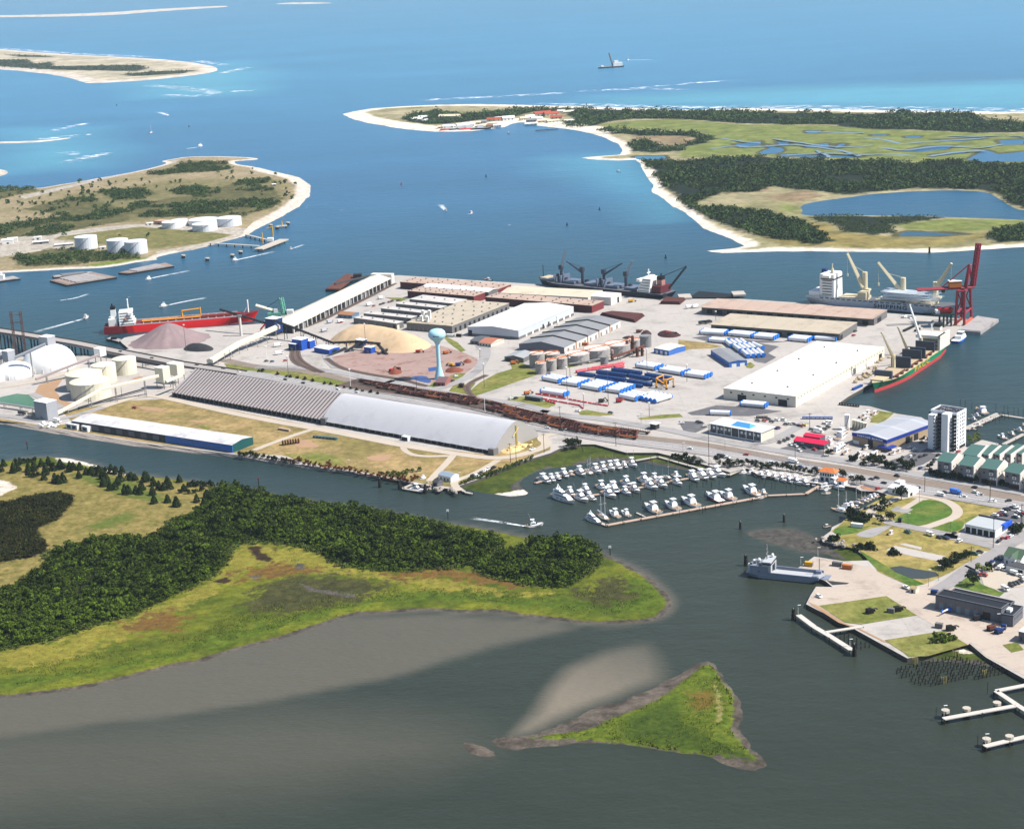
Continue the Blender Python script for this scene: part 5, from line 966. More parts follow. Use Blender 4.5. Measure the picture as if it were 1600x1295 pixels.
part(t, 'cargo_crane', mat('amber_paint', S(236, 168, 60, .7), .5), lambda q: (q.bar((L*.5, 3, 9), (L*.5, 3, 17), .8), q.bar((L*.5, 3, 17), (L*.62, 1, 18.5), .6), q.bar((L*.62, 1, 9), (L*.62, 1, 20), .5)))
for i in range(5): part(t, 'cargo_pipe', mat('pipe_red', S(168, 60, 50, .6), .6) if i % 2 else mat('amber_paint', (1, 1, 1)), lambda q: q.bar((L*.24, -4+2*i, 10.2), (L*(.62 if i % 2 == 0 else .88), -4+2*i, 10.2), .32))
for i in range(12): part(t, 'deck_frame', mat('white_rail', S(220, 206, 206, .7), .6), lambda q: q.box(L*(.25+i*.052), L*(.25+i*.052)+.5, -12.5, 12.5, 8.5, 9.3))
for s in (-1, 1): part(t, 'guard_rail', mat('white_rail', (1, 1, 1)), lambda q: q.box(L*.2, L*.86, s*13.2-.1, s*13.2+.1, 8.6, 9.7)); part(t, 'lifeboat', ORANGEP, lambda q: q.lathe(L*.14, s*13, [(.1, 14), (1.3, 15), (1.3, 16), (.2, 17)], 8))
# navy bulk carrier with four cranes
a, ang, L = line2('0 1047,468.5 842,446'); t = thing('bulk_carrier', 'navy bulk carrier with four slate deck cranes at the far quay', 'ship', a, ang)
hull_mb(L, 29, 8.0, .8, .03, 3).build('hull', [NAVYH, BOOT, DECKG], t)
zt = tower(t, L*.1, L*.19, 26, 8.5, 5, 3, WHITEP)
part(t, 'bridge_wing', WHITEP, lambda q: q.box(L*.16, L*.185, -15, 15, zt-3, zt-.2)); part(t, 'radar_mast', WHITEP, lambda q: (q.bar((L*.15, 0, zt), (L*.15, 0, zt+9), .7), q.bar((L*.15, -3, zt+5), (L*.15, 3, zt+5), .5)))
part(t, 'funnel', mat('pink_funnel', S(196, 140, 132, .6), .6), lambda q: q.box(L*.045, L*.08, -3.4, 3.4, 16, 22)); part(t, 'funnel_top', BLK, lambda q: (q.box(L*.045, L*.08, -3.4, 3.4, 22.02, 26), q.cyl(L*.06, 0, 26, 29, .7, n=6))); part(t, 'engine_casing', mat('maroon_paint', S(110, 40, 48, .6), .6), lambda q: q.box(L*.03, L*.09, -10, 10, 8.5, 16))
part(t, 'stern_derrick', DKSTEEL, lambda q: (q.lattice((L*.0, 2, 13), (-24, 2, 40), 1.4, .25, 10), q.bar((L*.06, 2, 25), (-24, 2, 40), .25)))
for i, (jx, jz) in enumerate(((-9, 19), (-26, 15), (24, 11), (-7, 26))):
 x = L*(.32+i*.165)
 part(t, 'crane_post', SLATE, lambda q: (q.cyl(x, 0, 8.5, 22, 1.9, 1.7, 10), q.box(x-2, x+2.4, -2, 2, 22, 27)))
 part(t, 'crane_jib', SLATE if abs(jx) > 15 else mat('pale_steel', S(170, 174, 184, .6), .5), lambda q: (q.bar((x, -1, 21), (x+jx, -1, 21+jz), .8, r1=.45), q.bar((x, 1, 21), (x+jx, -1, 21+jz), .8, r1=.45), q.bar((x, 0, 27), (x+jx, 0, 21+jz), .15)))
 part(t, 'hatch_cover', GRNP, lambda q: q.box(x+L*.03, x+L*.12, -9, 9, 8.5, 11.2))
 if i in (1, 3): part(t, 'open_hatch_lid', GRNP, lambda q: (q.box(x+L*.018, x+L*.026, -9, 9, 8.5, 17), q.box(x-L*.02-2, x-L*.02, -9, 9, 8.5, 16.5)))
 part(t, 'grab', DKSTEEL, lambda q: q.box(x-L*.04, x-L*.02, -3, 2, 8.5, 13, 0, .5, .5))
part(t, 'hatch_cover', GRNP, lambda q: q.box(L*.215, L*.3, -9, 9, 8.5, 11)); part(t, 'fore_mast', DKSTEEL, lambda q: q.bar((L*.96, 0, 11), (L*.96, 0, 25), .4)); part(t, 'forecastle', mat('cream_deck', S(214, 196, 160, .65), .7), lambda q: q.box(L*.9, L*.95, -8, 8, 9.5, 12))
part(t, 'lifeboat', mat('lifeboat_red', S(214, 40, 60, .7), .5), lambda q: q.lathe(L*.16, -13.4, [(.1, 14), (1.4, 15), (1.4, 16.4), (.2, 17.4)], 8))
# pale grey heavy-lift ship
a, ang, L = line2('0 1267,472 1502,491.5'); t = thing('cargo_ship', 'pale grey cargo ship lettered SHIPPING with cream cranes and turbine blades', 'ship', a, ang)
hull_mb(L, 27, 8.2, 1.2, .05, 3, .16).build('hull', [WHITEH, BLK, DECKG], t)
part(t, 'deck_house', WHITEP, lambda q: q.box(L*.09, L*.19, -11, 11, 8, 34, 0, .4, .4)); part(t, 'deck_house', WHITEP, lambda q: q.box(L*.02, L*.09, -12, 12, 8, 15))
part(t, 'bridge_wing', WHITEP, lambda q: q.box(L*.12, L*.17, -15, 15, 31, 33.6)); part(t, 'window', WD, lambda q: q.box(L*.10, L*.192, -11.2, 11.2, 28.6, 29.6))
for z in range(12, 28, 3): part(t, 'window', WD, lambda q: q.box(L*.11, L*.175, -11.1, -10.6, z, z+.8)); 
part(t, 'radar_mast', CRM, lambda q: (q.cyl(L*.15, 0, 34, 39, 2.4, 1.2, 8), q.bar((L*.15, 0, 38), (L*.15, 0, 44), .5))); part(t, 'funnel', NAVYP, lambda q: q.box(L*.07, L*.1, 2, 7, 15, 37))
part(t, 'stern_bulwark', WHITEH, lambda q: q.box(.3, L*.92, -13.55, -13.3, 8.2, 10.2)); 
for i in range(22): part(t, 'freeing_port', WD, lambda q: q.box(L*(.1+i*.037), L*(.1+i*.037)+4.2, -13.62, -13.5, 8.5, 9.5))
for i, x in enumerate((.22, .46, .66)): part(t, 'hatch_cover', mat('cream_hatch', S(226, 212, 180, .68), .7, .1), lambda q: q.box(L*x, L*(x+.17), -9.5, 9.5, 8.2, 10.8))
for x, jx, jz, h, f_ in ((.355, -19, 36, 36, .55), (.61, -27, 30, 33, .55), (.82, 18, 28, 31, .78)):
 X = L*x; part(t, 'crane_post', CRM, lambda q: (q.cyl(X, 6, 8, h*.5, 3.8, 3.1, 12), q.cyl(X, 6, h*.5, h, 3.0, 2.7, 12), q.box(X+2, X+6, 3, 9, h*.45, h*.45+2)))
 part(t, 'crane_jib', CRM, lambda q: (q.bar((X-1 if jx < 0 else X+1, 4, h*f_), (X+jx, 3, h*f_+jz), 2.0, r1=1.1), q.bar((X, 6, h), (X+jx*.6, 4, h*f_+jz*.62), .15), q.bar((X+jx, 3, h*f_+jz), (X+jx*.98, 3, h*f_+jz-22), .1), q.box(X+jx*.98-.7, X+jx*.98+.7, 2.3, 3.7, h*f_+jz-25, h*f_+jz-22)))
part(t, 'crane_pedestal', mat('cream_hatch', (1, 1, 1)), lambda q: q.box(L*.345, L*.4, -9, 2, 8, 17))
text('lettering', 'SHIPPING', 5.6, mat('letter_black', (.02, .02, .03), .6), t, (L*.575, -13.66, 4.9), (math.pi/2, 0, 0)).scale = (1.25, 1, 1)
BLADE = mat('blade_white', S(222, 230, 236, .76), .35, .04, .1)
bl = MB(); n = 16; Lb = L*.36
for i in range(n+1):
 u = i/n; c = 3.2*(math.sin(min(u/.22, 1)*math.pi/2)*(1-u)**.7+.12)+.4*(1-u); th_ = 1.5*(1-u)**1.2+.12
 for k in range(8):
  aa = k*math.pi/4; bl.v.append((u*Lb, math.cos(aa)*c*.6, math.sin(aa)*th_*.6+1.2))
bl.f = [[i*8+k, i*8+(k+1) % 8, i*8+8+(k+1) % 8, i*8+8+k] for i in range(n) for k in range(8)]+[list(range(8))[::-1], [n*8+k for k in range(8)]]; bl.mi = [0]*len(bl.f)
bme = bl.mesh('turbine_blade', BLADE, True)
for r in range(3):
 for c in range(4):
  o = D.objects.new('turbine_blade', bme); COL.objects.link(o); o.scale = (1, 1, 1.3)
  lp = Matrix.Translation(a) @ Matrix.Rotation(ang, 4, 'Z') @ Vector((L*.5+(r % 2)*L*.02, -10+c*5.2, 11.4+r*3.4)); o.location = lp; o.rotation_euler = (0, 0, ang)
  tag(o, 'white turbine blade stacked on the deck of the pale grey ship', 'turbine blade', 'turbine blades on the pale grey ship')
# green cargo ship
a, ang, L = line2('0 1469,546 1363,616'); t = thing('cargo_ship', 'green cargo ship with a red boot stripe beside the white warehouse', 'ship', a, ang)
hull_mb(L, 23, 7.6, 3.0, .03, 2.6, .3).build('hull', [GREENH, BOOT, mat('cream_deck', (1, 1, 1))], t)
text('lettering', 'PACC', 5.5, YELP, t, (L*.47, 11.7, 5.2), (math.pi/2, 0, math.pi)).scale = (2.4, 1, .8)
zt = tower(t, L*.07, L*.2, 21, 7.6, 5, 2.8, mat('ship_beige', S(196, 184, 166, .62), .7, .1))
part(t, 'bridge_wing', mat('white_super', S(232, 228, 216, .75), .6), lambda q: (q.box(L*.1, L*.2, -11.8, 11.8, zt-3, zt), q.box(L*.04, L*.2, 9.5, 11.6, 7.6, zt))); part(t, 'funnel', mat('white_super', (1, 1, 1)), lambda q: q.box(L*.02, L*.06, -3, 3, 8, 24)); part(t, 'funnel_top', BLK, lambda q: q.box(L*.02, L*.06, -3, 3, 24.02, 27)); part(t, 'radar_mast', WHITEP, lambda q: q.bar((L*.14, 0, zt), (L*.14, 0, zt+8), .5))
for x0, x1, op in ((.24, .38, 1), (.44, .6, 1), (.66, .82, 0)):
 part(t, 'hatch_coaming', RUST, lambda q: q.box(L*x0, L*x1, -8, 8, 7.6, 9.4)); part(t, 'hold', mat('pale_cargo', S(206, 184, 150, .6), .9, .2), lambda q: q.box(L*x0+1, L*x1-1, -7.2, 7.2, 9.4, 9.5))
 if op:
  for xx in (x0-.006, x1-.004): part(t, 'open_hatch_lid', SLATE, lambda q: q.box(L*xx, L*(xx+.012), -9, 9, 8, 17.5))
part(t, 'open_hatch_lid', mat('grey_hatch', S(96, 104, 124, .5), .6), lambda q: q.box(L*.84, L*.855, -8, 8, 8, 15)); part(t, 'forecastle', mat('cream_deck', (1, 1, 1)), lambda q: q.box(L*.86, L*.94, -6, 6, 9, 10.4))
for x, jx, jy, jz, h in ((.225, -3, -12, 33, 20), (.42, 16, -4, 26, 18), (.63, 12, -7, 26, 20)):
 X = L*x; part(t, 'crane_post', CRM, lambda q: q.cyl(X, -5, 7.6, h, 1.8, 1.5, 10)); part(t, 'crane_jib', CRM if x > .3 else WHITEP, lambda q: (q.bar((X, -5.5, h-4), (X+jx, -5+jy, h-4+jz), .8, r1=.5), q.bar((X, -4, h-4), (X+jx, -5+jy, h-4+jz), .8, r1=.5), q.box(X+jx-.8, X+jx+.8, -5+jy-.8, -5+jy+.8, h-4+jz, h-3+jz)))
for i in range(8): part(t, 'deck_gear', RUST, lambda q: q.box(L*(.3+i*.07), L*(.3+i*.07)+3, 8.6, 10.4, 7.6, 9.2))
# landing craft
a, ang, L = line2('g 190,455 1395,580'); t = thing('landing_craft', 'grey army landing craft with an open cargo deck at the concrete ramp', 'landing craft', a, ang)
LCG = mat('navy_grey', S(150, 158, 176, .6), .6, .08, .2); LCL = mat('light_grey_deck', S(196, 198, 202, .64), .7, .08, .2)
hull_mb(L, 13.5, 2.6, .4, .05, 1.2, .1, .6).build('hull', [LCG, DKSTEEL, LCL], t)
for s in (-1, 1): part(t, 'bulwark', LCG, lambda q: q.add([(x, y, z) for x in (L*.3, L*.95) for y in (s*6.1, s*6.7) for z in (2.6, 4.6)], [(0, 1, 5, 4), (2, 6, 7, 3), (1, 3, 7, 5), (0, 2, 3, 1), (4, 5, 7, 6)]))
part(t, 'deck_house', LCG, lambda q: q.box(L*.06, L*.3, -6.3, 6.3, 2.6, 8.2)); part(t, 'deck_house', LCL, lambda q: q.box(L*.22, L*.335, -6.5, 6.5, 8.2, 11.2)); part(t, 'portal', LCL, lambda q: (q.box(L*.3, L*.335, -6.5, -4.2, 2.6, 8.2), q.box(L*.3, L*.335, 4.2, 6.5, 2.6, 8.2), q.box(L*.29, L*.31, -4.2, 4.2, 2.6, 8.2, 0)))
part(t, 'window', WD, lambda q: q.box(L*.225, L*.338, -6.6, 6.6, 9.4, 10.3)); part(t, 'hold_mouth', WD, lambda q: (q.box(L*.308, L*.316, -3.9, -1.2, 2.7, 7), q.box(L*.308, L*.316, 1.6, 3.9, 2.7, 7)))
part(t, 'mast', STEEL, lambda q: (q.bar((L*.25, 0, 11), (L*.25, 0, 21), .3), q.bar((L*.25, -2.5, 15), (L*.25, 2.5, 15), .2), q.bar((L*.25, -1.5, 18), (L*.25, 1.5, 18), .15)))
for x, y, z in ((.04, -4, 7), (.08, 0, 8.4), (.13, 3, 8.4), (.3, 4, 12)): part(t, 'radome', WHITEP, lambda q: q.lathe(L*x, y, [(.6, z-1), (1, z), (1.1, z+.7), (.7, z+1.5), (.1, z+1.8)], 10), smooth=True)
for i in range(5): part(t, 'deck_gear', STEEL, lambda q: q.box(L*(.06+.035*i), L*(.06+.035*i)+1.3, -5+2*(i % 3), -3.4+2*(i % 3), 8.2, 9.6+.4*(i % 2)))
part(t, 'bow_ramp', LCG, lambda q: q.add([(L*.93, -4, 2.6), (L*.93, 4, 2.6), (L*1.06, 4, 3.0), (L*1.06, -4, 3.0), (L*.93, -4, 2.2), (L*.93, 4, 2.2), (L*1.06, 4, 2.6), (L*1.06, -4, 2.6)], [(0, 3, 2, 1), (4, 5, 6, 7), (0, 4, 7, 3), (1, 2, 6, 5), (3, 7, 6, 2)])); part(t, 'bow_winch', LCG, lambda q: (q.box(L*.86, L*.93, 3.4, 6.4, 2.6, 5), q.box(L*.86, L*.93, -6.4, -3.4, 2.6, 5), q.bar((L*.9, 5, 5), (L*.9, 5, 13), .2))); part(t, 'life_ring', REDP, lambda q: q.box(L*.17, L*.19, -6.45, -6.3, 4.2, 5))
# barges
def barge(label, s, h, m, dm, extra=None, cat='barge'):
 p = GP(s, 0); b = MB(); c = sum(p, Vector())/len(p); q = [(v.x-c.x, v.y-c.y) for v in p]
 t = thing('barge', label, cat, c)
 b.prism(q, -.6, h, 0, 1); b.build('hull', [m, dm], t)
 k = [(x*.94, y*.94) for x, y in q]; r = MB(); r.prism(k, h+.02, h+.5, 0, 0); r.build('deck_coaming', dm, t)
 if extra: extra(t, c, q, h)
 return t
def hatches(n, m, hh=1.6):
 def f(t, c, q, h):
  for i in range(n):
   u0, u1 = (i+.12)/n, (i+.88)/n; A, B_, C_, E_ = [Vector((*v, 0)) for v in q]
   k = [A.lerp(B_, u0).lerp(E_.lerp(C_, u0), .2), A.lerp(B_, u1).lerp(E_.lerp(C_, u1), .2), A.lerp(B_, u1).lerp(E_.lerp(C_, u1), .8), A.lerp(B_, u0).lerp(E_.lerp(C_, u0), .8)]
   part(t, 'hatch_cover', m, lambda b: b.prism([(v.x, v.y) for v in k], h, h+hh))
 return f
BEDGE = mat('barge_edge', S(172, 152, 140, .55), .85, .2, .1)
PALEC = mat('pale_cargo', (1, 1, 1)); GREYB = mat('barge_grey', S(186, 180, 178, .6), .8, .12, .05, stain=(S(140, 120, 110, .5), .5))
barge('flat grey deck barge tied beside the red crane', 'h 835,1215 1140,1238 1385,1065 1095,1020', 3.2, GREYB, GREYB)
barge('rust-brown barge with a dark wheelhouse behind the long quay shed', 'y 725,305 880,310 1060,165 945,140', 3, BLK, RUST, lambda t, c, q, h: (part(t, 'wheelhouse', DKSTEEL, lambda b: b.box(12, 22, 16, 26, h, h+5)), part(t, 'coaming', DKSTEEL, lambda b: b.bar((-8, -18, h+1), (30, 22, h+1), 1.2))))
barge('wide barge of pale covered cargo, left of two off the island', 'D 250,706 335,730 585,690 480,668', 2.2, BLK, BEDGE, hatches(5, GREYB)); barge('narrow grey covered barge tied inside the wide one', 'D 275,692 262,684 455,664 480,668', 2.4, BLK, GREYB, hatches(4, STEEL)); barge('slender covered barge, right one off the island', 'D 592,668 640,672 872,634 830,618', 2.2, BLK, BEDGE, hatches(6, GREYB)); barge('barge with a white pushboat at the left edge', 'D -60,706 -20,712 102,696 70,684', 2, BLK, GREYB, lambda t, c, q, h: part(t, 'wheelhouse', WHITEP, lambda b: (b.box(-14, 0, -4, 4, h, h+6), b.box(-12, -3, -3, 3, h+6, h+10))))
barge('black open hopper barge behind the pinkish transit shed', 's 70,92 330,92 450,68 150,40', 2.6, BLK, BLK, lambda t, c, q, h: (part(t, 'end_deck', mat('barge_deck_pale', S(206, 196, 184, .6), .8, .1), lambda b: b.box(-38, -24, -14, 8, h, h+2)), part(t, 'end_deck', mat('barge_deck_pale', (1, 1, 1)), lambda b: b.box(22, 36, -12, 8, h, h+2))))
barge('small dark workboat at the corner of the gravel quay', 't 950,128 1060,155 1090,135 990,112', 2, DKSTEEL, GREYB, lambda t, c, q, h: part(t, 'wheelhouse', DKSTEEL, lambda b: b.box(-3, 3, -3, 2, h, h+3)), 'workboat')
# flat stacks of rusty steel on the quay
for s, lb in (('G 630,450 700,438 910,455 850,498 760,480', 'dark brown stacked steel at the end of the grey warehouse'), ('G 1003,382 1040,350 1165,355 1130,385', 'rust-brown stacked plate on the quay near the navy ship')):
 p = GP(s, ZL); c = sum(p, Vector())/len(p); t = thing('steel_stack', lb, 'steel stack', c)
 for i in range(4):
  f0 = 1-.03*i; part(t, 'layer', mat('stack_brown', S(104, 58, 54, .5), .9, .3, .2, .5), lambda b: b.prism([((v.x-c.x)*f0, (v.y-c.y)*f0) for v in p], i*.8+.05, i*.8+.8))
# red container crane
ft = GP('h 800,1112 920,1112 1015,1030 880,1030', ZL); c = sum(ft, Vector())/4; t = thing('gantry_crane', 'tall dark red gantry crane with its boom raised', 'crane', c)
fx = [Vector((p.x-c.x, p.y-c.y, 0)) for p in ft]; MAR = mat('crane_maroon', S(158, 30, 52, .62), .5, .08, .2); CORL = mat('crane_orange', S(214, 84, 50, .66), .5, .1, .2)
tp = [Vector((p.x*.8, p.y*.8, 35)) for p in fx]
for p, q_ in zip(fx, tp): part(t, 'leg', MAR, lambda b: b.bar(p+Vector((0, 0, 2)), q_, 1.0))
for i in (0, 2):
 part(t, 'bogie_beam', CORL, lambda b: b.bar(fx[(i+1) % 4]+Vector((0, 0, 1.4)), fx[(i+2) % 4]+Vector((0, 0, 1.4)), 1.3))
for z in (12, 34.5):
 for i in range(4): part(t, 'cross_beam', MAR, lambda b: b.bar(fx[i].lerp(tp[i], z/35)+Vector((0, 0, 0)), fx[(i+1) % 4].lerp(tp[(i+1) % 4], z/35), .8))
part(t, 'brace', MAR, lambda b: (b.bar(fx[0].lerp(tp[0], .36), tp[1], .4), b.bar(fx[1].lerp(tp[1], .36), tp[0], .4), b.bar(fx[3].lerp(tp[3], .36), tp[2], .4), b.bar(fx[2].lerp(tp[2], .36), tp[3], .4)))
part(t, 'girder', MAR, lambda b: (b.bar((10, -2.5, 36), (-47, -2.5, 36), .9), b.bar((10, 2.5, 36), (-47, 2.5, 36), .9)))
part(t, 'boom', MAR, lambda b: b.lattice((9, 0, 37), (15, 4, 79), 3.4, .55, 12)); part(t, 'apex_frame', MAR, lambda b: (b.bar((2, -3, 36), (5, 0, 59), .9), b.bar((2, 3, 36), (5, 0, 59), .9), b.bar((9, 0, 36), (5, 0, 59), .7), b.bar((5, 0, 59), (-22, 0, 37), .45), b.bar((5, 0, 58), (12, 2, 58), .5)))
part(t, 'machine_house', ORANGEP, lambda b: b.box(-15, -3, -4, 4, 37, 43)); part(t, 'machine_house_roof', WHITEP, lambda b: b.box(-15.3, -2.7, -4.3, 4.3, 43, 43.5)); part(t, 'cab', WD, lambda b: b.box(-22, -19, -1.5, 1.5, 32, 35))
ft = GP('h 580,1120 640,1135 745,1120 690,1095', ZL); c = sum(ft, Vector())/4; t = thing('quay_hopper', 'dark green portal hopper left of the red crane', 'hopper', c)
for p in ft: part(t, 'leg', mat('hopper_green', S(46, 64, 62, .5), .6), lambda b: b.bar((p.x-c.x, p.y-c.y, .3), ((p.x-c.x)*.9, (p.y-c.y)*.9, 12), .7))
part(t, 'platform', mat('hopper_green', (1, 1, 1)), lambda b: b.box(-12, 9, -6, 8, 12, 13.4)); part(t, 'hopper', REDP, lambda b: b.add([(-5, -3, 13.4), (5, -3, 13.4), (5, 4, 13.4), (-5, 4, 13.4), (-7, -5, 18), (7, -5, 18), (7, 6, 18), (-7, 6, 18)], [(0, 1, 5, 4), (1, 2, 6, 5), (2, 3, 7, 6), (3, 0, 4, 7)])); part(t, 'cabin', WHITEP, lambda b: b.box(-10, -6, -3, 3, 13.4, 17))
c = G(1489, 531, 0); t = thing('tug', 'blue and white tug at the stern of the green ship', 'tug', G(1492, 537), 1.0)
hull_mb(30, 9, 2.6, .4, .06, 1.2, .4).build('hull', [mat('tug_blue', S(46, 112, 214, .72), .5), BLK, WHITEP], t); part(t, 'deck_house', WHITEP, lambda b: (b.box(9, 22, -3.4, 3.4, 2.6, 5.6), b.box(14, 21, -2.8, 2.8, 5.6, 8.4))); part(t, 'window', WD, lambda b: b.box(13.9, 21.1, -2.9, 2.9, 6.6, 7.6)); part(t, 'mast', WHITEP, lambda b: b.bar((15, 0, 8), (15, 0, 15), .25)); part(t, 'fender', BLK, lambda b: b.bar((28, -2, 2), (30.4, 0, 2.4), .6))
# yellow straddle carrier by the blue containers
ft = GP('l 1350,335 1465,355 1545,330 1430,300', ZL); c = sum(ft, Vector())/4; t = thing('straddle_carrier', 'amber straddle carrier beside the blue frames', 'carrier', c); AMB = mat('amber_steel', S(226, 156, 50, .7), .5, .08)
for p in ft: part(t, 'leg', AMB, lambda b: b.bar((p.x-c.x, p.y-c.y, .8), (p.x-c.x, p.y-c.y, 9), .45)); part(t, 'wheel', BLK, lambda b: b.bar((p.x-c.x-1, p.y-c.y, .9), (p.x-c.x+1, p.y-c.y, .9), .8, n=8))
for i in range(4): part(t, 'beam', AMB, lambda b: b.bar((ft[i].x-c.x, ft[i].y-c.y, 9), (ft[(i+1) % 4].x-c.x, ft[(i+1) % 4].y-c.y, 9 if i % 2 else 4), .5))
part(t, 'cab', AMB, lambda b: b.box(-1.5, 1.5, -1.5, 1.5, 5, 7.5))
# teal ship loader
c = G(434, 503, ZL); t = thing('ship_loader', 'teal green ship loader with a cream boom by the tanker bow', 'ship loader', c, 0); TEAL = mat('teal_paint', S(112, 186, 166, .62), .5, .08)
part(t, 'portal', TEAL, lambda b: (b.box(-10, 4, -4, 4, 7, 11), b.bar((-9, -3, 0), (-9, -3, 7), .7), b.bar((3, -3, 0), (3, -3, 7), .7), b.bar((-9, 3, 0), (-9, 3, 7), .7), b.bar((3, 3, 0), (3, 3, 7), .7))); part(t, 'tower', TEAL, lambda b: b.lattice((8, 0, 7), (6, 0, 27), 3, .5, 4)); part(t, 'boom', CREAMP, lambda b: b.bar((2, 0, 11), (-23, 4, 19), 1.3)); part(t, 'cab', WHITEP, lambda b: (b.box(-3, 1, -3, 1, 11, 15), b.box(11, 18, -3, 3, 9, 13))); part(t, 'stay', DKSTEEL, lambda b: b.bar((6, 0, 27), (-12, 2, 16), .2))
# conveyors
def conveyor(label, s, zs, w, h, m, legs=5, truss=False, legm=STEEL, group=None):
 ps = [G(x, y, z) for (x, y), z in zip(PX(s), zs)]; o = ps[0].copy(); o.z = ZL+.05
 t = thing('conveyor', label, 'conveyor', o, 0, group)
 for a_, b_ in zip(ps, ps[1:]):
  d = (b_-a_); hd = Vector((d.x, d.y, 0)).normalized(); n = Vector((-hd.y, hd.x, 0))*w/2; A, B_ = a_-o, b_-o; u = Vector((0, 0, h))
  q = MB(); q.add([A-n, A+n, B_+n, B_-n, A-n+u*.7, A+n+u*.7, B_+n+u*.7, B_-n+u*.7, A+u, B_+u], [(0, 1, 2, 3), (0, 3, 7, 4), (1, 5, 6, 2), (4, 7, 9, 8), (5, 8, 9, 6), (0, 4, 8, 5, 1), (3, 2, 6, 9, 7)])
  q.build('belt_gallery', m, t)
  k = max(1, int(legs*d.length/60)) if legs else 0
  for i in range(1, k+1):
   p = A.lerp(B_, (i-.5)/k)
   if p.z > 2: part(t, 'trestle', legm, lambda b: (b.bar(p-n, Vector((p.x-n.x*1.6, p.y-n.y*1.6, 0)), .25), b.bar(p+n, Vector((p.x+n.x*1.6, p.y+n.y*1.6, 0)), .25), b.bar(p-n*.9-Vector((0, 0, p.z*.4)), p+n*.9-Vector((0, 0, p.z*.4)), .18)))
  if truss:
   k = max(3, int(d.length/5)); part(t, 'truss', legm, lambda b: [b.bar(A.lerp(B_, i/k)-n*(1 if (i % 2) else -1)*1.05-Vector((0, 0, 1.2)), A.lerp(B_, (i+1)/k)+n*(1 if (i % 2) else -1)*1.05+u*.8, .2) for i in range(k)])
 return t
conveyor('broad cream covered conveyor rising beside the gravel yard to the blue tower', '0 328,567 372,540 434,513', (6, 9, 13), 7, 4.5, mat('cream_long_roof', (1, 1, 1)), 4)
conveyor('long black conveyor from the blue tower down to the sawdust heap', 'p 205,300 450,395 880,560', (21, 15, 7), 2.6, 2, DKSTEEL, 3, True, DKSTEEL)
conveyor('red inclined conveyor beside the blue tower', '0 422,498 407,516', (16, 5), 2.5, 2, REDP, 2); conveyor('dark stacker conveyor propped on a pale pillar over the gravel heap', 'j 1150,145 1340,200 1580,275', (25, 21, 14), 2.6, 2, DKSTEEL, 0, True, DKSTEEL)
c = G(377, 524.5, ZL); t = thing('conveyor_pillar', 'pale concrete pillar under the dark stacker conveyor', 'pillar', c); part(t, 'shaft', WW, lambda b: b.cyl(0, 0, 0, 22, 1.5, 1.3, 12)); part(t, 'bracket', STEEL, lambda b: b.box(-2.2, 2.2, -1.6, 1.6, 21, 22.6))
conveyor('long cream conveyor from the grey tower over the cream bulk tanks', '0 86,649 157,611 248,589', (4, 15, 19), 3, 2.6, CREAMP, 3); conveyor('greyish conveyor climbing past the large dome', '0 56,594 154,556', (7, 20), 3.2, 2.4, mat('dull_pink_steel', S(188, 174, 170, .6), .6), 3); conveyor('grey conveyor climbing to the top of the large dome', '0 23,561 71,540', (22, 33), 4, 3, LGM, 2)
conveyor('short cream conveyor between the two cream towers and the barn', '0 259,598 284,588', (15, 15), 2.6, 2.4, CREAMP, 2); conveyor('low black pipe rack along the road by the bulk tanks', 't 700,730 1000,640 1300,555', (4, 4, 4), 2, 1, DKSTEEL, 3); conveyor('black pipe conveyor under the bridge approach', 't 1200,312 1540,372', (7, 7), 3, 2, DKSTEEL, 3); conveyor('low pipe rail beside the green pond', 'ad -60,75 190,110 500,160', (6, 6, 6), 3, 1.2, STEEL, 4, False, CREAMP)
for s, zs, lb in (('p 870,560 1180,545', (9, 10), 'left span'), ('p 1160,545 1410,570', (10, 10), 'right span'), ('p 1180,560 1010,665', (9, 2), 'left leg running down'), ('p 1385,575 1490,690', (9, 2), 'right leg running down'), ('p 1490,635 1390,690', (4, 2), 'lowest piece at the right'), ('p 1010,620 800,725', (4, 1), 'low tail at the left')):
 conveyor('dark conveyor frame in front of the sawdust heap, '+lb, s, zs, 2.6, 2.2, DKSTEEL, 3, True, DKSTEEL, 'reclaimer conveyors')
block('transfer_tower', 'blue steel tower where the conveyors meet', 'tower', 'p 215,455', 3, 14, 12, 15, NAVYP); block('machine_house', 'tall blue machine house with a white roof', 'machine house', 'p 510,620', 0, 13, 11, 11, mat('deep_blue_wall', S(36, 88, 190, .68), .6, .08)); block('machine_house', 'lower blue machine house right of the tall one', 'machine house', 'p 605,605', 0, 10, 8, 8, mat('deep_blue_wall', (1, 1, 1))); block('machine_house', 'dark blue machine house left of the tall one', 'machine house', 'p 440,630', 0, 9, 8, 7, NAVYP); block('machine_house', 'small blue box under the dark conveyor frame', 'machine house', 'p 1295,660', 0, 9, 7, 6, mat('deep_blue_wall', (1, 1, 1)))
block('machine_house', 'navy box among the conveyor frames', 'machine house', 'p 1200,600', 3, 10, 7, 5, NAVYP)
shed('workshop', 'blue-walled workshop with a white roof in front of the sawdust heap', 'p 655,600 828,632 905,590', 5, .8, 0, mat('deep_blue_wall', (1, 1, 1)), RW, .2, cat='shed', doors=[('r', .3, .7, 0, 3.5, WD, 'door')])
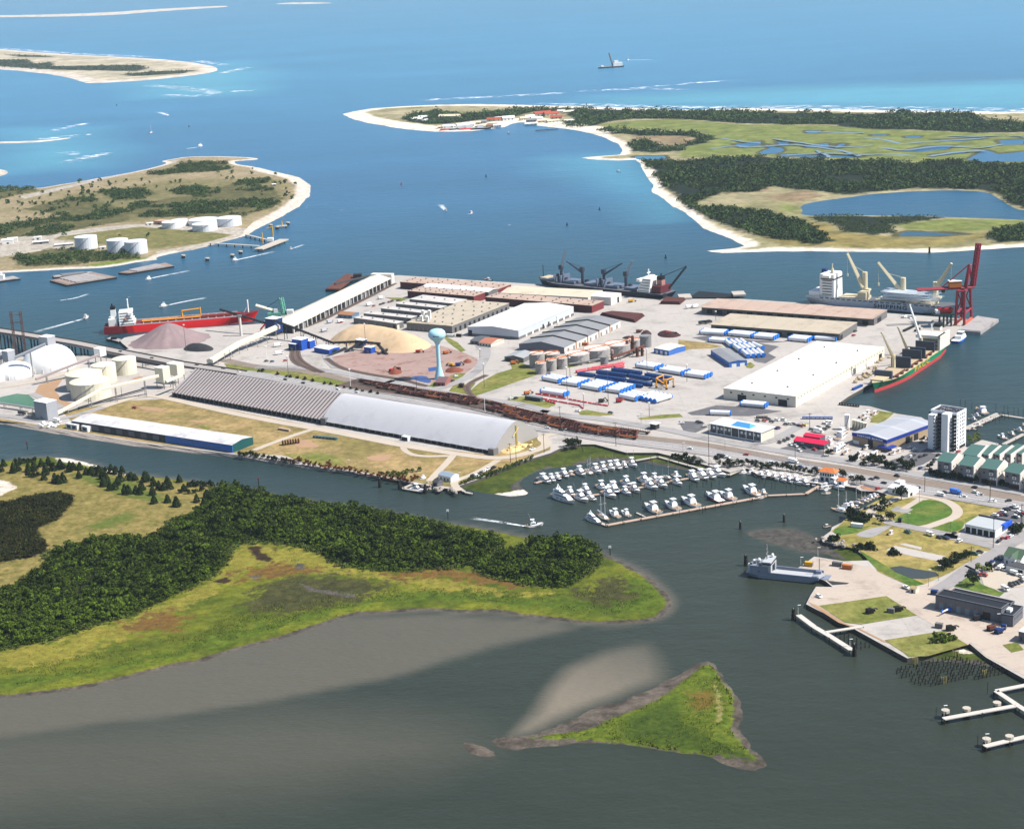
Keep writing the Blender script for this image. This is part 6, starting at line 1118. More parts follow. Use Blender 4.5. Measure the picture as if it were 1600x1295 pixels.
# heaps
def heap(name, label, s, slope, top, m, cell=2.0, rough=.6, group=None, cat='heap'):
 p = chaikin(GP(s, ZL), 2); c = sum(p, Vector())/len(p); xs = [v.x-c.x for v in p]; ys = [v.y-c.y for v in p]
 X, Y, nx, ny = grid(min(xs)-3, max(xs)+3, min(ys)-3, max(ys)+3, cell); sd = sdist(X, Y, [(v.x-c.x, v.y-c.y) for v in p])
 Z = np.where(sd < 0, -.3, 0)+np.maximum(sd, 0)*slope; Z = top*(1-np.exp(-Z/top*1.15)) if top else Z; Z = Z+vnoise(X, Y, 7, 3)*rough*np.clip(sd/4, 0, 1)
 Q = quads(nx, ny); Q = Q[(sd[Q] > -1.5).any(1)]; used = np.unique(Q); rm = np.full(len(X), -1); rm[used] = np.arange(len(used))
 o = D.objects.new(name, mesh_np(name, np.stack([X, Y, Z], 1)[used], rm[Q], None, [m], True)); COL.objects.link(o); o.location = (c.x, c.y, ZL+.12); return tag(o, label, cat, group)
heap('sawdust_heap', 'big golden heap of wood chips behind the water tower', 'F 430,535 600,565 740,590 850,607 990,603 1100,572 1075,535 930,490 740,465 560,470', .75, 19, mat('wood_chips', S(224, 194, 156, .64), .95, .1, .03, .4, stain=(S(202, 166, 126, .6), .6)), 2)
c = GP('E 1010,312', ZL)[0]; r = (GP('E 1230,312', ZL)[0]-c).length
q = MB(); q.lathe(0, 0, [(r, 0), (r*.93, .6), (r*.75, 4.2), (r*.5, 9.5), (r*.2, 16.4), (r*.06, 18.4), (.2, 18.8)], 72)
for i, v in enumerate(q.v):
 f0 = 1+.035*math.sin(i*12.9)+.025*math.sin((i % 72)*1.3); q.v[i] = (v[0]*f0, v[1]*f0, v[2])
o = q.build('gravel_heap', mat('gravel', S(164, 142, 142, .55), .95, .12, .05, .5, stain=(S(180, 158, 156, .58), .5)), None, True); o.location = (c.x, c.y, ZL+.1); tag(o, 'tall cone of mauve-grey gravel in front of the red tanker', 'gravel heap')
heap('coal_heap', 'low black heap beside the gravel cone', 'E 1078,370 1120,342 1240,338 1285,372 1180,382', .9, 5, mat('coal', (.02, .02, .022), .8, .3), 1.5)
for s, lb in (('F 1175,712 1240,695 1310,710 1270,730 1190,732', 'long low heap of red clay at the edge of the dirt yard'), ('F 1285,668 1310,645 1350,650 1345,672', 'round heap of dark red clay'), ('F 820,738 840,705 900,708 920,730 870,745', 'rusty scrap heap above the dark pond')):
 heap('dirt_heap', lb, s, .7, 5, mat('red_clay', S(150, 84, 62, .52), .95, .25, .2, .6), 1.5, .8)
heap('bulk_heap', 'pale yellow rubble and bags at the gable of the white barn', 'J 1290,485 1340,455 1420,430 1485,432 1440,465 1370,492', .5, 2.2, mat('yellow_rubble', S(226, 196, 130, .66), .9, .4, .4, .9, stain=(S(240, 230, 210, .75), .9)), 1.2, 1.2)
for s, lb in (('G 880,560 930,540 960,575 900,590', 'tangled dark scrap heap beyond the small tank farm'), ('G 985,560 1050,548 1150,572 1100,592 1000,588', 'black and red scrap heap right of the farm'), ('G 760,590 830,580 840,598 790,602', 'thin dark scrap heap along the grey warehouse')):
 heap('scrap_heap', lb, s, .8, 3.5, mat('scrap', S(70, 50, 48, .45), .85, .6, .6, 1.4, stain=(S(150, 50, 50, .5), .8)), 1.2, 1.6)
conveyor('pale pipe rack in front of the small tanks', 'u 640,285 930,240 1090,210', (5, 5, 5), 2.5, 1, STEEL, 4); conveyor('rusty pipe rack among the tanks and dark columns', 'u 1130,215 1300,160 1500,80', (6, 7, 7), 3, 1.6, RUST, 4)
for x, y, h in ((1310, 170, 13), (1375, 160, 17), (1425, 200, 9), (1140, 240, 10), (1480, 190, 8)):
 c = GP('u %d,%d' % (x, y), ZL)[0]; t = thing('process_column', 'dark rusty column among the pipes, '+{1310: 'second tallest', 1375: 'tallest', 1425: 'short one on the right', 1140: 'pinkish one at the left', 1480: 'shortest one'}[x], 'column', c, 0, 'process columns'); part(t, 'vessel', RUST if x != 1140 else mat('pinkish_steel', S(190, 150, 140, .6), .7), lambda b: b.lathe(0, 0, [(1.5, 0), (1.5, h), (.3, h+1)], 10)); part(t, 'platform', DKSTEEL, lambda b: b.cyl(0, 0, h*.6, h*.6+.4, 2.3, n=8))
random.seed(4)
for s, n, m, nm, lb, g in (('i 60,890 240,800 420,590', 34, PALEC, 'cargo_bag', 'beige bag of cargo in the heaps along the green ship quay', 'quay cargo bags'), ('i 640,60 820,50', 9, WHITEP, 'cargo_bag', 'white bale on the open quay behind the green ship', 'white quay bales'), ('ad 515,345 750,380', 14, WHITEP, 'rubble_block', 'white rubble block on the south bank beside the cabins', 'white rubble blocks'), ('J 1300,480 1470,438', 22, mat('yellow_rubble', (1, 1, 1)), 'rubble_block', 'yellow-white rubble block at the white barn gable', 'gable rubble blocks'), ('z 240,515 590,590', 22, ROCK, 'boulder', 'pale boulder on the bank right of the channel dock', 'bank boulders'), ('ae 40,1010 440,1110', 18, ROCK, 'boulder', 'pale boulder on the rocky park point', 'park boulders')):
 p = GP(s, ZL)
 q = MB(); q.lathe(0, 0, [(1.2, 0), (1.5, .7), (1.1, 1.5), (.3, 1.8)], 7); me_ = q.mesh(nm, m)
 for _ in range(n):
  k = random.randrange(len(p)-1); v = p[k].lerp(p[k+1], random.random()); o = D.objects.new(nm, me_); COL.objects.link(o); o.location = (v.x+random.gauss(0, 3), v.y+random.gauss(0, 3), ZL+.1 if nm != 'boulder' else ZL-.5); o.scale = [random.uniform(.6, 1.5) for _ in '123']; o.rotation_euler = (0, 0, random.random()*6); tag(o, lb, 'bag' if nm == 'cargo_bag' else nm.replace('_', ' '), g)
# bridge
bp_ = PX('t -400,-25 -150,15 0,38 240,75 480,115 690,150 830,178 1070,228 1400,292 1600,332 E 1440,506')
bz = (24, 22, 21, 18.5, 15.5, 12.5, 10.5, 7.5, 4.6, 3.5, 3.0); dk = [G(x, y, z) for (x, y), z in zip(bp_, bz)]; o0 = dk[0].copy(); o0.z = 0
t = thing('road_bridge', 'long concrete road bridge descending from the left past the domes', 'bridge', o0)
L_, R_ = ribbon_pts(dk, 15); n = len(dk); q = MB()
q.add([tuple(p-o0) for p in L_]+[tuple(p-o0) for p in R_]+[tuple(p-o0-Vector((0, 0, 1.6))) for p in L_]+[tuple(p-o0-Vector((0, 0, 1.6))) for p in R_], [[i, n+i, n+i+1, i+1] for i in range(n-1)]+[[n+i, 3*n+i, 3*n+i+1, n+i+1] for i in range(n-1)]+[[2*n+i, i, i+1, 2*n+i+1] for i in range(n-1)]+[[2*n+i, 2*n+i+1, 3*n+i+1, 3*n+i] for i in range(n-1)])
q.build('deck', mat('bridge_deck', S(186, 178, 172, .56), .85, .08, .1), t)
for sgn in (1, -1):
 A_, B_ = ribbon_pts(dk, 14.4); Pq = A_ if sgn > 0 else B_; q = MB()
 for a_, b_ in zip(Pq, Pq[1:]): q.bar(a_-o0+Vector((0, 0, .5)), b_-o0+Vector((0, 0, .5)), .45)
 q.build('parapet', mat('parapet_concrete', S(84, 80, 78, .5), .85, .15), t)
PIER = mat('pier_concrete', S(110, 104, 98, .45), .85, .2, .2)
for i in range(n-3):
 for u in ((.25, .75) if i < 5 else (.4,)):
  p = dk[i].lerp(dk[i+1], u); d = (dk[i+1]-dk[i]); d.z = 0; d.normalize(); nn = Vector((-d.y, d.x, 0))
  if p.z < 5: continue
  q = MB()
  for s_ in (-5, 0, 5): q.bar(Vector((p.x+nn.x*s_-o0.x, p.y+nn.y*s_-o0.y, -1)), Vector((p.x+nn.x*s_-o0.x, p.y+nn.y*s_-o0.y, p.z-1.6)), .55)
  q.bar(p+nn*6.5-o0-Vector((0, 0, 2.3)), p-nn*6.5-o0-Vector((0, 0, 2.3)), .6); q.build('pier', PIER, t)
c = G(33, 556, 0); t = thing('lattice_pylon', 'pair of slim rusty lattice pylons standing in the water behind the bridge', 'pylon', c); PY = mat('pylon_grey', S(120, 96, 92, .5), .7)
for dx in (-5, 5): part(t, 'mast', PY, lambda b: b.lattice((dx, 0, 0), (dx, 0, 48), 1.8, .18, 12))
part(t, 'cross_arm', PY, lambda b: (b.bar((-7, 0, 36), (7, 0, 36), .3), b.bar((-6, 0, 44), (6, 0, 44), .25)))
ribbon('railway_viaduct', [G(x, y, 5) for x, y in PX('E -200,255 0,262 60,268 120,330')], 4, 5, PIER)
# island oil jetty and dolphins
JT = mat('jetty_concrete', S(206, 196, 180, .62), .85, .1, .1); PILE = mat('pile_dark', S(58, 52, 48, .45), .9, .3, .3)
t = thing('oil_jetty', 'pale concrete oil jetty with two walkways off the island tanks', 'jetty', G(410, 385))
oj = G(410, 385)
def deckbar(s, z, w, nm='walkway', th=.6):
 p = GP(s, z); q = MB()
 for a_, b_ in zip(p, p[1:]):
  d = (b_-a_); d.z = 0; d.normalize(); nn = Vector((-d.y, d.x, 0))*w/2; A, B_ = a_-oj, b_-oj; A.z = B_.z = z
  q.add([A-nn, A+nn, B_+nn, B_-nn, A-nn-Vector((0, 0, th)), A+nn-Vector((0, 0, th)), B_+nn-Vector((0, 0, th)), B_-nn-Vector((0, 0, th))], [(0, 3, 2, 1), (0, 4, 7, 3), (1, 2, 6, 5), (0, 1, 5, 4), (3, 7, 6, 2), (4, 5, 6, 7)])
 q.build(nm, JT, t)
 for a_, b_ in zip(p, p[1:]):
  m_ = max(2, int((b_-a_).length/14))
  for i in range(m_+1):
   v = a_.lerp(b_, i/m_)-oj; part(t, 'pile', PILE, lambda k: k.bar((v.x, v.y, -1), (v.x, v.y, z-.5), .5))
deckbar('x 1095,165 1350,180', 4, 5); deckbar('x 1280,120 1400,150', 4, 4); deckbar('x 1345,197 1480,145', 4.5, 14, 'loading_deck', 1.4)
part(t, 'loading_arm', YELP, lambda b: (b.bar((2, -6, 4.5), (2, -6, 20), .5), b.bar((12, 30, 4.5), (12, 30, 22), .6), b.bar((12, 30, 22), (4, 30, 20), .5))); part(t, 'cabin', WHITEP, lambda b: b.box(6, 14, 10, 18, 4.5, 9))
def dolphin(label, s, r=3.2, group='mooring dolphins'):
 c = GP(s, 0)[0]; t = thing('mooring_dolphin', label, 'dolphin', c, 0, group); part(t, 'cap', JT, lambda b: b.cyl(0, 0, 3.2, 4.6, r, n=8))
 for i in range(4): part(t, 'pile', PILE, lambda b: b.bar((r*.6*math.cos(i*1.57), r*.6*math.sin(i*1.57), -1), (r*.5*math.cos(i*1.57), r*.5*math.sin(i*1.57), 3.2), .5))
for i, s in enumerate(('x 955,245', 'x 1080,260', 'x 1210,242', 'x 1253,224', 'x 1410,85', 'x 1443,95', 'x 1500,73')): dolphin('small concrete mooring dolphin off the island, '+nth(i, 7), s)
c = GP('x 1470,88', 0)[0]; t = thing('work_platform', 'small platform with a yellow crane off the island beach', 'platform', c); part(t, 'deck', JT, lambda b: b.box(-7, 7, -5, 5, 2.6, 3.6)); part(t, 'crane', YELP, lambda b: (b.bar((0, 0, 3), (0, 0, 10), .7), b.bar((0, 0, 9), (4, 0, 13), .4))); part(t, 'pile', PILE, lambda b: [b.bar((x, y, -1), (x, y, 2.6), .5) for x in (-6, 6) for y in (-4, 4)])
# ---------------------------------------------------------------- docks, piles, boats
PTOP = mat('pier_top', S(216, 208, 198, .64), .85, .12, .2, .9)
PLANK = mat('dock_planks', S(206, 180, 160, .6), .85, .12, .2, 1.2); GREYPL = mat('grey_planks', S(196, 188, 178, .62), .85, .12, .2, 1.2)
def dock(label, s, w, z=1.3, m=None, step=12, cat='dock', name='dock', ph=.6):
 p = GP(s, z); o = p[0].copy(); o.z = 0; t = thing(name, label, cat, o)
 for a_, b_ in zip(p, p[1:]):
  d = b_-a_; d.z = 0; ln = d.length; d.normalize(); nn = Vector((-d.y, d.x, 0))*w/2; A, B_ = a_-o, b_-o
  q = MB(); dz = Vector((0, 0, .5)); q.add([A-nn, A+nn, B_+nn, B_-nn, A-nn-dz, A+nn-dz, B_+nn-dz, B_-nn-dz], [(0, 3, 2, 1), (0, 4, 7, 3), (1, 2, 6, 5), (0, 1, 5, 4), (3, 7, 6, 2), (4, 5, 6, 7)]); q.build('deck', m or PLANK, t)
  k = max(1, int(ln/step))
  for i in range(k+1):
   v = A.lerp(B_, i/k)
   for sg in (-1, 1): part(t, 'pile', PILE, lambda q: q.bar(v+nn*sg*.98-Vector((0, 0, v.z+1)), v+nn*sg*.98+Vector((0, 0, ph)), .16))
 return t
dock('long tan front dock of the marina with sport boats on its inner side', 'K 455,492 1150,366 1225,350', 3.2); dock('tan dock bending up to the white clubhouse', 'K 1228,350 1410,342 1500,290', 2.8)
dock('broken middle dock of the marina between two rows of yachts', 'K 385,348 560,322 850,266', 2.6); dock('north dock of the marina along the cove mud', 'K 110,290 300,235 590,190', 2.4); dock('pale boardwalk skirting the marsh at the head of the marina', 'K 590,182 700,163 850,205 1000,243 1040,250', 2.6, 2.2, GREYPL); dock('short wooden jetty by the palms at the marina head', 'K 1040,252 1112,220', 3, 2, GREYPL)
dock('short white end float of the front dock', 'K 395,470 458,494', 3, 1, GREYPL); dock('small finger float between two sport boats of the front row', 'K 598,432 640,452', 1.6, .9, GREYPL)
dock('left walkway of the yacht basin behind the apartment block', 'a 700,395 1120,205', 3, 1.5, GREYPL); dock('right walkway of the yacht basin behind the apartment block', 'a 735,410 1155,222 1457,268', 3, 1.5, GREYPL); dock('slanting walkway at the right edge of the yacht basin', 'a 1195,598 1457,465', 3.4, 1.5, GREYPL); dock('pale sea wall walk behind the green-roofed houses', 'a 915,548 1128,598', 3, 2.4, GREYPL)
dock('channel dock with a red workboat by the blue-grey house', 'z 215,482 62,550 270,585', 2.6, 1.6, GREYPL); dock('small dark finger pier at the tip of the cove marsh', 'z 650,542 712,590 785,605', 2.4, 1.6, GREYPL)
t = dock('long pale pier parallel to the sea wall, lower right', 'N 190,160 290,235 400,300 525,380', 3.6, 3, PTOP, 14, 'pier', 'pier', .1)
for u in (.28, .6, .95): pass
dock('catwalk joining the long pale pier to the sea wall', 'N 358,268 590,232', 2.6, 3.05, PTOP, 16, 'pier', 'pier', .1)
dock('first pale finger pier at the lower right', 'N 1095,808 1330,765 1560,724', 3.2, 3, PTOP, 14, 'pier', 'pier', .1); dock('angled pale pier at the right edge above the finger piers', 'N 1650,590 1425,634 1560,724 1680,800', 3.2, 3.05, PTOP, 14, 'pier', 'pier', .1); dock('second pale finger pier at the lower right corner', 'N 1352,980 1500,945 1680,905', 3.2, 3, PTOP, 14, 'pier', 'pier', .1)
for i, s in enumerate(('N 1108,805', 'N 1240,792', 'N 1430,757', 'N 1365,985', 'N 1508,968')):
 dolphin('round pale concrete cap beside a finger pier, '+('at the tip of the first', 'midway along the first', 'near the shore end of the first', 'at the tip of the second', 'midway along the second')[i], s, 2.2, 'finger pier caps')
def cluster(label, s, h=6.5, n=9, r=1.1):
 c = GP(s, 0)[0]; t = thing('pile_cluster', label, 'pile cluster', c, 0, 'dark timber pile clusters')
 q = MB()
 for i in range(n):
  a_ = i*2*math.pi/n; q.bar((r*math.cos(a_), r*math.sin(a_), -1), (r*.6*math.cos(a_), r*.6*math.sin(a_), h+.8*(i % 3)-.6), .3)
 q.build('piles', PILE, t); part(t, 'band', STEEL, lambda b: b.cyl(0, 0, h*.7, h*.7+.3, r*.98, n=10)); part(t, 'light', WHITEP, lambda b: b.cyl(0, 0, h, h+1.2, .15, n=6))
for s, lb in (('N 160,195', 'dark pile cluster at the left end of the long pale pier'), ('N 540,418', 'dark pile cluster at the right end of the long pale pier'), ('g 155,335', 'dark pile cluster off the stern of the landing craft'), ('J 586,690', 'dark pile cluster in the channel below the fields'), ('z 30,565', 'dark pile cluster at the channel dock corner'), ('z 300,605', 'dark pile cluster right of the channel dock'), ('K 1098,512', 'thin dark pile cluster in front of the marina mud'), ('K 1308,478', 'thin pale-topped pile cluster right of the front dock'), ('H 1170,15', 'dark broken piles off the far beach')):
 cluster(lb, s, 5 if 'thin' in lb else 6.5, 5 if 'thin' in lb else 9, .6 if 'thin' in lb else 1.1)
pm = MB(); pm.bar((0, 0, -1), (0, 0, 2.3), .36, n=6); PME = pm.mesh('timber_pile', PILE)
pm = MB(); pm.bar((0, 0, -1), (0, 0, 4.6), .17, n=6); PMT = pm.mesh('mooring_pile', PILE)
pm = MB(); pm.bar((0, 0, -1), (0, 0, 4), .26, n=6); PMY = pm.mesh('timber_pile', mat('yellow_pile', S(196, 178, 96, .6), .8, .15))
def pile(p, me, name, label, group, sc=1):
 o = D.objects.new(name, me); COL.objects.link(o); o.location = (p[0], p[1], 0); o.scale = (1, 1, sc); return tag(o, label, 'pile', group)
fld = [(v.x, v.y) for v in GP('N 775,520 920,475 1180,425 1420,470 1510,525 1360,555 1090,605 960,610 890,590')]
for i in range(-2, 40):
 for j in range(-12, 22):
  p = GP('N %f,%f' % (785+25*i+17*j, 515-5.2*i+14*j))[0]
  if sdist(np.array([p.x]), np.array([p.y]), fld)[0] > 0 and random.random() < .9: pile((p.x+random.uniform(-.3, .3), p.y+random.uniform(-.3, .3)), PME, 'timber_pile', 'dark timber pile in the field of old piles off the sea wall', 'field of old piles', random.uniform(.6, 1.2))
for x, y in ((905, 470), (918, 472), (931, 470), (1084, 590), (1098, 592), (1112, 588), (1340, 548), (1352, 550), (1362, 545), (1155, 425), (1170, 428), (1188, 425)):
 p = GP('N %d,%d' % (x, y))[0]; pile(p, PMY, 'timber_pile', 'yellow-topped taller pile standing in the field of old piles', 'yellow-topped piles')
for i in range(9):
 for j in range(6):
  x, y = 690+52*i-18*j*0, 470+24*i*.62+32*j-8*i
  if 470+.47*(x-640)-20 < y+40 and y < 400+.62*(x-640)+190 and y > 440+.45*(x-700) and random.random() < .85:
   p = GP('d %d,%d' % (x, y))[0]; pile(p, PME, 'timber_pile', 'dark timber pile in the small field beside the long pale pier', 'small field of old piles', random.uniform(.6, 1.1))
for s0, n in (('K 480,375 1000,300', 26), ('K 560,330 900,270', 14), ('K 470,490 1150,380', 22), ('K 620,180 1000,250', 10), ('K 640,420 1180,330', 18), ('K 1160,300 1480,330', 14), ('K 230,250 600,215', 12)):
 a_, b_ = GP(s0, 0)[:2]
 for i in range(n):
  p = a_.lerp(b_, (i+random.uniform(.1, .9))/n)+Vector((random.uniform(-7, 7), random.uniform(-7, 7), 0)); pile(p, PMT, 'mooring_pile', 'thin dark mooring pile between the marina boats', 'marina mooring piles', random.uniform(.8, 1.1))
for i, (x, y) in enumerate(((650, 130), (712, 140), (795, 160), (1100, 190), (1203, 205), (1250, 215), (1330, 235), (1382, 240), (1445, 250), (1210, 300), (1180, 290), (1260, 285), (1090, 350), (1150, 330))):
 p = GP('a %d,%d' % (x, y))[0]; pile(p, PMT, 'mooring_pile', 'tall dark pile around the yacht basin walkways', 'yacht basin piles', 1.5)
for s, lb in (('N 1050,815', 'first finger pier'), ('N 1310,990', 'second finger pier'), ('N 1372,655', 'angled pier')):
 p = GP(s)[0]; pile(p, PMT, 'mooring_pile', 'tall dark pile just left of the '+lb, None, 1.5)
# channel markers
for s, lb in (('I 150,355', 'at the left'), ('I 1407,555', 'before the wood')):
 c = GP(s)[0]; t = thing('channel_marker', 'red triangular channel marker on a pile, '+lb, 'channel marker', c); part(t, 'pile', PILE, lambda b: b.bar((0, 0, -1), (0, 0, 5.5), .25)); part(t, 'red_board', REDP, lambda b: b.add([(-1, -.1, 5.2), (1, -.1, 5.2), (0, -.1, 7.2), (-1, .1, 5.2), (1, .1, 5.2), (0, .1, 7.2)], [(0, 1, 2), (5, 4, 3), (0, 3, 4, 1), (1, 4, 5, 2), (2, 5, 3, 0)]))
for s, lb in (('P 366,68', 'off the wood'), ('P 945,200', 'at the marsh point')):
 c = GP(s)[0]; t = thing('channel_marker', 'white square channel marker on a pile, '+lb, 'channel marker', c); part(t, 'pile', PILE, lambda b: b.bar((0, 0, -1), (0, 0, 5.5), .22)); part(t, 'board', WHITEP, lambda b: b.box(-.9, .9, -.1, .1, 5, 6.8))
BW = mat('boat_white', S(240, 240, 240, .84), .3, .03, .2, spec=.5); BGL = mat('boat_glass', (.02, .025, .03), .1, .1, spec=.6); TEAK = mat('teak_deck', S(190, 160, 130, .6), .7, .1, .5)
def boat_hull(t, L, B, D_, hm, sheer=1.0):
 hull_mb(L, B, D_, .25, .07, sheer, .45, 0, .88).build('hull', [hm, mat('boat_bottom', S(60, 70, 90, .5), .5), TEAK if hm is BW else BW], t)
def cab(t, nm, m, x0, x1, w, z0, z1, sl=1.2):
 q = MB(); q.add([(x0, -w, z0), (x1, -w*.75, z0), (x1, w*.75, z0), (x0, w, z0), (x0+.2, -w*.9, z1), (x1-sl, -w*.65, z1), (x1-sl, w*.65, z1), (x0+.2, w*.9, z1)], [(0, 1, 5, 4), (1, 2, 6, 5), (2, 3, 7, 6), (3, 0, 4, 7), (4, 5, 6, 7)]); q.build(nm, m, t)
def sport(name, label, hm=BW):
 t = thing(name, label, 'boat'); boat_hull(t, 16, 5, 1.5, hm, 1.3)
 q = MB(); q.add([(5, -2.3, 1.5), (11, -2.2, 1.75), (15, -.7, 2.6), (15, .7, 2.6), (11, 2.2, 1.75), (5, 2.3, 1.5), (6, -1.9, 2.2), (11, -1.6, 2.4), (14.4, -.4, 2.75), (14.4, .4, 2.75), (11, 1.6, 2.4), (6, 1.9, 2.2)], [(0, 1, 7, 6), (1, 2, 8, 7), (2, 3, 9, 8), (3, 4, 10, 9), (4, 5, 11, 10), (5, 0, 6, 11), (6, 7, 8, 9, 10, 11)]); q.build('foredeck', BW, t)
 cab(t, 'cabin', BW, 4.6, 11.2, 2.1, 1.6, 3.4, 2.2); cab(t, 'cabin_window', BGL, 5.4, 10.8, 2.16, 2.5, 3.1, .7)
 cab(t, 'flybridge', BW, 5, 8.6, 1.7, 3.4, 4.3, .8); part(t, 'hardtop', BW, lambda b: b.box(4.9, 8.2, -1.7, 1.7, 5.9, 6.1))
 [part(t, 'tower_leg', STEEL, lambda b: b.bar((x, y, 3.4), (x+.3, y*.8, 6), .07)) for x in (5.1, 7.9) for y in (-1.5, 1.5)]; [part(t, 'outrigger', STEEL, lambda b: b.bar((7, s_*1.7, 3.4), (3.5, s_*3.2, 11), .07)) for s_ in (-1, 1)]; part(t, 'chair', WHITEP, lambda b: b.box(2, 2.8, -.4, .4, 1.5, 2.6))
 return t
def cruiser(name, label, hm=BW):
 t = thing(name, label, 'boat'); boat_hull(t, 14, 4.6, 1.5, hm, .9); cab(t, 'cabin', BW, 3, 11.5, 2, 1.5, 2.9, 2.6); cab(t, 'cabin_window', BGL, 4, 11, 2.03, 2.1, 2.6, 1); cab(t, 'flybridge', BW, 3.4, 8.5, 1.8, 2.9, 4, 1.2); part(t, 'bimini', mat('canvas_white', S(226, 226, 230, .75), .8, .05), lambda b: b.box(3.4, 6.4, -1.7, 1.7, 5.2, 5.35)); part(t, 'bimini_frame', STEEL, lambda b: [b.bar((x, y, 3.8), (x, y, 5.2), .06) for x in (3.6, 6.2) for y in (-1.6, 1.6)]); part(t, 'mast', STEEL, lambda b: b.bar((4, 0, 5), (3.6, 0, 8), .08))
 return t
def yacht(name, label):
 t = thing(name, label, 'yacht'); boat_hull(t, 30, 7, 2.6, BW, 1.4); cab(t, 'main_deck', BW, 3, 24, 3.2, 2.6, 5, 4); cab(t, 'main_windows', BGL, 6, 22.5, 3.25, 3.4, 4.4, 2.2); cab(t, 'upper_deck', BW, 3.5, 17, 2.7, 5, 7.2, 3); cab(t, 'upper_windows', BGL, 6, 16.3, 2.75, 5.8, 6.7, 1.6); cab(t, 'sun_deck', BW, 5, 12, 2.2, 7.2, 8.2, 1); part(t, 'radar_arch', BW, lambda b: (b.bar((8, -2, 8), (7.4, 0, 11), .35), b.bar((8, 2, 8), (7.4, 0, 11), .35), b.lathe(7.4, 0, [(.1, 10.6), (.7, 11.2), (.1, 12)], 8))); part(t, 'hull_windows', BGL, lambda b: (b.box(9, 12, -3.56, -3.4, 1.4, 2), b.box(14, 17, -3.56, -3.4, 1.4, 2)))
 return t
def sail(name, label, masts=1, cover=None):
 t = thing(name, label, 'sailboat'); boat_hull(t, 12, 3.6, 1.1, BW, .5); cab(t, 'cabin', BW, 3.5, 8.6, 1.2, 1.1, 1.9, .6); cab(t, 'cabin_window', BGL, 4.2, 8.2, 1.18, 1.4, 1.7, .2)
 for i in range(masts):
  x = 7.2-4.8*i; h = 17-4*i; part(t, 'mast', mat('mast_white', S(222, 222, 222, .7), .4), lambda b: (b.bar((x, 0, 1), (x, 0, h), .14), b.bar((x, -1, h*.6), (x, 1, h*.6), .06))); part(t, 'boom', cover or BW, lambda b: b.bar((x, 0, 2.6), (x-4, 0, 2.7), .28))
 part(t, 'stay', STEEL, lambda b: (b.bar((7.2, 0, 17), (11.8, 0, 1.6), .03), b.bar((7.2, 0, 17), (.3, 0, 1.3), .03)))
 return t
def skiff(name, label):
 t = thing(name, label, 'boat'); boat_hull(t, 8, 2.6, .9, BW, .5); part(t, 'console', BW, lambda b: b.box(3, 4.2, -.6, .6, .9, 2)); part(t, 'top', BW, lambda b: b.box(2.4, 4.8, -1, 1, 2.7, 2.82)); part(t, 'top_frame', STEEL, lambda b: [b.bar((x, y, .9), (x, y, 2.7), .05) for x in (2.6, 4.6) for y in (-.8, .8)]); part(t, 'outboard', DKSTEEL, lambda b: b.box(-.6, .1, -.4, .4, .3, 1.5))
 return t
PROTO = {'f': (sport, 16), 'c': (cruiser, 14), 'y': (yacht, 30), 's': (sail, 12), 'k': (skiff, 8)}
RH = mat('boat_red', S(178, 44, 44, .6), .35, .05); BH = mat('boat_navy', S(44, 70, 130, .6), .35, .05)
mk_ = {'f': lambda: sport('sport_boat', ''), 'c': lambda: cruiser('motor_cruiser', ''), 'y': lambda: yacht('motor_yacht', ''), 's': lambda: sail('sailboat', '', 1, BH), 'S': lambda: sail('ketch', '', 2, BW), 'k': lambda: skiff('skiff', ''), 'r': lambda: sport('sport_boat', '', RH), 'b': lambda: cruiser('motor_cruiser', '', BH)}
LEN = {'f': 16, 'c': 14, 'y': 30, 's': 12, 'S': 12, 'k': 8, 'r': 16, 'b': 14}
KN = {'f': 'white sport-fishing boat', 'c': 'white motor cruiser', 'y': 'large white three-deck motor yacht', 's': 'white sailboat with a blue sail cover', 'S': 'white two-masted ketch', 'k': 'small white open boat', 'r': 'red-hulled sport-fishing boat', 'b': 'blue-hulled motor cruiser'}
protos = {}
def put_boat(kind, a_, b_, label, group, sc=None):
 d = b_-a_; L = d.length if sc is None else LEN[kind]*sc; ang = math.atan2(d.y, d.x); s_ = max(.55, min(1.7, L/LEN[kind]))
 loc = (a_.x, a_.y, a_.z); s3 = (s_, min(s_, 1.3)*.95, min(s_, 1.15)*random.uniform(.95, 1.05))
 if kind not in protos:
  t = mk_[kind](); protos[kind] = t; t.location = loc; t.rotation_euler = (0, 0, ang); t.scale = s3; tag(t, label, None, group); return t
 return dup(protos[kind], loc, ang, label, group, s3)
def boats(key, spec, where, group, z=0.0):
 """spec: kind sx,sy bx,by ..."""
 tk = spec.split(); L = []
 for i in range(0, len(tk), 3): a_, b_ = GP(key+' '+tk[i+1]+' '+tk[i+2], z); L.append((tk[i], a_, b_))
 L.sort(key=lambda q: proj((q[1]+q[2])/2)[0])
 cnt = {}
 for k_, _, _ in L: cnt[k_] = cnt.get(k_, 0)+1
 seen = {}
 for k_, a_, b_ in L:
  i = seen.get(k_, 0); seen[k_] = i+1
  put_boat(k_, a_, b_, KN[k_]+(', '+nth(i, cnt[k_])+' ' if cnt[k_] > 1 else ' ')+where, group)
boats('f', 'y 175,545 430,645', 'heading the middle dock at the left', None); boats('f', 'y 560,800 735,880', 'at the left end of the front dock', None)
boats('f', 'S 700,760 815,840 f 930,800 815,735 f 1050,785 950,730 f 1390,755 1215,660 f 1610,715 1445,635', 'moored along the front dock, left part', 'front dock boats')
boats('o', 'f 295,590 140,520 r 505,550 365,475 f 620,530 480,470 f 830,490 690,415 k 880,500 770,520 c 900,470 830,445', 'moored along the front dock, right part', 'front dock boats')
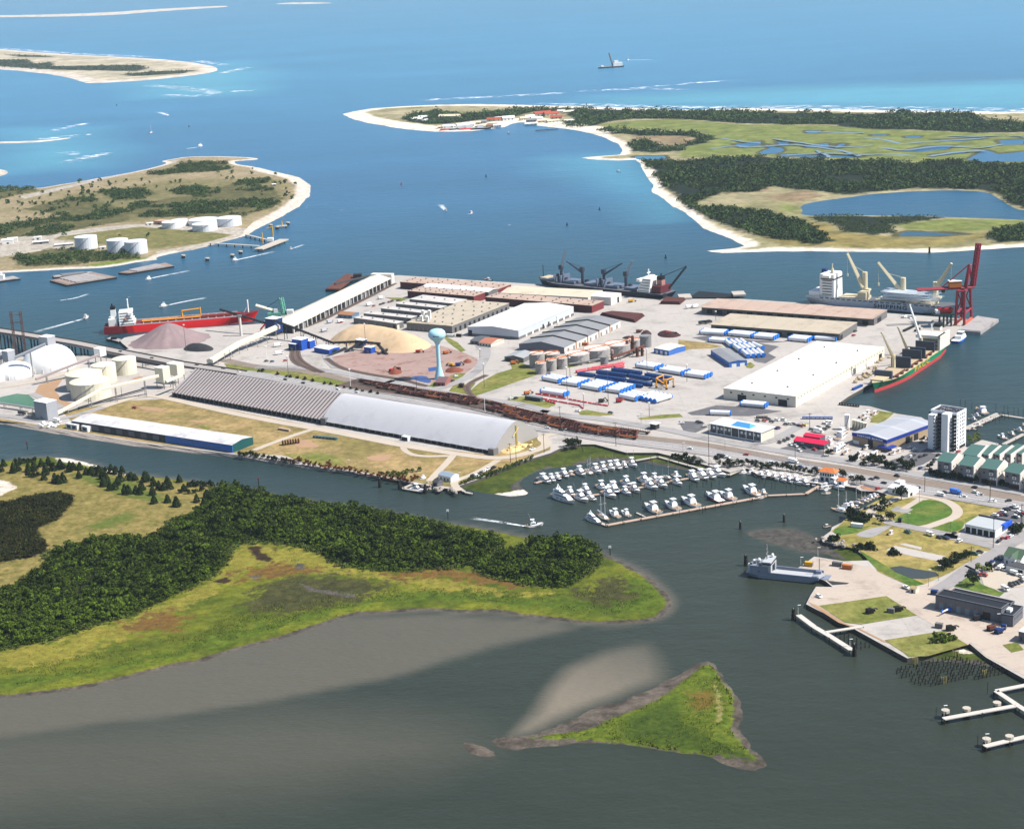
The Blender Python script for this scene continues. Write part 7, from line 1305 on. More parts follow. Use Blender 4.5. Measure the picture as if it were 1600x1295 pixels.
boats('f', 'c 340,500 420,560 f 430,545 575,630 c 505,470 605,530 c 545,565 680,610 f 680,430 790,500 f 740,505 895,585 b 825,430 930,540 f 945,490 1065,545 f 960,385 1075,455 f 1045,455 1165,520 f 1155,355 1290,425 f 1205,420 1375,488 f 1285,345 1395,405 f 1345,395 1475,470 s 1425,325 1530,360 f 1530,310 1640,350 f 1530,380 1645,440', 'on the middle dock of the marina', 'middle dock boats')
boats('f', 'c 10,350 160,412 c 130,345 205,397 b 195,330 270,375 c 265,290 355,350 k 345,290 430,325 c 440,270 545,330 s 545,275 622,310 S 555,270 640,305 f 615,240 725,305 f 712,220 790,288 f 795,205 872,272 c 862,195 960,260 c 960,195 1025,238 f 1030,170 1130,233', 'on the north dock of the marina', 'north dock boats')
boats('o', 'c 205,305 300,370 c 280,295 385,352 c 358,295 455,342 f 405,270 540,328', 'near the jetty at the marina head', 'jetty boats')
boats('o', 'c 725,275 655,295 c 800,275 720,300 k 795,295 830,322 f 830,300 895,338 c 890,300 950,342 f 950,312 1012,358 f 1012,322 1078,372 c 1085,335 1135,382 f 1130,345 1222,395 c 1215,360 1285,405 c 1375,372 1305,408', 'stern to the palm-lined sea wall', 'sea wall boats')
boats('o', 'c 1475,415 1345,440 f 1440,375 1605,445 k 1475,460 1385,475', 'just below the orange-roofed clubhouse', 'clubhouse boats')
boats('ae', 'S 480,615 180,560 c 520,580 270,530 c 570,540 370,490 s 690,475 500,445 s 770,445 590,410 s 810,420 650,380 c 860,395 700,370 c 910,375 780,345 k 950,360 860,340 k 640,540 520,520 k 1010,330 920,320', 'berthed along the park shore', 'park shore boats')
boats('a', 'c 985,235 850,160 k 980,230 910,215 c 905,250 795,240 c 860,300 750,285 c 930,375 795,360 k 860,425 760,400 k 1050,310 960,300 f 1230,540 1120,500 k 1270,545 1190,540 c 1340,490 1265,465 c 1450,440 1320,425 k 1457,350 1435,365', 'in the yacht basin behind the apartment block', 'yacht basin boats')
boats('z', 'c 300,440 245,465', 'parked ashore by the channel dock', None, ZL); boats('z', 'r 150,560 285,595', 'working boat at the channel dock', None)
boats('L', 'c 455,380 530,355 c 470,365 545,340 c 490,350 560,330 k 520,385 590,350 k 600,400 650,380 k 625,410 680,385 k 650,415 705,390 k 680,405 735,375 k 700,395 750,365 c 490,270 560,245 c 485,300 550,265 k 640,355 690,340 k 800,385 860,370 k 830,375 890,360 c 430,330 465,305 k 590,420 640,400 k 500,250 560,235 k 520,225 570,215', 'stored beside the tan boat shed', 'stored boats', ZL)
boats('L', 'k 620,165 690,150 k 640,180 700,165 k 690,150 740,135 k 650,145 700,130', 'on the bank behind the tan boat shed', 'bank boats', ZL)
boats('ae', 'k 60,835 190,825', 'hauled on the mud by the park', None, .3); boats('ae', 'k 1070,960 1180,915', 'white hull on a trailer in the park', None, ZL)
# boats under way, with their wakes
def wake(s, w): foam('boat_wake', s, w, .2, None, True)
def run(kind, s, label, wk=None, ww=10, sc=1):
 a_, b_ = GP(s)[:2]; put_boat(kind, a_, b_, label, None, sc)
 if wk: wake(wk, ww)
run('f', 'P 640,100 692,95', 'white sport-fishing boat with a wake passing the marsh wood', 'P 648,98 580,86 500,74 450,68', 7, .85)
run('c', 'D 755,690 748,692', 'white launch heading left below the oil jetty', 'D 755,688 820,675 950,650', 12, .8); run('c', 'D 1185,595 1178,597', 'white launch with a wake beside the oil jetty', 'D 1180,597 1260,580 1370,555', 12, .8); run('k', 'D 1460,540 1452,543', 'small boat near the end of the oil jetty', 'D 1455,542 1520,520', 8, 1)
run('c', 'E 500,186 512,180', 'white launch crossing above the bridge', 'E 508,182 420,205 200,265', 12, .9); run('c', 'E 990,105 980,108', 'white launch behind the red tanker', 'E 985,107 1080,85 1230,58', 11, .9); wake('E 360,75 450,62 530,35', 9)
run('k', 'B 490,795 500,802', 'left one of two small boats in mid harbour', 'B 495,800 480,785 470,770', 14, 1.6); run('k', 'B 605,812 618,806', 'right one of two small boats in mid harbour', 'B 615,808 600,815', 10, 1.6); run('k', 'A 770,530 782,536', 'tiny boat racing toward the outer bank', 'A 780,535 735,520', 25, 2)
run('k', 'B 780,440 788,442', 'tiny white boat off the coast guard docks', None, 8, 2); run('c', 'A 935,676 910,684', 'workboat rounding the island point', 'A 912,683 860,690', 14, 1.7); run('s', 'A 690,618 694,617', 'lone sail yacht off the outer sandbar', None, 5, 1.6); run('k', 'F 1475,155 1455,152', 'orange and white pilot boat behind the maroon sheds', None, 5, 1.7)
run('k', 'B 1285,618 1298,620', 'tiny boat close to the far beach', None, 5, 2); run('s', 'B 1330,103 1336,102', 'small distant sail on the ocean', 'B 1335,102 1450,100', 20, 2)
# dredger far out
a_, ang, L = line2('B 1200,140 1322,132'); t = thing('dredger', 'dredger with a tall crane boom far out on the ocean', 'dredger', a_, ang)
hull_mb(L, 20, 4, .5, .04, 1).build('hull', [DKSTEEL, BLK, GREYB], t); part(t, 'deck_house', WHITEP, lambda b: (b.box(L*.55, L*.9, -8, 8, 4, 14), b.box(L*.6, L*.75, -5, 5, 14, 20))); part(t, 'boom', STEEL, lambda b: b.lattice((L*.55, 0, 5), (L*.42, 0, 44), 2.6, .5, 10)); part(t, 'wheelhouse', WHITEP, lambda b: b.box(L*.1, L*.2, -4, 4, 4, 8))
for s, lb in (('A 540,490', 'outer bank'), ('A 875,588', 'harbour mouth'), ('B 680,641', 'mid harbour'), ('B 1205,795', 'far beach'), ('k 1345,85', 'navy ship'), ('B 1055,866', 'barrier beach'), ('B 288,678', 'red one in the inlet')):
 c = GP(s)[0]; t = thing('buoy', 'lone channel buoy, '+lb, 'buoy', c); part(t, 'float', REDP if 'red' in lb else BLK, lambda b: b.lathe(0, 0, [(1.5, -.3), (1.6, .8), (.7, 1.4), (.4, 5), (.1, 5.3)], 10)); part(t, 'lantern', WHITEP, lambda b: b.cyl(0, 0, 5.3, 6, .3, n=6))
# ---------------------------------------------------------------- vehicles, rail cars, port cargo, poles
CARC = {'white': (.78, .78, .76), 'black': (.02, .02, .022), 'dark grey': (.06, .062, .07), 'silver': (.42, .43, .45), 'red': (.42, .03, .035), 'dark blue': (.03, .05, .16), 'bright blue': (.03, .16, .62), 'yellow': (.75, .55, .04), 'dark red': (.2, .02, .03), 'dark green': (.02, .1, .07), 'tan': (.45, .38, .28)}
def car_mesh(kind, colour):
 q = MB()
 if kind in ('car', 'suv'):
  L, B, h0, h1 = (4.7, 1.9, .95, 1.5) if kind == 'car' else (5, 2, 1.1, 1.9)
  q.add([(0, -B/2, .3), (L, -B/2, .3), (L, B/2, .3), (0, B/2, .3), (.05, -B/2, h0), (L-.3, -B/2, h0*.86), (L-.3, B/2, h0*.86), (.05, B/2, h0)], [(0, 1, 5, 4), (1, 2, 6, 5), (2, 3, 7, 6), (3, 0, 4, 7), (4, 5, 6, 7)])
  q.box(.75 if kind == 'car' else .3, L-1.7, -B*.38, B*.38, h1-.1, h1)
  g = MB(); x0, x1 = (.25, L-1.05) if kind == 'car' else (.1, L-1.2); g.add([(x0, -B*.47, h0-.02), (x1, -B*.47, h0-.1), (x1, B*.47, h0-.1), (x0, B*.47, h0-.02), (x0+.5, -B*.39, h1-.1), (x1-.7, -B*.39, h1-.1), (x1-.7, B*.39, h1-.1), (x0+.5, B*.39, h1-.1)], [(0, 1, 5, 4), (1, 2, 6, 5), (2, 3, 7, 6), (3, 0, 4, 7)])
 elif kind == 'pickup':
  L, B = 5.6, 2; q.box(0, L, -B/2, B/2, .4, 1.0); q.box(0, 2.2, -B/2, -B/2+.12, 1, 1.35); q.box(0, 2.2, B/2-.12, B/2, 1, 1.35); q.box(2.5, 3.9, -B*.4, B*.4, 1.75, 1.85)
  g = MB(); g.add([(2.2, -B*.47, 1), (4.4, -B*.47, 1), (4.4, B*.47, 1), (2.2, B*.47, 1), (2.4, -B*.41, 1.75), (3.9, -B*.41, 1.75), (3.9, B*.41, 1.75), (2.4, B*.41, 1.75)], [(0, 1, 5, 4), (1, 2, 6, 5), (2, 3, 7, 6), (3, 0, 4, 7)])
 else:
  L, B = (8.5, 2.6) if kind == 'truck' else (6, 2.2); hh = 3.4 if kind == 'truck' else 2.5
  q.box(0, L-2.3, -B/2, B/2, .8, hh); q.box(L-2.2, L, -B/2+.1, B/2-.1, .6, 1.5); q.box(L-2.1, L-.6, -B/2+.15, B/2-.15, 2.3, 2.45)
  g = MB(); g.box(L-2.15, L-.5, -B/2+.12, B/2-.12, 1.5, 2.3, 0, .1, .05)
 w = MB()
 for x in (L*.19, L*.8):
  for y in (-B/2+.02, B/2-.25): w.bar((x, y, .36), (x, y+.22, .36), .36, n=8)
 return [('body', q.mesh('body', mat('car_'+colour.replace(' ', '_'), CARC[colour], .3, .03, spec=.5))), ('windows', g.mesh('windows', BGL)), ('wheels', w.mesh('wheels', BLK))]
CMC = {}
def put_car(kind, colour, p, ang, label, group):
 if (kind, colour) not in CMC: CMC[(kind, colour)] = car_mesh(kind, colour)
 t = thing({'car': 'parked_car', 'suv': 'parked_car', 'pickup': 'pickup_truck', 'truck': 'box_truck', 'van': 'van'}[kind], label, {'car': 'car', 'suv': 'car', 'pickup': 'pickup', 'truck': 'truck', 'van': 'van'}[kind], (p.x-2.4*math.cos(ang), p.y-2.4*math.sin(ang), p.z), ang, group)
 for nm, me in CMC[(kind, colour)]:
  o = D.objects.new(nm, me); COL.objects.link(o); o.parent = t
CC = {'w': 'white', 'k': 'black', 'g': 'dark grey', 's': 'silver', 'r': 'red', 'd': 'dark blue', 'b': 'bright blue', 'y': 'yellow', 'm': 'dark red', 'n': 'dark green', 't': 'tan'}
KK = {'c': 'car', 'u': 'suv', 'p': 'pickup', 't': 'truck', 'v': 'van'}; KL = {'car': 'car', 'suv': 'tall car', 'pickup': 'pickup', 'truck': 'box truck', 'van': 'van'}
def cars(key, spec, dirn, where, group, z=ZL+.5):
 """spec: two-letter colour+kind then x,y ; dirn: two pixel points giving the heading"""
 tk = spec.split(); L = []
 a_, b_ = GP(key+' '+dirn, z); ang = math.atan2(b_.y-a_.y, b_.x-a_.x)
 for i in range(0, len(tk), 2): L.append((CC[tk[i][0]], KK[tk[i][1]], GP(key+' '+tk[i+1], z)[0], len(tk[i]) > 2))
 L.sort(key=lambda q: proj(q[2])[0]); cnt = {}; seen = {}
 for c_, k_, _, _ in L: cnt[(c_, k_)] = cnt.get((c_, k_), 0)+1
 for c_, k_, p, rev in L:
  i = seen.get((c_, k_), 0); seen[(c_, k_)] = i+1; n = cnt[(c_, k_)]
  put_car(k_, c_, p, ang+(math.pi if rev else 0)+random.uniform(-.04, .04), c_+' '+KL[k_]+(', '+nth(i, n)+' ' if n > 1 else ' ')+where, group)
cars('L', 'wcr 90,430 dc 270,457 wt 215,428 wcr 205,458 kur 355,468 wcr 575,512 kc 640,532 gcr 690,530 kc 725,523 kcr 765,552 kc 845,510 kcr 965,580 wv 1100,625 kc 1130,610 bt 1180,610 wcr 1240,632 kcr 1305,578 wc 1310,607 scr 1340,620 wc 1415,658', '240,445 640,530', 'driving on the main road', 'cars on the main road')
cars('K', 'wcr 170,28 kc 238,38 wcr 855,126 kv 1000,165 wc 1035,170 rcr 1125,156 kp 1015,166', '240,45 850,130', 'on the road left of the marina', 'cars left of the marina')
cars('v', 'wcr 600,30 kcr 1050,130 wc 800,130 wcr 340,60', '330,60 600,30', 'on the road at the right edge', 'cars at the right edge')
cars('E', 'kc 65,262 kcr 430,325 kc 598,360 kcr 715,380 kc 905,420 kcr 1170,460 kc 1330,482 wcr 1420,500', '240,300 900,415', 'on the bridge', 'cars on the bridge', 9)
cars('p', 'kc 335,970 kcr 535,1010 wc 930,1080 wcr 1145,1115', '300,960 1000,1100', 'on the road behind the ribbed barn', 'cars behind the ribbed barn')
cars('z', 'ku 790,428 wu 835,430 gp 870,400 wp 895,385 wp 945,360 kp 1005,345 wp 1410,152', '800,430 950,360', 'beside the marsh north of the channel house', 'cars beside the marsh')
cars('v', 'wc 850,350 mc 925,345 wc 965,300 kc 1010,265 gc 1050,255 kc 1110,240 wc 1160,215 wc 1190,250 kc 1005,350 kc 1160,385 wc 1175,370 kc 1235,350 wc 1240,320 rc 1280,330 kc 1250,300 wc 1215,300', '850,350 960,370', 'in the lot behind the garage', 'cars behind the garage')
cars('v', 'mc 960,715 rc 1040,700 kc 905,755 wc 1090,680 kc 1095,560 kc 210,635 wu 290,755', '960,715 1060,660', 'in front of the garage', 'cars in front of the garage')
cars('v', 'kc 30,695 dc 90,705 nu 520,955 kc 610,925 ku 480,1235 dc 500,1240 rp 650,1285', '0,690 120,705', 'along the park road', 'cars along the park road')
cars('v', 'dc 800,1075 kc 870,1030 gu 920,1010 kc 860,1130 wv 925,1180 wv 1130,1245 kc 960,1000 dc 940,1040', '800,1075 930,1000', 'beside the green-roofed house', 'cars by the green-roofed house')
cars('b', 'ku 1295,320 kc 1345,300 gc 1395,285 kc 1440,260 wv 1200,375 wu 1180,90 wv 1330,150 wc 1440,190', '1200,375 1290,420', 'in the pale lot above the depot', 'cars above the depot')
cars('m', 'kc 280,375 kc 335,355 kc 375,335 kc 430,305 wc 400,400 wc 460,415 wc 505,470 kc 565,435 rc 675,455 wc 820,430 wc 850,330', '280,375 340,400', 'in the lot of the red-roofed shop', 'cars by the red-roofed shop')
cars('m', 'kc 30,130 rc 105,130 kc 150,110 kc 190,140 wc 250,120 wu 320,120 kc 350,170 wc 400,165 kc 440,170 dc 500,185 mc 520,190 yc 560,180 kc 640,230 wt 700,250 kc 720,205 wc 790,160 kc 790,225 kc 830,200 wv 830,155 mc 265,210 dc 240,215', '100,130 200,150', 'in the lot behind the office', 'cars behind the office')
cars('a', 'kc 150,760 kc 210,740 wc 30,755 gc 60,745 kc 375,740 rc 630,695 dc 150,905 kc 300,835 kc 330,800 wc 20,640 gc 160,580 wc 80,665 sc 450,735', '150,760 260,720', 'in the lot below the apartment block', 'cars below the apartment block')
cars('n', 'wc 40,155 wc 300,190 kc 250,150 gc 225,140', '0,160 100,150', 'left of the office', 'cars left of the office'); cars('ae', 'rc 915,235 kc 740,540 kc 830,515', '700,560 850,500', 'by the park shore', 'cars by the park shore')
cars('l', 'wc 455,600 kc 830,620', '400,600 500,610', 'truck yard by the rail line', None); cars('p', 'kc 120,760 dc 185,765 rc 335,755 wt 245,680 wt 230,590', '120,760 220,745', 'on the pale lot below the cream conveyor', 'cars below the cream conveyor'); cars('aa', 'wc 690,50 kc 660,95 wc 1220,265 kc 1270,260 ku 740,140', '640,70 740,40', 'on the yard road', 'cars on the yard road')
cars('y', 'wt 1170,450 rc 1230,455 kc 1300,440 kc 1330,430 mc 1390,415 kc 1420,405 kc 1480,400 wt 1290,380 st 760,630 wt 870,625 rc 890,625 st 700,720', '1180,480 1500,400', 'among the trucks behind the stepped sheds', 'vehicles behind the stepped sheds')
cars('M', 'wp 955,550 wv 1085,262 kc 1140,278 kc 1175,282 wc 485,598 np 965,248', '950,550 1000,570', 'on the park and ramp ground', 'vehicles on the ramp ground'); cars('s', 'kt 165,265 kt 210,260 wt 70,148 wt 120,145 kc 1300,320 rc 1290,350', '150,265 240,250', 'near the transit sheds', 'trucks near the transit sheds'); cars('I', 'rp 730,130', '700,130 750,140', 'alone on the dry field', None); cars('ad', 'wt 700,310 kt 260,220 tt 380,235', '640,300 760,320', 'by the grey conveyor tower', 'trucks by the grey tower')
# rail cars on the yard tracks
def railcar(kind):
 t = thing('rail_car', '', 'rail car'); L = 16.5; B = 2.9
 part(t, 'frame', DKSTEEL, lambda b: b.box(0, L, -B/2+.2, B/2-.2, .9, 1.25)); part(t, 'bogie', BLK, lambda b: b.box(1.2, 3.4, -1, 1, .2, .9)); part(t, 'bogie', BLK, lambda b: b.box(L-3.4, L-1.2, -1, 1, .2, .9))
 RB = mat('railcar_rust', S(134, 84, 74, .5), .85, .3, .2, .6, stain=(S(152, 78, 62, .5), .7)); RO = mat('railcar_orange', S(190, 116, 66, .55), .8, .35, .3, .8, stain=(S(120, 62, 46, .5), .9))
 if kind == 0:
  part(t, 'side', RB, lambda b: b.box(0, L, -B/2, -B/2+.15, 1.25, 2.6)); part(t, 'side', RB, lambda b: b.box(0, L, B/2-.15, B/2, 1.25, 2.6)); part(t, 'end', RB, lambda b: b.box(0, .2, -B/2+.15, B/2-.15, 1.25, 2.6)); part(t, 'end', RB, lambda b: b.box(L-.2, L, -B/2+.15, B/2-.15, 1.25, 2.6)); part(t, 'floor', BLK, lambda b: b.box(.2, L-.2, -B/2+.15, B/2-.15, 1.25, 1.35)); part(t, 'cross_rib', RB, lambda b: [b.box(x, x+.25, -B/2+.15, B/2-.15, 2.3, 2.55) for x in (3, 6, 9, 12)])
 elif kind == 1:
  part(t, 'deck', RB, lambda b: b.box(0, L, -B/2, B/2, 1.25, 1.4)); part(t, 'bulkhead', RB, lambda b: b.box(0, .35, -B/2, B/2, 1.4, 3.6)); part(t, 'bulkhead', RB, lambda b: b.box(L-.35, L, -B/2, B/2, 1.4, 3.6)); part(t, 'load', RO, lambda b: [b.bar((.8, -1+i*.5, 1.75+(i % 2)*.4), (L-.8, -1+i*.5, 1.75+(i % 2)*.4), .26) for i in range(5)])
 else:
  part(t, 'deck', BLK, lambda b: b.box(0, L, -B/2, B/2, 1.25, 1.4)); part(t, 'stake', RB, lambda b: [b.box(x, x+.2, y, y+.15, 1.4, 3.0) for x in np.linspace(.2, L-.4, 8) for y in (-B/2, B/2-.15)]); part(t, 'bundle', RB, lambda b: b.box(1, 7, -1, 1, 1.4, 1.9)); part(t, 'end_frame', RO, lambda b: b.box(L-.7, L-.2, -1.3, 1.3, 1.4, 2.4))
 return t
RK = [railcar(0), railcar(1), railcar(2)]; RL_ = ['rusty open rail car with dark floor standing in the yard rows', 'rail car with red bulkheads and orange rusty load in the yard rows', 'dark flat rail car with side stakes in the yard rows']; RGp = ['rusty open rail cars', 'orange loaded rail cars', 'dark staked rail cars']; rused = [0, 0, 0]
def along(pts, s):
 for a_, b_ in zip(pts, pts[1:]):
  l = (b_-a_).length
  if s <= l: return a_.lerp(b_, s/l), math.atan2(b_.y-a_.y, b_.x-a_.x)
  s -= l
 return None, 0
for ti, (tr, s0, s1) in enumerate(zip(YT, (330, 190, 70, 40, 20, 10, 60), (330, 680, 760, 830, 700, 560, 60))):
 pts = chaikin(tr, 2, False); s = s0
 while s < s1:
  p, an = along(pts, s)
  if p is None: break
  w = (.45, .35, .2) if 2 > ti else (.5, .12, .38); k_ = random.choices((0, 1, 2), w)[0]
  if random.random() < .93:
   r_ = RK[k_]
   if not rused[k_]: r_.location = (p.x, p.y, ZL+.45); r_.rotation_euler = (0, 0, an); tag(r_, RL_[k_], None, RGp[k_]); rused[k_] = 1
   else: dup(r_, (p.x, p.y, ZL+.45), an, RL_[k_], RGp[k_])
  s += 18
# turbine tower sections
TW = mat('tower_white', S(232, 234, 238, .78), .4, .04, .1, .8); TBL = mat('tower_blue', S(44, 128, 224, .72), .5, .06)
def section():
 t = thing('tower_section', '', 'tower section'); q = MB(); n = 20
 c = [(math.cos(2*math.pi*i/n), math.sin(2*math.pi*i/n)) for i in range(n)]
 q.add([(0, 2.05*a_, 2.3+2.05*b_) for a_, b_ in c]+[(1, 2.05*a_, 2.3+2.05*b_) for a_, b_ in c], [[i, (i+1) % n, n+(i+1) % n, n+i] for i in range(n)]); q.build('shell', TW, t, True)
 for x0, x1 in ((-.012, .035), (.965, 1.012)):
  q = MB(); q.add([(x, 2.12*a_, 2.3+2.12*b_) for x in (x0, x1) for a_, b_ in c], [[i, (i+1) % n, n+(i+1) % n, n+i] for i in range(n)]+[list(range(n))[::-1], list(range(n, 2*n))]); q.build('blue_cover', TBL, t)
 part(t, 'cradle', DKSTEEL, lambda b: (b.box(.15, .2, -1.6, 1.6, 0, .8), b.box(.8, .85, -1.6, 1.6, 0, .8)))
 return t
TS = [section(), False]
def sections(s, n, where, step=5.0, flip=1):
 a_, b_ = GP(s, ZL); d = b_-a_; L = d.length; ang = math.atan2(d.y, d.x); nn = Vector((-d.y, d.x, 0)).normalized()*flip
 for i in range(n):
  p = a_+nn*step*i; lb = 'white blue-ended tower section, '+where+(', '+['nearest row', 'second row back', 'third row back', 'fourth row back', 'fifth row back', 'sixth row back'][i] if n > 1 else '')
  if not TS[1]: TS[0].location = (p.x, p.y, ZL+.2); TS[0].rotation_euler = (0, 0, ang); TS[0].scale = (L, 1, 1); tag(TS[0], lb, None, 'turbine tower sections'); TS[1] = True
  else: dup(TS[0], (p.x, p.y, ZL+.2), ang, lb, 'turbine tower sections', (L, 1, 1))
for s, n, w in (('l 65,248 250,285', 3, 'leftmost stack by the blue frames'), ('l 280,298 470,325', 4, 'second stack from the left'), ('l 500,340 715,378', 5, 'middle stack before the blue frames'), ('l 780,380 955,405', 5, 'stack right of the middle one'), ('l 935,450 1125,490', 4, 'stack before the amber carrier'), ('l 1125,105 1345,140', 3, 'upper stack near the tanks'), ('G 1003,805 1145,828', 3, 'stack in the upper line, middle'), ('G 1160,832 1290,850', 3, 'rightmost stack of the upper line'),
 ('s 160,342 345,352', 3, 'first stack along the transit shed'), ('s 365,352 540,370', 3, 'second stack along the transit shed'), ('s 555,372 705,385', 3, 'third stack along the transit shed'), ('s 810,388 955,402', 3, 'fourth stack along the transit shed'), ('s 1000,385 1160,392', 2, 'fifth stack along the transit shed'), ('s 225,398 350,410', 2, 'stack above the blue-ended shed'), ('H 312,712 425,722', 2, 'stack at the front of the white warehouse'), ('H 172,752 268,755', 1, 'alone on dark paving'), ('l 42,398 312,438', 2, 'stack beside the red pipes'), ('s 545,425 622,458', 1, 'alone beside the white warehouse')):
 sections(s, n, w)
for s, w in (('s 350,408 392,442', 'top block of the slanting stacks'), ('s 408,440 458,478', 'middle block of the slanting stacks'), ('s 470,480 515,520', 'lowest block of the slanting stacks')): sections(s, 4, w, 5.0)
sections('l 1330,515 1515,458', 5, 'end stack with blue ends to the camera', 5.0)
# blue frames, red pipes and lattice, loose gear
BF = mat('frame_blue', S(44, 92, 164, .66), .6, .12, .2)
for i, s in enumerate(('l 450,195 632,218', 'l 665,172 1000,215', 'l 838,145 1168,190', 'l 655,222 985,268', 'l 650,265 840,290', 'l 820,300 1178,340', 'l 1020,212 1272,258', 'l 1012,272 1278,322', 'l 1215,205 1505,250', 'l 1302,265 1462,300')):
 a_, b_ = GP(s, ZL); d = b_-a_; L = d.length; t = thing('steel_crate', 'blue ribbed steel frame box in the yard, '+('front left short one', 'second row, long one', 'farthest long one', 'third row, long one', 'short one before the third row', 'nearest long one', 'right of the middle', 'nearest on the right', 'far right one', 'short one behind the amber carrier')[i], 'steel crate', (a_.x, a_.y, ZL+.1), math.atan2(d.y, d.x), 'blue steel frames')
 part(t, 'floor', mat('frame_blue_dark', S(24, 48, 96, .5), .7), lambda b: b.box(0, L, 0, 3.6, .2, .6)); part(t, 'side', BF, lambda b: b.box(0, L, 0, .2, .6, 3.2)); part(t, 'side', BF, lambda b: b.box(0, L, 3.4, 3.6, .6, 3.2)); part(t, 'rib', mat('frame_blue_dark', (1, 1, 1)), lambda b: [b.box(x, x+.3, -.12, -.01, .3, 3.2) for x in np.arange(0, L-.3, 4)]); part(t, 'cover', mat('frame_cover', S(78, 120, 176, .6), .6), lambda b: b.box(0, L, .25, 3.35, 2.5, 2.6))
PR = mat('pipe_bright_red', S(222, 40, 62, .72), .5, .08)
for s, lb in (('l -20,408 322,465', 'upper left red pipe line across the yard'), ('l 355,470 560,508', 'middle red pipe line across the yard'), ('l 575,510 800,546', 'right red pipe line across the yard'), ('l 30,460 480,540 520,575', 'bent lower red pipe line'), ('l 90,485 200,515', 'short red pipe on the grass edge')):
 p = GP(s, ZL); o = p[0]; t = thing('red_pipe', lb, 'pipe', (o.x, o.y, ZL+.1)); 
 for a_, b_ in zip(p, p[1:]): part(t, 'pipe', PR, lambda b: b.bar((a_.x-o.x, a_.y-o.y, .7), (b_.x-o.x, b_.y-o.y, .7), .6, n=8)); part(t, 'joint', WHITEP, lambda b: [b.bar((a_.lerp(b_, u).x-o.x, a_.lerp(b_, u).y-o.y, .7), (a_.lerp(b_, u+.02).x-o.x, a_.lerp(b_, u+.02).y-o.y, .7), .75, n=8) for u in (.2, .45, .7)])
PK = mat('lattice_pink', S(232, 96, 110, .72), .6, .1)
for i, (x0, y0, x1, y1) in enumerate(((440, 155, 560, 132), (570, 130, 700, 118), (620, 118, 760, 98), (700, 108, 830, 92), (760, 95, 900, 78), (830, 88, 960, 68), (880, 108, 985, 92), (900, 75, 985, 55))):
 a_, b_ = GP('l %d,%d %d,%d' % (x0, y0, x1, y1), ZL+1); d = b_-a_; t = thing('lattice_boom', 'red and white lattice boom lying by the tank farm, '+nth(i, 8), 'crane boom', (a_.x, a_.y, ZL+.1), math.atan2(d.y, d.x), 'lattice booms'); part(t, 'lattice', PK, lambda b: b.lattice((0, 0, 1.4), (d.length, 0, 1.4), 2, .22, 8)); part(t, 'end_plate', PR, lambda b: b.box(-.2, .2, -1.1, 1.1, .3, 2.5))
for s, lb, m in (('m 535,105 880,108', 'long blue steel girder lying by the office lot', BF), ('i 20,1010 140,955', 'blue girder pile on the quay below the ship bow', BF), ('J 190,395 330,408', 'teal girder lying in the dry field', mat('girder_teal', S(70, 120, 130, .55), .7)), ('I 1515,248 1575,258', 'stack of pale timber on the dry field', PLANK), ('i 690,240 875,150', 'dark girder on the quay near the hopper', DKSTEEL), ('m 10,98 140,100', 'dark flat trailer behind the office', DKSTEEL), ('i 840,240 900,210', 'short dark girder on the quay', DKSTEEL), ('H 760,705 850,715', 'dark barrier logs at the slip', BLK)):
 a_, b_ = GP(s, ZL); d = b_-a_; t = thing('girder', lb, 'girder', (a_.x, a_.y, ZL+.1), math.atan2(d.y, d.x)); part(t, 'flange', m, lambda b: (b.box(0, d.length, -1.2, 1.2, 0, .4), b.box(0, d.length, -1.2, 1.2, 1.4, 1.8))); part(t, 'web', m, lambda b: [b.box(x, x+.5, -1, 1, .4, 1.4) for x in np.linspace(0, d.length-.5, 8)])
t = thing('pipe_spools', 'row of rusty ring spools on the dry field', 'pipe spools', GP('J 5,440', ZL)[0], .3)
for i in range(7): part(t, 'ring', RUST, lambda b: b.lathe(0, 0, [(2.0, 0), (2.2, .2), (2.2, .8), (2.0, 1)], 12)).matrix_local = Matrix.Translation((i*2.2, 0, 2)) @ Matrix.Rotation(math.pi/2, 4, 'Y')
t = thing('excavator', 'red excavator parked among scrap in the dirt yard', 'excavator', GP('F 1010,605', ZL)[0])
def digger(t, m):
 part(t, 'track', BLK, lambda b: (b.box(-2, 2, -1.6, -.9, 0, .9), b.box(-2, 2, .9, 1.6, 0, .9))); part(t, 'cab', m, lambda b: b.box(-2, 1.4, -1.4, 1.4, 1, 3)); part(t, 'engine_hood', m, lambda b: b.box(1.4, 3.4, -1.1, 1.1, .9, 1.9)); w_ = any(x in t['label'] for x in ('loader', 'excav', 'digger', 'crane'))
 part(t, 'boom', m, lambda b: (b.bar((1, 0, 2.2), (4, 0, 3.6 if w_ else 2.4), .35), b.bar((4, 0, 3.6 if w_ else 2.4), (5.6, 0, 1.4), .3)))
 if w_: part(t, 'bucket', DKSTEEL, lambda b: b.box(5.2, 6.6, -1, 1, .5, 1.7))
digger(t, REDP)
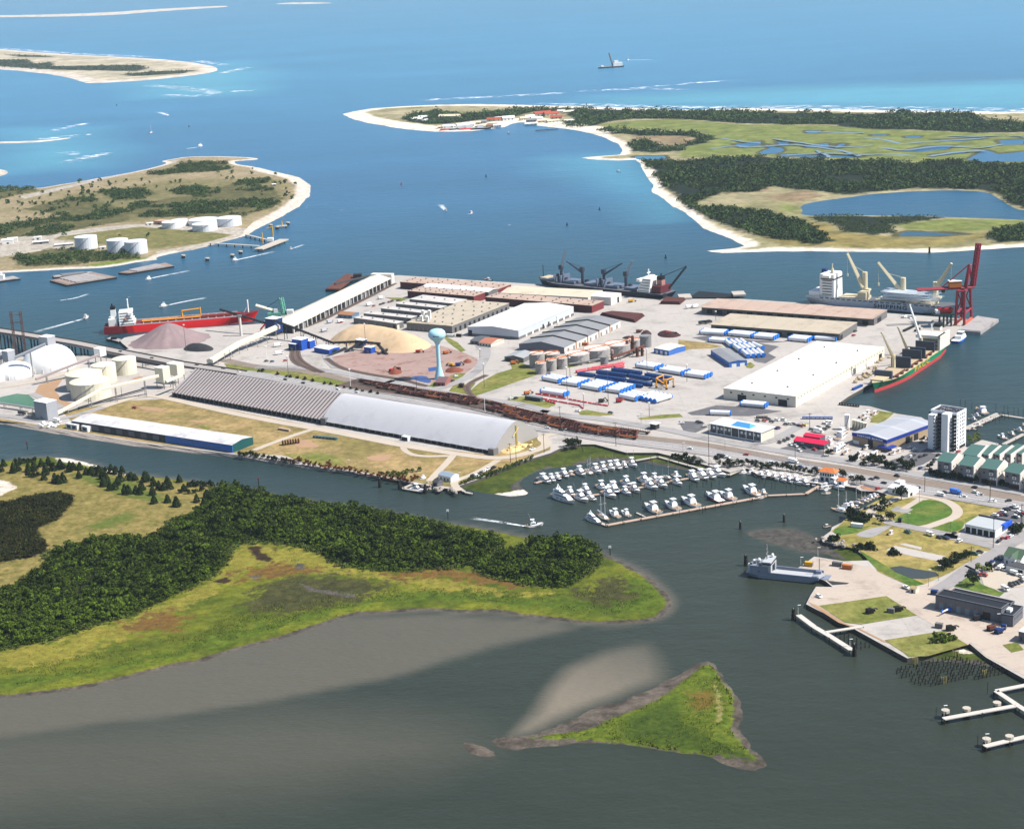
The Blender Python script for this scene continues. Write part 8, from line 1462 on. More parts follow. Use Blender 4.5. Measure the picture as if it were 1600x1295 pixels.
for s, lb, m, r_ in (('F 1185,612', 'orange loader by the curved fence behind the water tower', ORANGEP, .5), ('F 1225,690', 'yellow loader beside the red clay heap', YELP, 2.5), ('F 1260,688', 'blue loader beside the red clay heap', NAVYP, .2), ('F 845,725', 'dark red scrap loader above the pond', REDP, 1), ('F 890,715', 'dark red crane carrier above the pond', mat('maroon_paint', (1, 1, 1)), 2.6), ('l 920,500', 'red forklift before the white tower sections', REDP, .3), ('aa 1370,225', 'orange yard crane by the red pipes', ORANGEP, .4), ('l 720,500', 'dark wheel loader by the red pipes', DKSTEEL, .2), ('G 820,370', 'yellow loader on the quay by the navy ship', YELP, .2), ('b 1000,970', 'rusty flatbed wreck on the depot apron', RUST, .5), ('b 1110,1010', 'blue skip lorry on the depot apron', NAVYP, .5), ('d 1110,225', 'dark tracked machine on the seawall grass', BLK, .4), ('d 1455,200', 'small dark machine on the seawall grass', BLK, .2), ('b 800,820', 'dark trailer outside the depot doors', DKSTEEL, .2), ('b 410,970', 'dark round machine at the apron corner', BLK, .2), ('G 870,560', 'dark scrap machine row beyond the tank farm', RUST, .2), ('G 1050,570', 'red machine among black scrap beyond the tanks', REDP, .4), ('G 1100,575', 'black scrap machine beyond the tanks', BLK, 2), ('u 200,120', 'orange loader beside the grey gabled warehouse', ORANGEP, .3), ('u 320,115', 'amber loader beside the grey gabled warehouse', YELP, 2.7), ('u 10,285', 'orange digger by the grey workshop', ORANGEP, .3), ('M 545,425', '', None, 0), ('M 1020,1020', '', None, 0)):
 if m is None: continue
 c = GP(s, ZL)[0]; t = thing('loader', lb, 'machine', (c.x, c.y, ZL+.2), r_); digger(t, m)
for s, lb, m, sx in (('M 585,432', 'grey steel container on the ramp', WG, 6), ('M 640,448', 'orange-roofed container on the ramp', ORANGEP, 6), ('M 430,432', 'yellow tank trailer on the ramp', YELP, 5), ('M 692,222', 'white box trailer beside the park bushes', WHITEP, 8), ('d 1375,215', 'small grey box on the seawall grass', WG, 4), ('b 185,450', 'blue skip beside the depot', NAVYP, 4), ('b 250,930', 'dark crate on the depot apron', WG, 4), ('c 500,820', 'black box on the park lawn', BLK, 2.5), ('u 810,70', 'orange tank container by the grey warehouse', ORANGEP, 10), ('F 1215,505', 'white trailer behind the water tower', WHITEP, 9), ('F 1270,505', 'black dome skip behind the water tower', BLK, 6), ('H 1075,310', 'white bagged cargo on the far quay', WHITEP, 7), ('b 1190,950', 'blue upright box on the depot apron', NAVYP, 2.5)):
 c = GP(s, ZL)[0]; t = thing('container', lb, 'container', (c.x, c.y, ZL+.25), -.5); part(t, 'box', m, lambda b: b.box(-sx/2, sx/2, -1.25, 1.25, .1, 2.7)); part(t, 'door', WG, lambda b: b.box(sx/2, sx/2+.08, -1.1, 1.1, .2, 2.6)); part(t, 'corner_post', DKSTEEL, lambda b: [b.box(x-.1, x+.1, y-.1, y+.1, 0, 2.75) for x in (-sx/2, sx/2) for y in (-1.27, 1.27)])
# helicopter-blue folded crane on the apron
c = GP('b 370,720', ZL)[0]; t = thing('helicopter', 'small blue and white helicopter parked before the depot doors', 'helicopter', (c.x, c.y, ZL+.3), .75); HB = mat('heli_blue', S(40, 110, 220, .72), .4)
part(t, 'fuselage', HB, lambda b: b.lathe(0, 0, [(.1, 0), (1.2, .4), (1.4, 1.4), (.9, 2.4), (.1, 2.7)], 12), smooth=True).location = (2, 0, .4); part(t, 'tail_boom', WHITEP, lambda b: b.bar((1, 0, 2), (-5.5, 0, 2.2), .45, r1=.25)); part(t, 'tail_fin', HB, lambda b: b.box(-6.2, -4.8, -.15, .15, 1.6, 3.6)); part(t, 'canopy', BGL, lambda b: b.box(2.6, 3.5, -.8, .8, 1.2, 2.4, 0, .2, .2)); part(t, 'rotor', DKSTEEL, lambda b: (b.box(-3, 7, -.12, .12, 3.3, 3.38), b.bar((2, 0, 2.6), (2, 0, 3.4), .12))); part(t, 'skid', DKSTEEL, lambda b: (b.bar((.4, -1, .15), (3.6, -1, .15), .1), b.bar((.4, 1, .15), (3.6, 1, .15), .1)))
# poles
PMET = mat('pole_steel', S(126, 122, 118, .5), .6, .1); PWD = mat('pole_wood', S(78, 68, 60, .5), .9, .15)
def mast(label, s, h, kind='lamp', m=None, r=.2):
 c = GP(s, ZL)[0]; t = thing({'lamp': 'lamp_post', 'mast': 'light_mast', 'util': 'utility_pole'}[kind], label, {'lamp': 'lamp post', 'mast': 'light mast', 'util': 'utility pole'}[kind], (c.x, c.y, ZL+.05)); m = m or (PWD if kind == 'util' else PMET)
 part(t, 'pole', m, lambda b: b.bar((0, 0, 0), (0, 0, h), r, r1=r*.6, n=6))
 if kind == 'lamp': part(t, 'lamp_head', WHITEP, lambda b: (b.box(-.2, 1.7, -.25, .25, h-.1, h+.15),))
 elif kind == 'mast': part(t, 'light_ring', WHITEP, lambda b: b.cyl(0, 0, h-.6, h+.1, 1.0, n=8))
 else: part(t, 'cross_arm', m, lambda b: (b.box(-1.6, 1.6, -.1, .1, h-1.2, h-.9), b.box(-.2, .2, -.2, .35, h-3, h-2)))
for s, h, lb in (('p 1250,615', 26, 'in front of the sawdust heap'), ('p 370,940', 21, 'above the ribbed barn verge'), ('p 1075,1050', 17, 'pale one on the verge by the barn joint'), ('p 795,300', 17, 'beside the long quay shed'), ('l 805,530', 32, 'tallest, by the white tower sections'), ('l 340,460', 29, 'left of the tower sections'), ('l 370,225', 20, 'by the tank farm grass'), ('l 1245,160', 23, 'by the upper tower sections'), ('l 525,550', 12, 'short one by the red pipes'), ('l 1270,655', 12, 'short one by the rail line'), ('aa 965,150', 22, 'by the rail curve'), ('j 835,525', 28, 'beside the gravel cone'), ('e 895,690', 9, 'by the yard road bend'), ('r 860,465', 12, 'beside the white gabled warehouse'), ('s 275,240', 10, 'before the long transit shed'), ('H 68,600', 16, 'on the open concrete'), ('E 1372,430', 13, 'at the foot of the cream conveyor'), ('p 120,720', 12, 'on the pale lot'), ('t 1090,630', 12, 'beside the bulk tanks')):
 mast('tall thin light mast, '+lb, s, h, 'mast', WHITEP if 'pale' in lb else None, .28)
for s, h, lb in (('ab 700,440', 20, 'above the cove marsh'), ('ab 205,290', 20, 'beside the loaded rail cars'), ('K 948,240', 38, 'tallest, beside the white boats at the jetty'), ('m 455,680', 22, 'left of the clubhouse'), ('c 915,310', 20, 'beside the park track'), ('v 765,150', 17, 'at the park corner by the road'), ('v 815,855', 22, 'in front of the garage'), ('v 1250,610', 20, 'at the right edge by the palm'), ('v 470,1080', 11, 'beside the dark hedge'), ('L 1397,660', 14, 'before the front townhouses'), ('m 620,210', 13, 'behind the red-roofed shop'), ('aa 318,215', 16, 'among the rail cars'), ('aa 972,400', 17, 'white one by the fabric barn roof'), ('m 780,530', 9, 'at the boat lot corner'), ('z 1185,285', 16, 'by the barn gable'), ('z 1245,275', 13, 'second by the barn gable'), ('z 1535,180', 16, 'by the marsh road')):
 mast('dark utility pole, '+lb, s, h, 'util', WHITEP if 'white one' in lb else None, .26)
for s, h, lb in (('c 635,860', 8, 'on the green oval'), ('c 1345,990', 8, 'on the right lawn'), ('c 825,480', 9, 'at the head of the oval'), ('b 97,335', 11, 'beside the murky pond, left'), ('b 240,250', 10, 'beside the murky pond, right'), ('b 1095,870', 6, 'before the depot'), ('g 1280,190', 6, 'at the ramp corner'), ('g 1012,320', 5, 'on the ramp edge'), ('N 188,160', 6, 'at the left end of the long pier'), ('N 512,365', 5, 'at the right end of the long pier'), ('N 1100,795', 6, 'at the tip of the first finger pier'), ('N 1360,975', 6, 'at the tip of the second finger pier'), ('J 397,570', 6, 'on the south field edge'), ('J 795,630', 6, 'by the bank shrubs'), ('J 1055,640', 5, 'by the blue-grey house'), ('K 822,145', 8, 'by the cove road'), ('K 257,100', 12, 'on the road by the barn'), ('n 530,440', 7, 'on the rail side road'), ('ab 925,240', 10, 'by the gate canopy')):
 mast('slim lamp post, '+lb, s, h, 'lamp', WHITEP if 'pier' in lb or 'ramp' in lb else None, .14)
c = G(912, 706, 1); t = thing('leaning_pole', 'bare leaning pole in the cove marsh', 'pole', c); part(t, 'shaft', PWD, lambda b: b.bar((0, 0, 0), (-5, 2, 13), .25)); part(t, 'stub_arm', PWD, lambda b: b.bar((-4.5, 1.2, 11), (-5.6, 2.6, 11.5), .12))
# coast guard station and fort village on the barrier island
random.seed(21); CW = [WHITEP, mat('far_cream', S(226, 210, 180, .7), .8), mat('far_red_roof', S(196, 92, 70, .6), .8), mat('far_brown', S(170, 130, 100, .55), .8), mat('far_grey', S(160, 160, 160, .55), .8)]
k_ = 0
for pts, place in ((((45, 385), (150, 405), (225, 393), (300, 388), (180, 395)), 'w'), ((), 'w')):
 pass
spots = [(150, 128, 22, 9, 0, 'in the trees west of the fort'), (185, 130, 20, 9, 0, 'beside the westernmost house'), (215, 118, 24, 10, 0, 'third house west of the fort'), (240, 108, 14, 8, 4, 'small house near the fort'), (230, 140, 20, 8, 0, 'house nearest the western beach'), (440, 103, 60, 9, 1, 'long pale fort wall in the wood'), (380, 190, 26, 7, 1, 'first dockside shed from the west'), (420, 188, 26, 8, 0, 'second dockside shed from the west'), (460, 185, 28, 8, 4, 'third dockside shed from the west'), (505, 182, 30, 8, 0, 'fourth dockside shed from the west'), (550, 178, 34, 9, 0, 'white shed in the middle of the docks'), (600, 172, 34, 9, 0, 'white shed right of the middle of the docks'), (655, 158, 30, 8, 1, 'cream shed above the docks'), (700, 150, 30, 8, 4, 'grey shed above the docks'), (700, 182, 30, 7, 1, 'cream shed on the east docks'), (755, 180, 30, 7, 3, 'brown shed on the east docks'), (800, 172, 28, 7, 3, 'brown boathouse on the east docks'), (840, 178, 22, 7, 0, 'white boathouse on the east docks'), (815, 130, 42, 9, 2, 'red-roofed hall above the docks'), (850, 125, 22, 9, 0, 'white wing of the red-roofed hall'), (930, 125, 34, 11, 0, 'big white house at the inlet head'), (1060, 120, 24, 8, 1, 'cream house west of the red hotel'), (1110, 110, 26, 9, 0, 'white house west of the red hotel'), (1120, 135, 28, 8, 4, 'grey store below the white house'), (1170, 125, 30, 9, 0, 'white store below the red hotel'), (1215, 88, 48, 12, 2, 'large red-roofed hotel by the wood'), (1285, 88, 40, 11, 2, 'right wing of the red-roofed hotel'), (1330, 112, 34, 9, 2, 'red-roofed house below the hotel'), (1225, 138, 36, 7, 1, 'cream row below the hotel'), (1300, 140, 34, 7, 1, 'cream row right of the hotel'), (1370, 62, 22, 8, 0, 'white house in the wood behind the hotel'), (1415, 68, 20, 8, 1, 'cream house in the wood behind the hotel'), (1450, 65, 20, 8, 0, 'easternmost white house in the wood'), (1120, 158, 34, 5, 0, 'white landing stage below the store'), (1440, 135, 26, 6, 0, 'white pavilion on the green clearing')]
for x, y, L, h, c_, lb in spots:
 c = GP('w %d,%d' % (x, y), 2)[0]; t = thing('far_building', lb, 'building', (c.x, c.y, 1.5), random.uniform(-.3, .3)); L *= .8; B = L*random.uniform(.35, .6)
 part(t, 'wall', CW[1 if c_ == 2 else c_], lambda b: b.box(-L/2, L/2, -B/2, B/2, 0, h*.6)); part(t, 'roof', CW[c_], lambda b: b.gable(-L/2, L/2, -B/2, B/2, h*.6, h, 0, 0, .6)); [part(t, 'window', WD, lambda b: b.box(u*L-1, u*L+1, -B/2-.1, -B/2+.1, h*.2, h*.45)) for u in (-.3, 0, .3)]
c = GP('w 400,215', 0)[0]
for i, (x, L) in enumerate(((360, 40), (440, 60), (520, 50), (620, 45))):
 c = GP('w %d,%d' % (x, 212-i*2), 0)[0]; t = thing('patrol_ship', 'dark cutter moored at the far docks, '+nth(i, 4), 'ship', c, .1, 'far cutters'); hull_mb(L, 9, 4, .4, .06, 1.5).build('hull', [NAVYH if i % 2 else REDH, BLK, GREYB], t); part(t, 'deck_house', WHITEP, lambda b: b.box(L*.3, L*.6, -3, 3, 4, 10))
dock('dark far pier east of the docks', 'w 1160,208 1340,195', 8, 2, PILE, 20)
for s, lb, sx, h, m in (('D 40,515', 'white store at the left edge of the tank island', 16, 8, WHITEP), ('D 65,505', 'second white store at the left edge of the tank island', 14, 7, WHITEP), ('D 190,493', 'white hut beside the island road', 10, 5, WHITEP), ('D 205,515', 'dark open shed on the tank island', 22, 5, WG), ('D 320,525', 'grey sheds row left of the lone tank', 26, 4, STEEL), ('D 515,540', 'tiny white pump hut by the paired tanks', 8, 4, WHITEP), ('D 750,420', 'white hut left of the low tanks', 9, 4, WHITEP), ('D 1370,225', 'small hut near the island beach', 7, 4, WG)):
 c = GP(s, 2)[0]; t = thing('store_shed', lb, 'shed', (c.x, c.y, 1.8), .2); part(t, 'wall', m, lambda b: b.box(-sx/2, sx/2, -4, 4, 0, h*.75)); part(t, 'roof', RW, lambda b: b.gable(-sx/2, sx/2, -4, 4, h*.75, h, 0, 0, .4)); part(t, 'door', WD, lambda b: b.box(-1.5, 1.5, -4.1, -3.9, 0, 2.6))
# ---------------------------------------------------------------- vegetation
LF = leafmat('leaf_forest', S(30, 42, 12, .42), S(112, 138, 36, .58)); LC = leafmat('leaf_cedar', S(20, 34, 16, .55), S(54, 70, 28, .6), .35); LS = leafmat('leaf_scrub', S(36, 40, 17, .44), S(92, 94, 40, .48)); LD = leafmat('leaf_far', S(36, 56, 30, .6), S(100, 126, 62, .66)); LR = leafmat('leaf_rust', S(76, 44, 24, .55), S(150, 82, 46, .55)); LG = leafmat('leaf_light', S(80, 100, 40, .6), S(150, 160, 80, .62)); LP = leafmat('leaf_park', S(16, 28, 16, .5), S(52, 68, 32, .55), .3)
BARK = mat('bark', S(92, 78, 64, .45), .95, .2, 1)
rng = np.random.default_rng(5)
def crown_arr(n, rx, z0, z1, leaf, seed, kind='round'):
 g = np.random.default_rng(seed)
 if kind == 'cone':
  u = g.random(n)**.7; z = z1-(z1-z0)*u; r = rx*(.08+.92*u**.8)*(.75+.35*g.random(n)); a_ = g.random(n)*2*np.pi
  P = np.stack([r*np.cos(a_), r*np.sin(a_), z], 1); N = np.stack([np.cos(a_), np.sin(a_), .5+0*z], 1); t_ = .25+.6*g.random(n)*(1-.3*u)
 else:
  k = 7; cz = (z0+z1)/2; lob = np.stack([g.normal(0, .42, k)*rx, g.normal(0, .42, k)*rx, cz+g.normal(.1, .28, k)*(z1-z0)], 1); lr = rx*(.42+.3*g.random(k)); bri = .25+.7*g.random(k)
  i = g.integers(0, k, n); v = g.normal(size=(n, 3)); v[:, 2] = np.abs(v[:, 2])*1.1-.35; v /= np.linalg.norm(v, axis=1)[:, None]
  P = lob[i]+v*(lr[i]*(.75+.3*g.random(n)))[:, None]*np.array([1, 1, .85]); P[:, 2] = np.maximum(P[:, 2], z0*.6); N = v; t_ = np.clip(bri[i]*(.6+.6*g.random(n)), 0, 1)
 N = N+g.normal(0, .45, (n, 3)); N /= np.linalg.norm(N, axis=1)[:, None]
 ref = g.normal(size=(n, 3)); A = np.cross(N, ref); A /= np.linalg.norm(A, axis=1)[:, None]; B = np.cross(N, A); s_ = leaf*(.6+.8*g.random(n))[:, None]
 A, B = A*s_, B*s_*.8
 V = np.stack([P-A-B*.3, P+B, P+A+B*.2, P-B], 1).reshape(-1, 3); return V, np.repeat(t_, 4)
def crown_mesh(name, args, m):
 V, t_ = crown_arr(*args); return mesh_np(name, V, np.arange(len(V)).reshape(-1, 4), {'tint': t_}, [m])
def trunk_mesh(h, r):
 q = MB(); q.bar((0, 0, -.5), (0, 0, h), r, r1=r*.5, n=6)
 for i in range(4):
  a_ = i*1.6+.4; q.bar((0, 0, h*.55+.1*i), (h*.35*math.cos(a_), h*.35*math.sin(a_), h*.95), r*.4, r1=r*.15, n=5)
 return q.mesh('trunk', BARK)
CR = {'forest': [crown_mesh('crown', (230, 3.0, 1.0, 5.8, .62, i), LF) for i in range(6)], 'cedar': [crown_mesh('crown', (300, 2.9, .2, 6.6, .55, 20+i, 'cone'), LC) for i in range(4)], 'park': [crown_mesh('crown', (420, 4.4, 1.8, 9.4, .62, 30+i), LP) for i in range(4)], 'bush': [crown_mesh('crown', (150, 2.0, .2, 2.4, .5, 40+i), LP) for i in range(3)], 'rust': [crown_mesh('crown', (110, 1.5, .2, 2.2, .4, 50+i), LR) for i in range(3)], 'light': [crown_mesh('crown', (260, 3.2, .8, 5.4, .6, 60+i), LG) for i in range(2)], 'scrub': [crown_mesh('crown', (46, 2.6, .3, 4.2, 1.0, 70+i), LD) for i in range(4)], 'bushg': [crown_mesh('crown', (120, 1.7, .2, 2.0, .45, 80+i), LF) for i in range(3)]}
TR = {'forest': trunk_mesh(4, .18), 'cedar': trunk_mesh(4.5, .16), 'park': trunk_mesh(6, .32), 'bush': trunk_mesh(1.4, .1), 'rust': trunk_mesh(1.2, .08), 'light': trunk_mesh(3.4, .2), 'scrub': None, 'bushg': trunk_mesh(1.2, .08)}
def tree(kind, p, sc, label, group, name=None, cat=None):
 me = random.choice(CR[kind]); nm = name or {'forest': 'broadleaf_tree', 'cedar': 'cedar_tree', 'park': 'park_tree', 'bush': 'shrub', 'rust': 'shrub', 'light': 'broadleaf_tree', 'scrub': 'shrub', 'bushg': 'shrub'}[kind]; cat = cat or ('shrub' if nm == 'shrub' else 'tree')
 if TR[kind] is None:
  o = D.objects.new(nm, me); COL.objects.link(o); o.location = p; o.rotation_euler = (0, 0, random.random()*6.28); o.scale = (sc, sc, sc*random.uniform(.8, 1.2)); return tag(o, label, cat, group)
 t = thing(nm, label, cat, p, random.random()*6.28, group); t.scale = (sc*random.uniform(.9, 1.1), sc*random.uniform(.9, 1.1), sc*random.uniform(.88, 1.12)*(.8 if kind == 'forest' else 1))
 o = D.objects.new('crown', me); COL.objects.link(o); o.parent = t
 o = D.objects.new('trunk', TR[kind]); COL.objects.link(o); o.parent = t
 return t
random.seed(3)
def trees(key, pts, kind, sc, label, group, z=ZL, jit=.15):
 for s in pts.split():
  p = GP(key+' '+s, z)[0]; tree(kind, p, sc*random.uniform(1-jit, 1+jit), label, group)
trees('I', '20,445 5,475 95,470 75,480 155,475 187,470 225,447 250,490 300,535 345,533 430,510 435,465 470,490 500,490 380,455 400,465 540,498 560,515 605,482 630,488 665,486 565,555 600,575 625,572 655,528 640,550 700,597 680,597 740,592 770,575 715,520 735,522 800,525 790,530 835,552 865,572 890,576 830,602 920,570 910,535 975,532 838,648 912,642 960,664 1070,640 1110,668 1125,618 1155,690 1280,565 1210,570 265,440 290,470 330,460 1000,580 240,520 320,540 575,530 760,598', 'cedar', 1.1, 'dark conical cedar scattered on the tan meadow of the marsh island', 'meadow cedars', .9)
trees('I', '90,430 115,425 140,428 165,425 190,422 110,440 160,505 180,505 210,500 280,445 310,455 345,460 365,480 385,475 520,470 545,470 570,478 1000,575 1025,560 1045,550 1065,555 1090,548 1110,555 1135,550 1155,560 985,590 1020,595 1060,590 1100,580 700,510 480,480 245,445 260,470', 'bush', 1.15, 'rounded dark bush on the tan meadow of the marsh island', 'meadow bushes', .9)
def fill(polys, step, seed, inset=1.0, clip=None):
 g = np.random.default_rng(seed); out = []
 for p in polys:
  xs = [v[0] for v in p]; ys = [v[1] for v in p]; X, Y, nx, ny = grid(min(xs), max(xs), min(ys), max(ys), step); X = X+g.uniform(-.45, .45, len(X))*step; Y = Y+g.uniform(-.45, .45, len(Y))*step
  sd = sdist(X, Y, [(v[0], v[1]) for v in p])+vnoise(X, Y, step*6, seed)*step*.6; k = sd > inset; out.append(np.stack([X[k], Y[k], sd[k]], 1))
 return np.concatenate(out)
def inview(P, m=60):
 ok = []
 for x, y, *_ in P:
  a_, b_ = proj((x, y, 2)); ok.append(-m < a_ < 1600+m)
 return P[np.array(ok)]
def mass(name, P, bank, m, label, cat, smin, smax, z=.8, seed=1):
 g = np.random.default_rng(seed); VV = []; TT = []
 nz = vnoise(P[:, 0], P[:, 1], 24, seed+50); n2 = vnoise(P[:, 0], P[:, 1], 11, seed+60)
 for (x, y, *r_), q1, q2 in zip(P, nz, n2):
  V, t_ = bank[g.integers(len(bank))]; a_ = g.random()*6.28; s_ = g.uniform(smin, smax)*(.45+.5*min(1, r_[0]/9) if r_ and name == 'wood' else 1)*(1+.5*q1); c_, n_ = math.cos(a_), math.sin(a_); v = g.uniform(.6, 1.15)*(1+.9*q2)
  W_ = np.empty_like(V); W_[:, 0] = (V[:, 0]*c_-V[:, 1]*n_)*s_+x; W_[:, 1] = (V[:, 0]*n_+V[:, 1]*c_)*s_+y; W_[:, 2] = V[:, 2]*s_*g.uniform(.62, 1.02)+z; VV.append(W_); TT.append(np.clip(t_*v, 0, 1))
 V = np.concatenate(VV); o = D.objects.new(name, mesh_np(name, V, np.arange(len(V)).reshape(-1, 4), {'tint': np.concatenate(TT)}, [m])); COL.objects.link(o); return tag(o, label, cat, None, 'stuff')
P = inview(fill(FOREST, 4.3, 11, .4)); P = P[vnoise(P[:, 0], P[:, 1], 16, 77) > -.24]; P = P[np.argsort(P[:, 1])]
for x, y, sd in P[:300]:
 tree('forest', (x, y, .8), random.uniform(.6, 1.2)*(.45+.55*min(1, sd/9)), 'green tree on the near edge of the dense marsh-island wood', 'near edge of the wood')
mass('wood', P[300:], [crown_arr(170, 3.1, 1.0, 6.2, .72, 100+i) for i in range(8)], LF, 'dense dark green wood covering the marsh island behind its near edge', 'wood', .45, 1.3, .8, 2)
P3 = inview(fill(FOREST, 2.6, 14, -4.5)); P3 = P3[(P3[:, 2] < 2.5) & (vnoise(P3[:, 0], P3[:, 1], 12, 5) > -.1)]; mass('scrub', P3, [crown_arr(50, 1.5, .1, 1.8, .42, 160+i) for i in range(4)], leafmat('leaf_fringe', S(66, 84, 36, .5), S(138, 150, 78, .55)), 'pale green shrubby fringe around the marsh-island wood', 'scrub', .45, 1.1, .7, 6)
# undergrowth so no bare floor shows between the trunks
P2 = inview(fill(FOREST, 3.2, 12, -1.5)); mass('undergrowth', P2, [crown_arr(34, 1.8, .1, 1.9, .6, 140+i) for i in range(4)], LF, 'low green undergrowth along the marsh-island wood', 'undergrowth', .6, 1.1, .6, 3)
P = inview(fill(SHRUBS, 2.8, 13, .2)); mass('scrub', P, [crown_arr(60, 1.7, .1, 2.2, .5, 150+i) for i in range(5)], LS, 'brownish dark scrub thicket on the meadow at the left edge', 'scrub', .6, 1.3, .8, 4)
# grass standing on the near marsh, the islet and the cove
def blades(name, outline, step, seed, label, m, hi, inner=1.0, holes=(), thin=1.0):
 P = inview(fill([outline], step, seed, inner)); X, Y = P[:, 0], P[:, 1]
 if holes: P = P[sdmany(X, Y, holes) < 1]
 g = np.random.default_rng(seed); k = vnoise(P[:, 0], P[:, 1], 9, seed) > -.02; P = P[k]; n = len(P)
 h = hi*(.5+.8*g.random(n)); a_ = g.random(n)*np.pi; w = .45+.4*g.random(n); dx, dy = np.cos(a_)*w, np.sin(a_)*w; b = np.stack([P[:, 0], P[:, 1], np.full(n, .45)], 1); O = lambda x, y, z: np.stack([x, y, z], 1)
 l_ = g.normal(0, .3, (n, 2)); V = np.stack([b-O(dx, dy, 0*h), b+O(dx, dy, 0*h), b+O(dx*.6+l_[:, 0], dy*.6+l_[:, 1], h), b-O(dx*.6-l_[:, 0], dy*.6-l_[:, 1], h)], 1).reshape(-1, 3)
 o = D.objects.new(name, mesh_np(name, V, np.arange(len(V)).reshape(-1, 4), {'tint': np.repeat(g.random(n), 4)}, [m])); COL.objects.link(o); tag(o, label, 'grass', None, 'stuff')
MG = leafmat('marsh_grass_leaf', S(78, 96, 28, .4), S(136, 146, 60, .46), .35)
blades('marsh_grass', [(v.x, v.y) for v in gi], .7, 31, 'tall green marsh grass on the triangular islet', MG, 1.1)
front = [chaikin(GP('0 1035,930 1000,955 960,962 881,958 785,944 671,938 556,946 455,978 343,1010 224,1038 70,1068 -60,1080 -60,1050 120,1030 300,985 400,950 500,930 640,920 760,920 860,935 960,910 1000,905'))]
blades('marsh_grass', [(v.x, v.y) for v in front[0]], .95, 32, 'bright marsh grass along the water side of the marsh island', MG, 1.0)
blades('marsh_grass', [(v.x, v.y) for v in MARSH], 2.0, 33, 'yellow-green marsh grass over the flat of the marsh island', leafmat('marsh_grass_dry', S(92, 98, 34, .4), S(160, 154, 70, .46), .35), .75, 6, FOREST+SHRUBS+[GP('0 -150,735 60,727 170,740 330,760 350,790 330,830 260,840 190,845 110,880 60,925 0,930 -150,930')])
# right bank, marina and street planting
trees('c', '520,440', 'park', 1.15, 'tallest dark park tree beside the low white building', None); trees('c', '235,600', 'park', .9, 'dark park tree, upper one of the clump by the track', None); trees('c', '135,690', 'park', .8, 'dark park tree, left one of the clump by the track', None); trees('c', '320,790', 'park', .85, 'round dark park tree standing alone right of the clump', None); trees('c', '180,850', 'park', .7, 'dark park tree, lowest one of the clump', None)
trees('ae', '480,690 540,720 600,730 660,740 720,750 500,650 570,690 640,710 700,720', 'bush', 1.7, 'dark bush in the thicket above the white box trailer', 'thicket bushes', ZL); trees('ae', '230,1050 270,1040 190,1060', 'bush', 1.5, 'dark round bush at the rocky point', 'point bushes'); trees('ae', '610,1200 660,1190 720,1190 780,1170 800,1210 1130,1285 1180,1290', 'bush', 1.6, 'dark bush on the edge of the bank marsh', 'bank bushes', 1.2)
trees('v', '20,1180 60,1150 100,1165 140,1120 180,1130 230,1085 270,1075 310,1050 350,1040 400,1010 440,995 90,1200 200,1150', 'park', .55, 'dark dense hedge tree beside the ramp road', 'hedge trees'); trees('b', '745,320', 'park', .95, 'round dark tree on the triangular lawn', None); trees('b', '855,140', 'light', 1.1, 'light green tree beside the red pickup', None); trees('b', '960,110', 'bush', 1.6, 'dark bush right of the light green tree', None)
trees('N', '1060,320 1090,312 1120,325 1150,318 1100,335 1040,335', 'bushg', 1.5, 'green bush on the lower lawn by the pile field', 'lawn bushes'); trees('v', '1215,600 1190,580', 'bush', 1.6, 'bushy palm by the garage sign', 'garage palms'); trees('v', '1135,640 1100,570', 'bush', 1.2, 'low dark bush beside the garage', 'garage bushes')
trees('m', '835,530 1140,590 1300,600 1410,630 1480,655 1380,640 995,770 1330,640 1550,670', 'park', .62, 'dark street tree along the boat lot verge', 'boat lot trees'); trees('m', '1090,585 1350,560 1450,560 1440,610 1500,660 1580,680 1230,630', 'bush', 1.2, 'low dark bush along the boat lot verge', 'boat lot bushes')
trees('L', '885,455 910,465 930,470 900,480 935,455 860,440 600,412 680,430', 'park', .6, 'dark tree at the corner of the sloping parking lot', 'parking corner trees'); trees('a', '240,590 280,605 170,570 480,640 440,650 530,660 560,690 260,915 560,650', 'park', .5, 'dark tree at the foot of the apartment block', 'apartment trees'); trees('a', '770,560 800,570 830,555 860,540 880,560 790,590 820,580 750,530 830,510 880,500', 'light', .5, 'light green shrub between the apartment block and basin', 'basin shrubs')
trees('a', '440,1020 540,1030 700,1060 760,1070 830,1080 1000,1110 1060,1100 1160,1120 1240,1130 300,990 620,1050 380,1010 480,960 720,1000', 'bush', 1.5, 'dark bush in the shade before the front townhouses', 'townhouse bushes')
trees('o', '450,200 480,215 520,225 550,225 580,235 610,225 650,220 690,215 740,210 770,225 810,220 850,225 880,240 910,235 950,240 990,250 1040,255 1080,262 1120,265 1160,272 1200,275 1240,285 1290,300 920,260 860,250 800,240 560,210', 'park', .48, 'dark palm-like tree along the marina sea wall', 'sea wall trees'); trees('o', '70,140 110,150 180,140 200,170 240,180 300,200 250,160 150,160', 'bush', 1.2, 'dark bush along the boardwalk at the marina head', 'boardwalk bushes'); trees('m', '995,775 1100,835 1150,840 1200,850 700,750', 'park', .55, 'dark tree right of the clubhouse', 'clubhouse trees'); trees('m', '625,740', 'park', .55, 'round tree just left of the clubhouse', None)
trees('ab', '265,445 300,435 340,430 365,445 310,455 280,460', 'park', .62, 'dark tree clump at the head of the cove marsh', 'cove head trees')
trees('z', '680,510 720,495 760,480 800,465 840,450 880,432 920,415 960,400 1000,390 1040,378 1080,362 1120,350 1160,335 1200,320 1250,300 1290,285 1350,262 1400,240 950,420 1000,402 1060,385 870,445 1220,310', 'bushg', .95, 'green shrub in the hedge along the cove marsh', 'cove hedge shrubs')
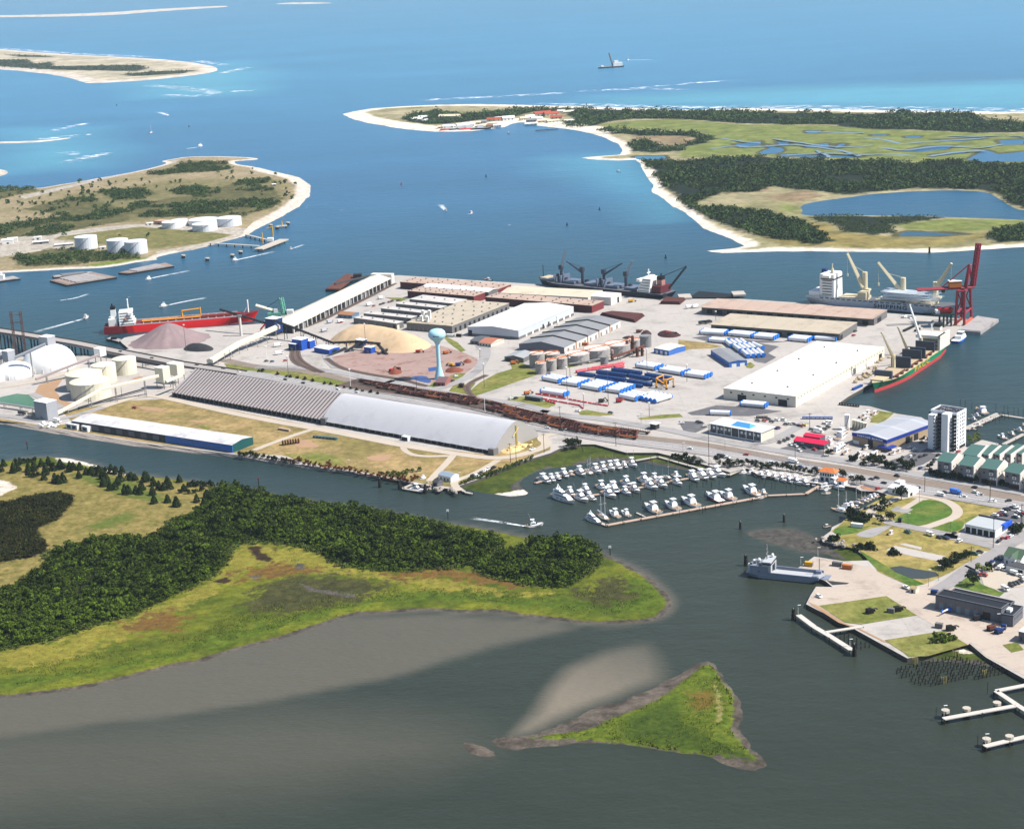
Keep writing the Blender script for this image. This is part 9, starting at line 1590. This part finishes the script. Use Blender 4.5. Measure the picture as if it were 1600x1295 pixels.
trees('p', '245,918 345,943 390,948 470,958 555,975 640,993 775,1022 850,1030 925,1050 1000,1068 1080,1080 1145,1095 1215,1105 1300,1120 1380,1135 30,882', 'bush', .8, 'small dark street tree along the verge behind the barn', 'verge trees'); trees('p', '80,882', 'bush', 1.2, 'larger dark bush at the left of the verge', None)
trees('J', '20,535 50,540 80,548 110,545 140,555 170,560 200,565 230,570 260,578 290,575 320,580 350,590 380,588 410,595 440,600 470,610 500,620 540,625 580,632 620,640 660,650 700,655 740,660 720,640 690,640 330,590 280,560 510,600 800,640 780,655 150,545 100,535 730,650', 'rust', 1.25, 'rusty brown shrub on the rocky south bank', 'rusty bank shrubs'); trees('J', '600,620 630,615 660,610 690,615 720,610 750,605 780,600 820,595 700,625 650,625 740,620', 'bushg', 1.2, 'green shrub on the bank near the channel dock', 'green bank shrubs'); trees('I', '1310,390 1340,385 1370,390 1400,395 1430,400 1460,405 1330,395 1390,400 1480,410 1360,380 1500,415 1530,418 1560,425 1590,430', 'bush', 1.0, 'dark shrub on the bank right of the long shed', 'dark bank shrubs')
LG2 = leafmat('leaf_low', S(52, 74, 34, .55), S(116, 136, 66, .6))
def far_mass(polys, step, label, seed, smin, smax, z, m=None, q=26, leaf=1.9, gap=-.3):
 P = inview(fill(polys, step, seed, 1.0), 120); P = P[vnoise(P[:, 0], P[:, 1], step*7, seed+9) > gap]; return mass('far_wood', P, [crown_arr(q, step*.72, .1, step*.6, leaf, 200+seed+i) for i in range(6)], m or LD, label, 'wood', smin, smax, z, seed)
far_mass(FWOOD[4:5], 8, 'broad dark wood around the pond on the barrier island', 41, .45, 1.3, 2, None, 40, 1.3); far_mass(FWOOD[6:7], 6, 'low green scrub on the near side of the pond', 47, .2, .55, 2, LG2, 30, 1.2); far_mass(FWOOD[5:6]+FWOOD[7:8], 7.5, 'wood between the pond and the harbour beach', 42, .4, 1.25, 2, None, 40, 1.3); far_mass(FWOOD[0:4], 11, 'strip of dark wood behind the ocean beach', 43, .55, 1.1, 2, None, 36, 1.8); far_mass(RWOOD, 6.5, 'dark scrub wood across the tank island', 44, .3, 1.15, 2, None, 40, 1.1, -.04); far_mass(SWOOD, 18, 'far scrub on the outer bank', 45, .2, .45, 2, None, 20, 3.5)
random.seed(9)
for (x0, y0, x1, y1), n in (((20, 260, 760, 330), 46), ((300, 200, 900, 290), 34), ((900, 140, 1400, 220), 14), ((20, 300, 300, 420), 22), ((1300, 200, 1480, 300), 10), ((280, 460, 900, 530), 5)):
 for _ in range(n):
  p = GP('D %f,%f' % (random.uniform(x0, x1), random.uniform(y0, y1)), 2)[0]
  if sdist(np.array([p.x]), np.array([p.y]), [(v.x, v.y) for v in RADIO])[0] > 10: tree('scrub', p, random.uniform(.6, 1.5), 'lone dark shrub dotted over the tan tank island', 'tank island shrubs')
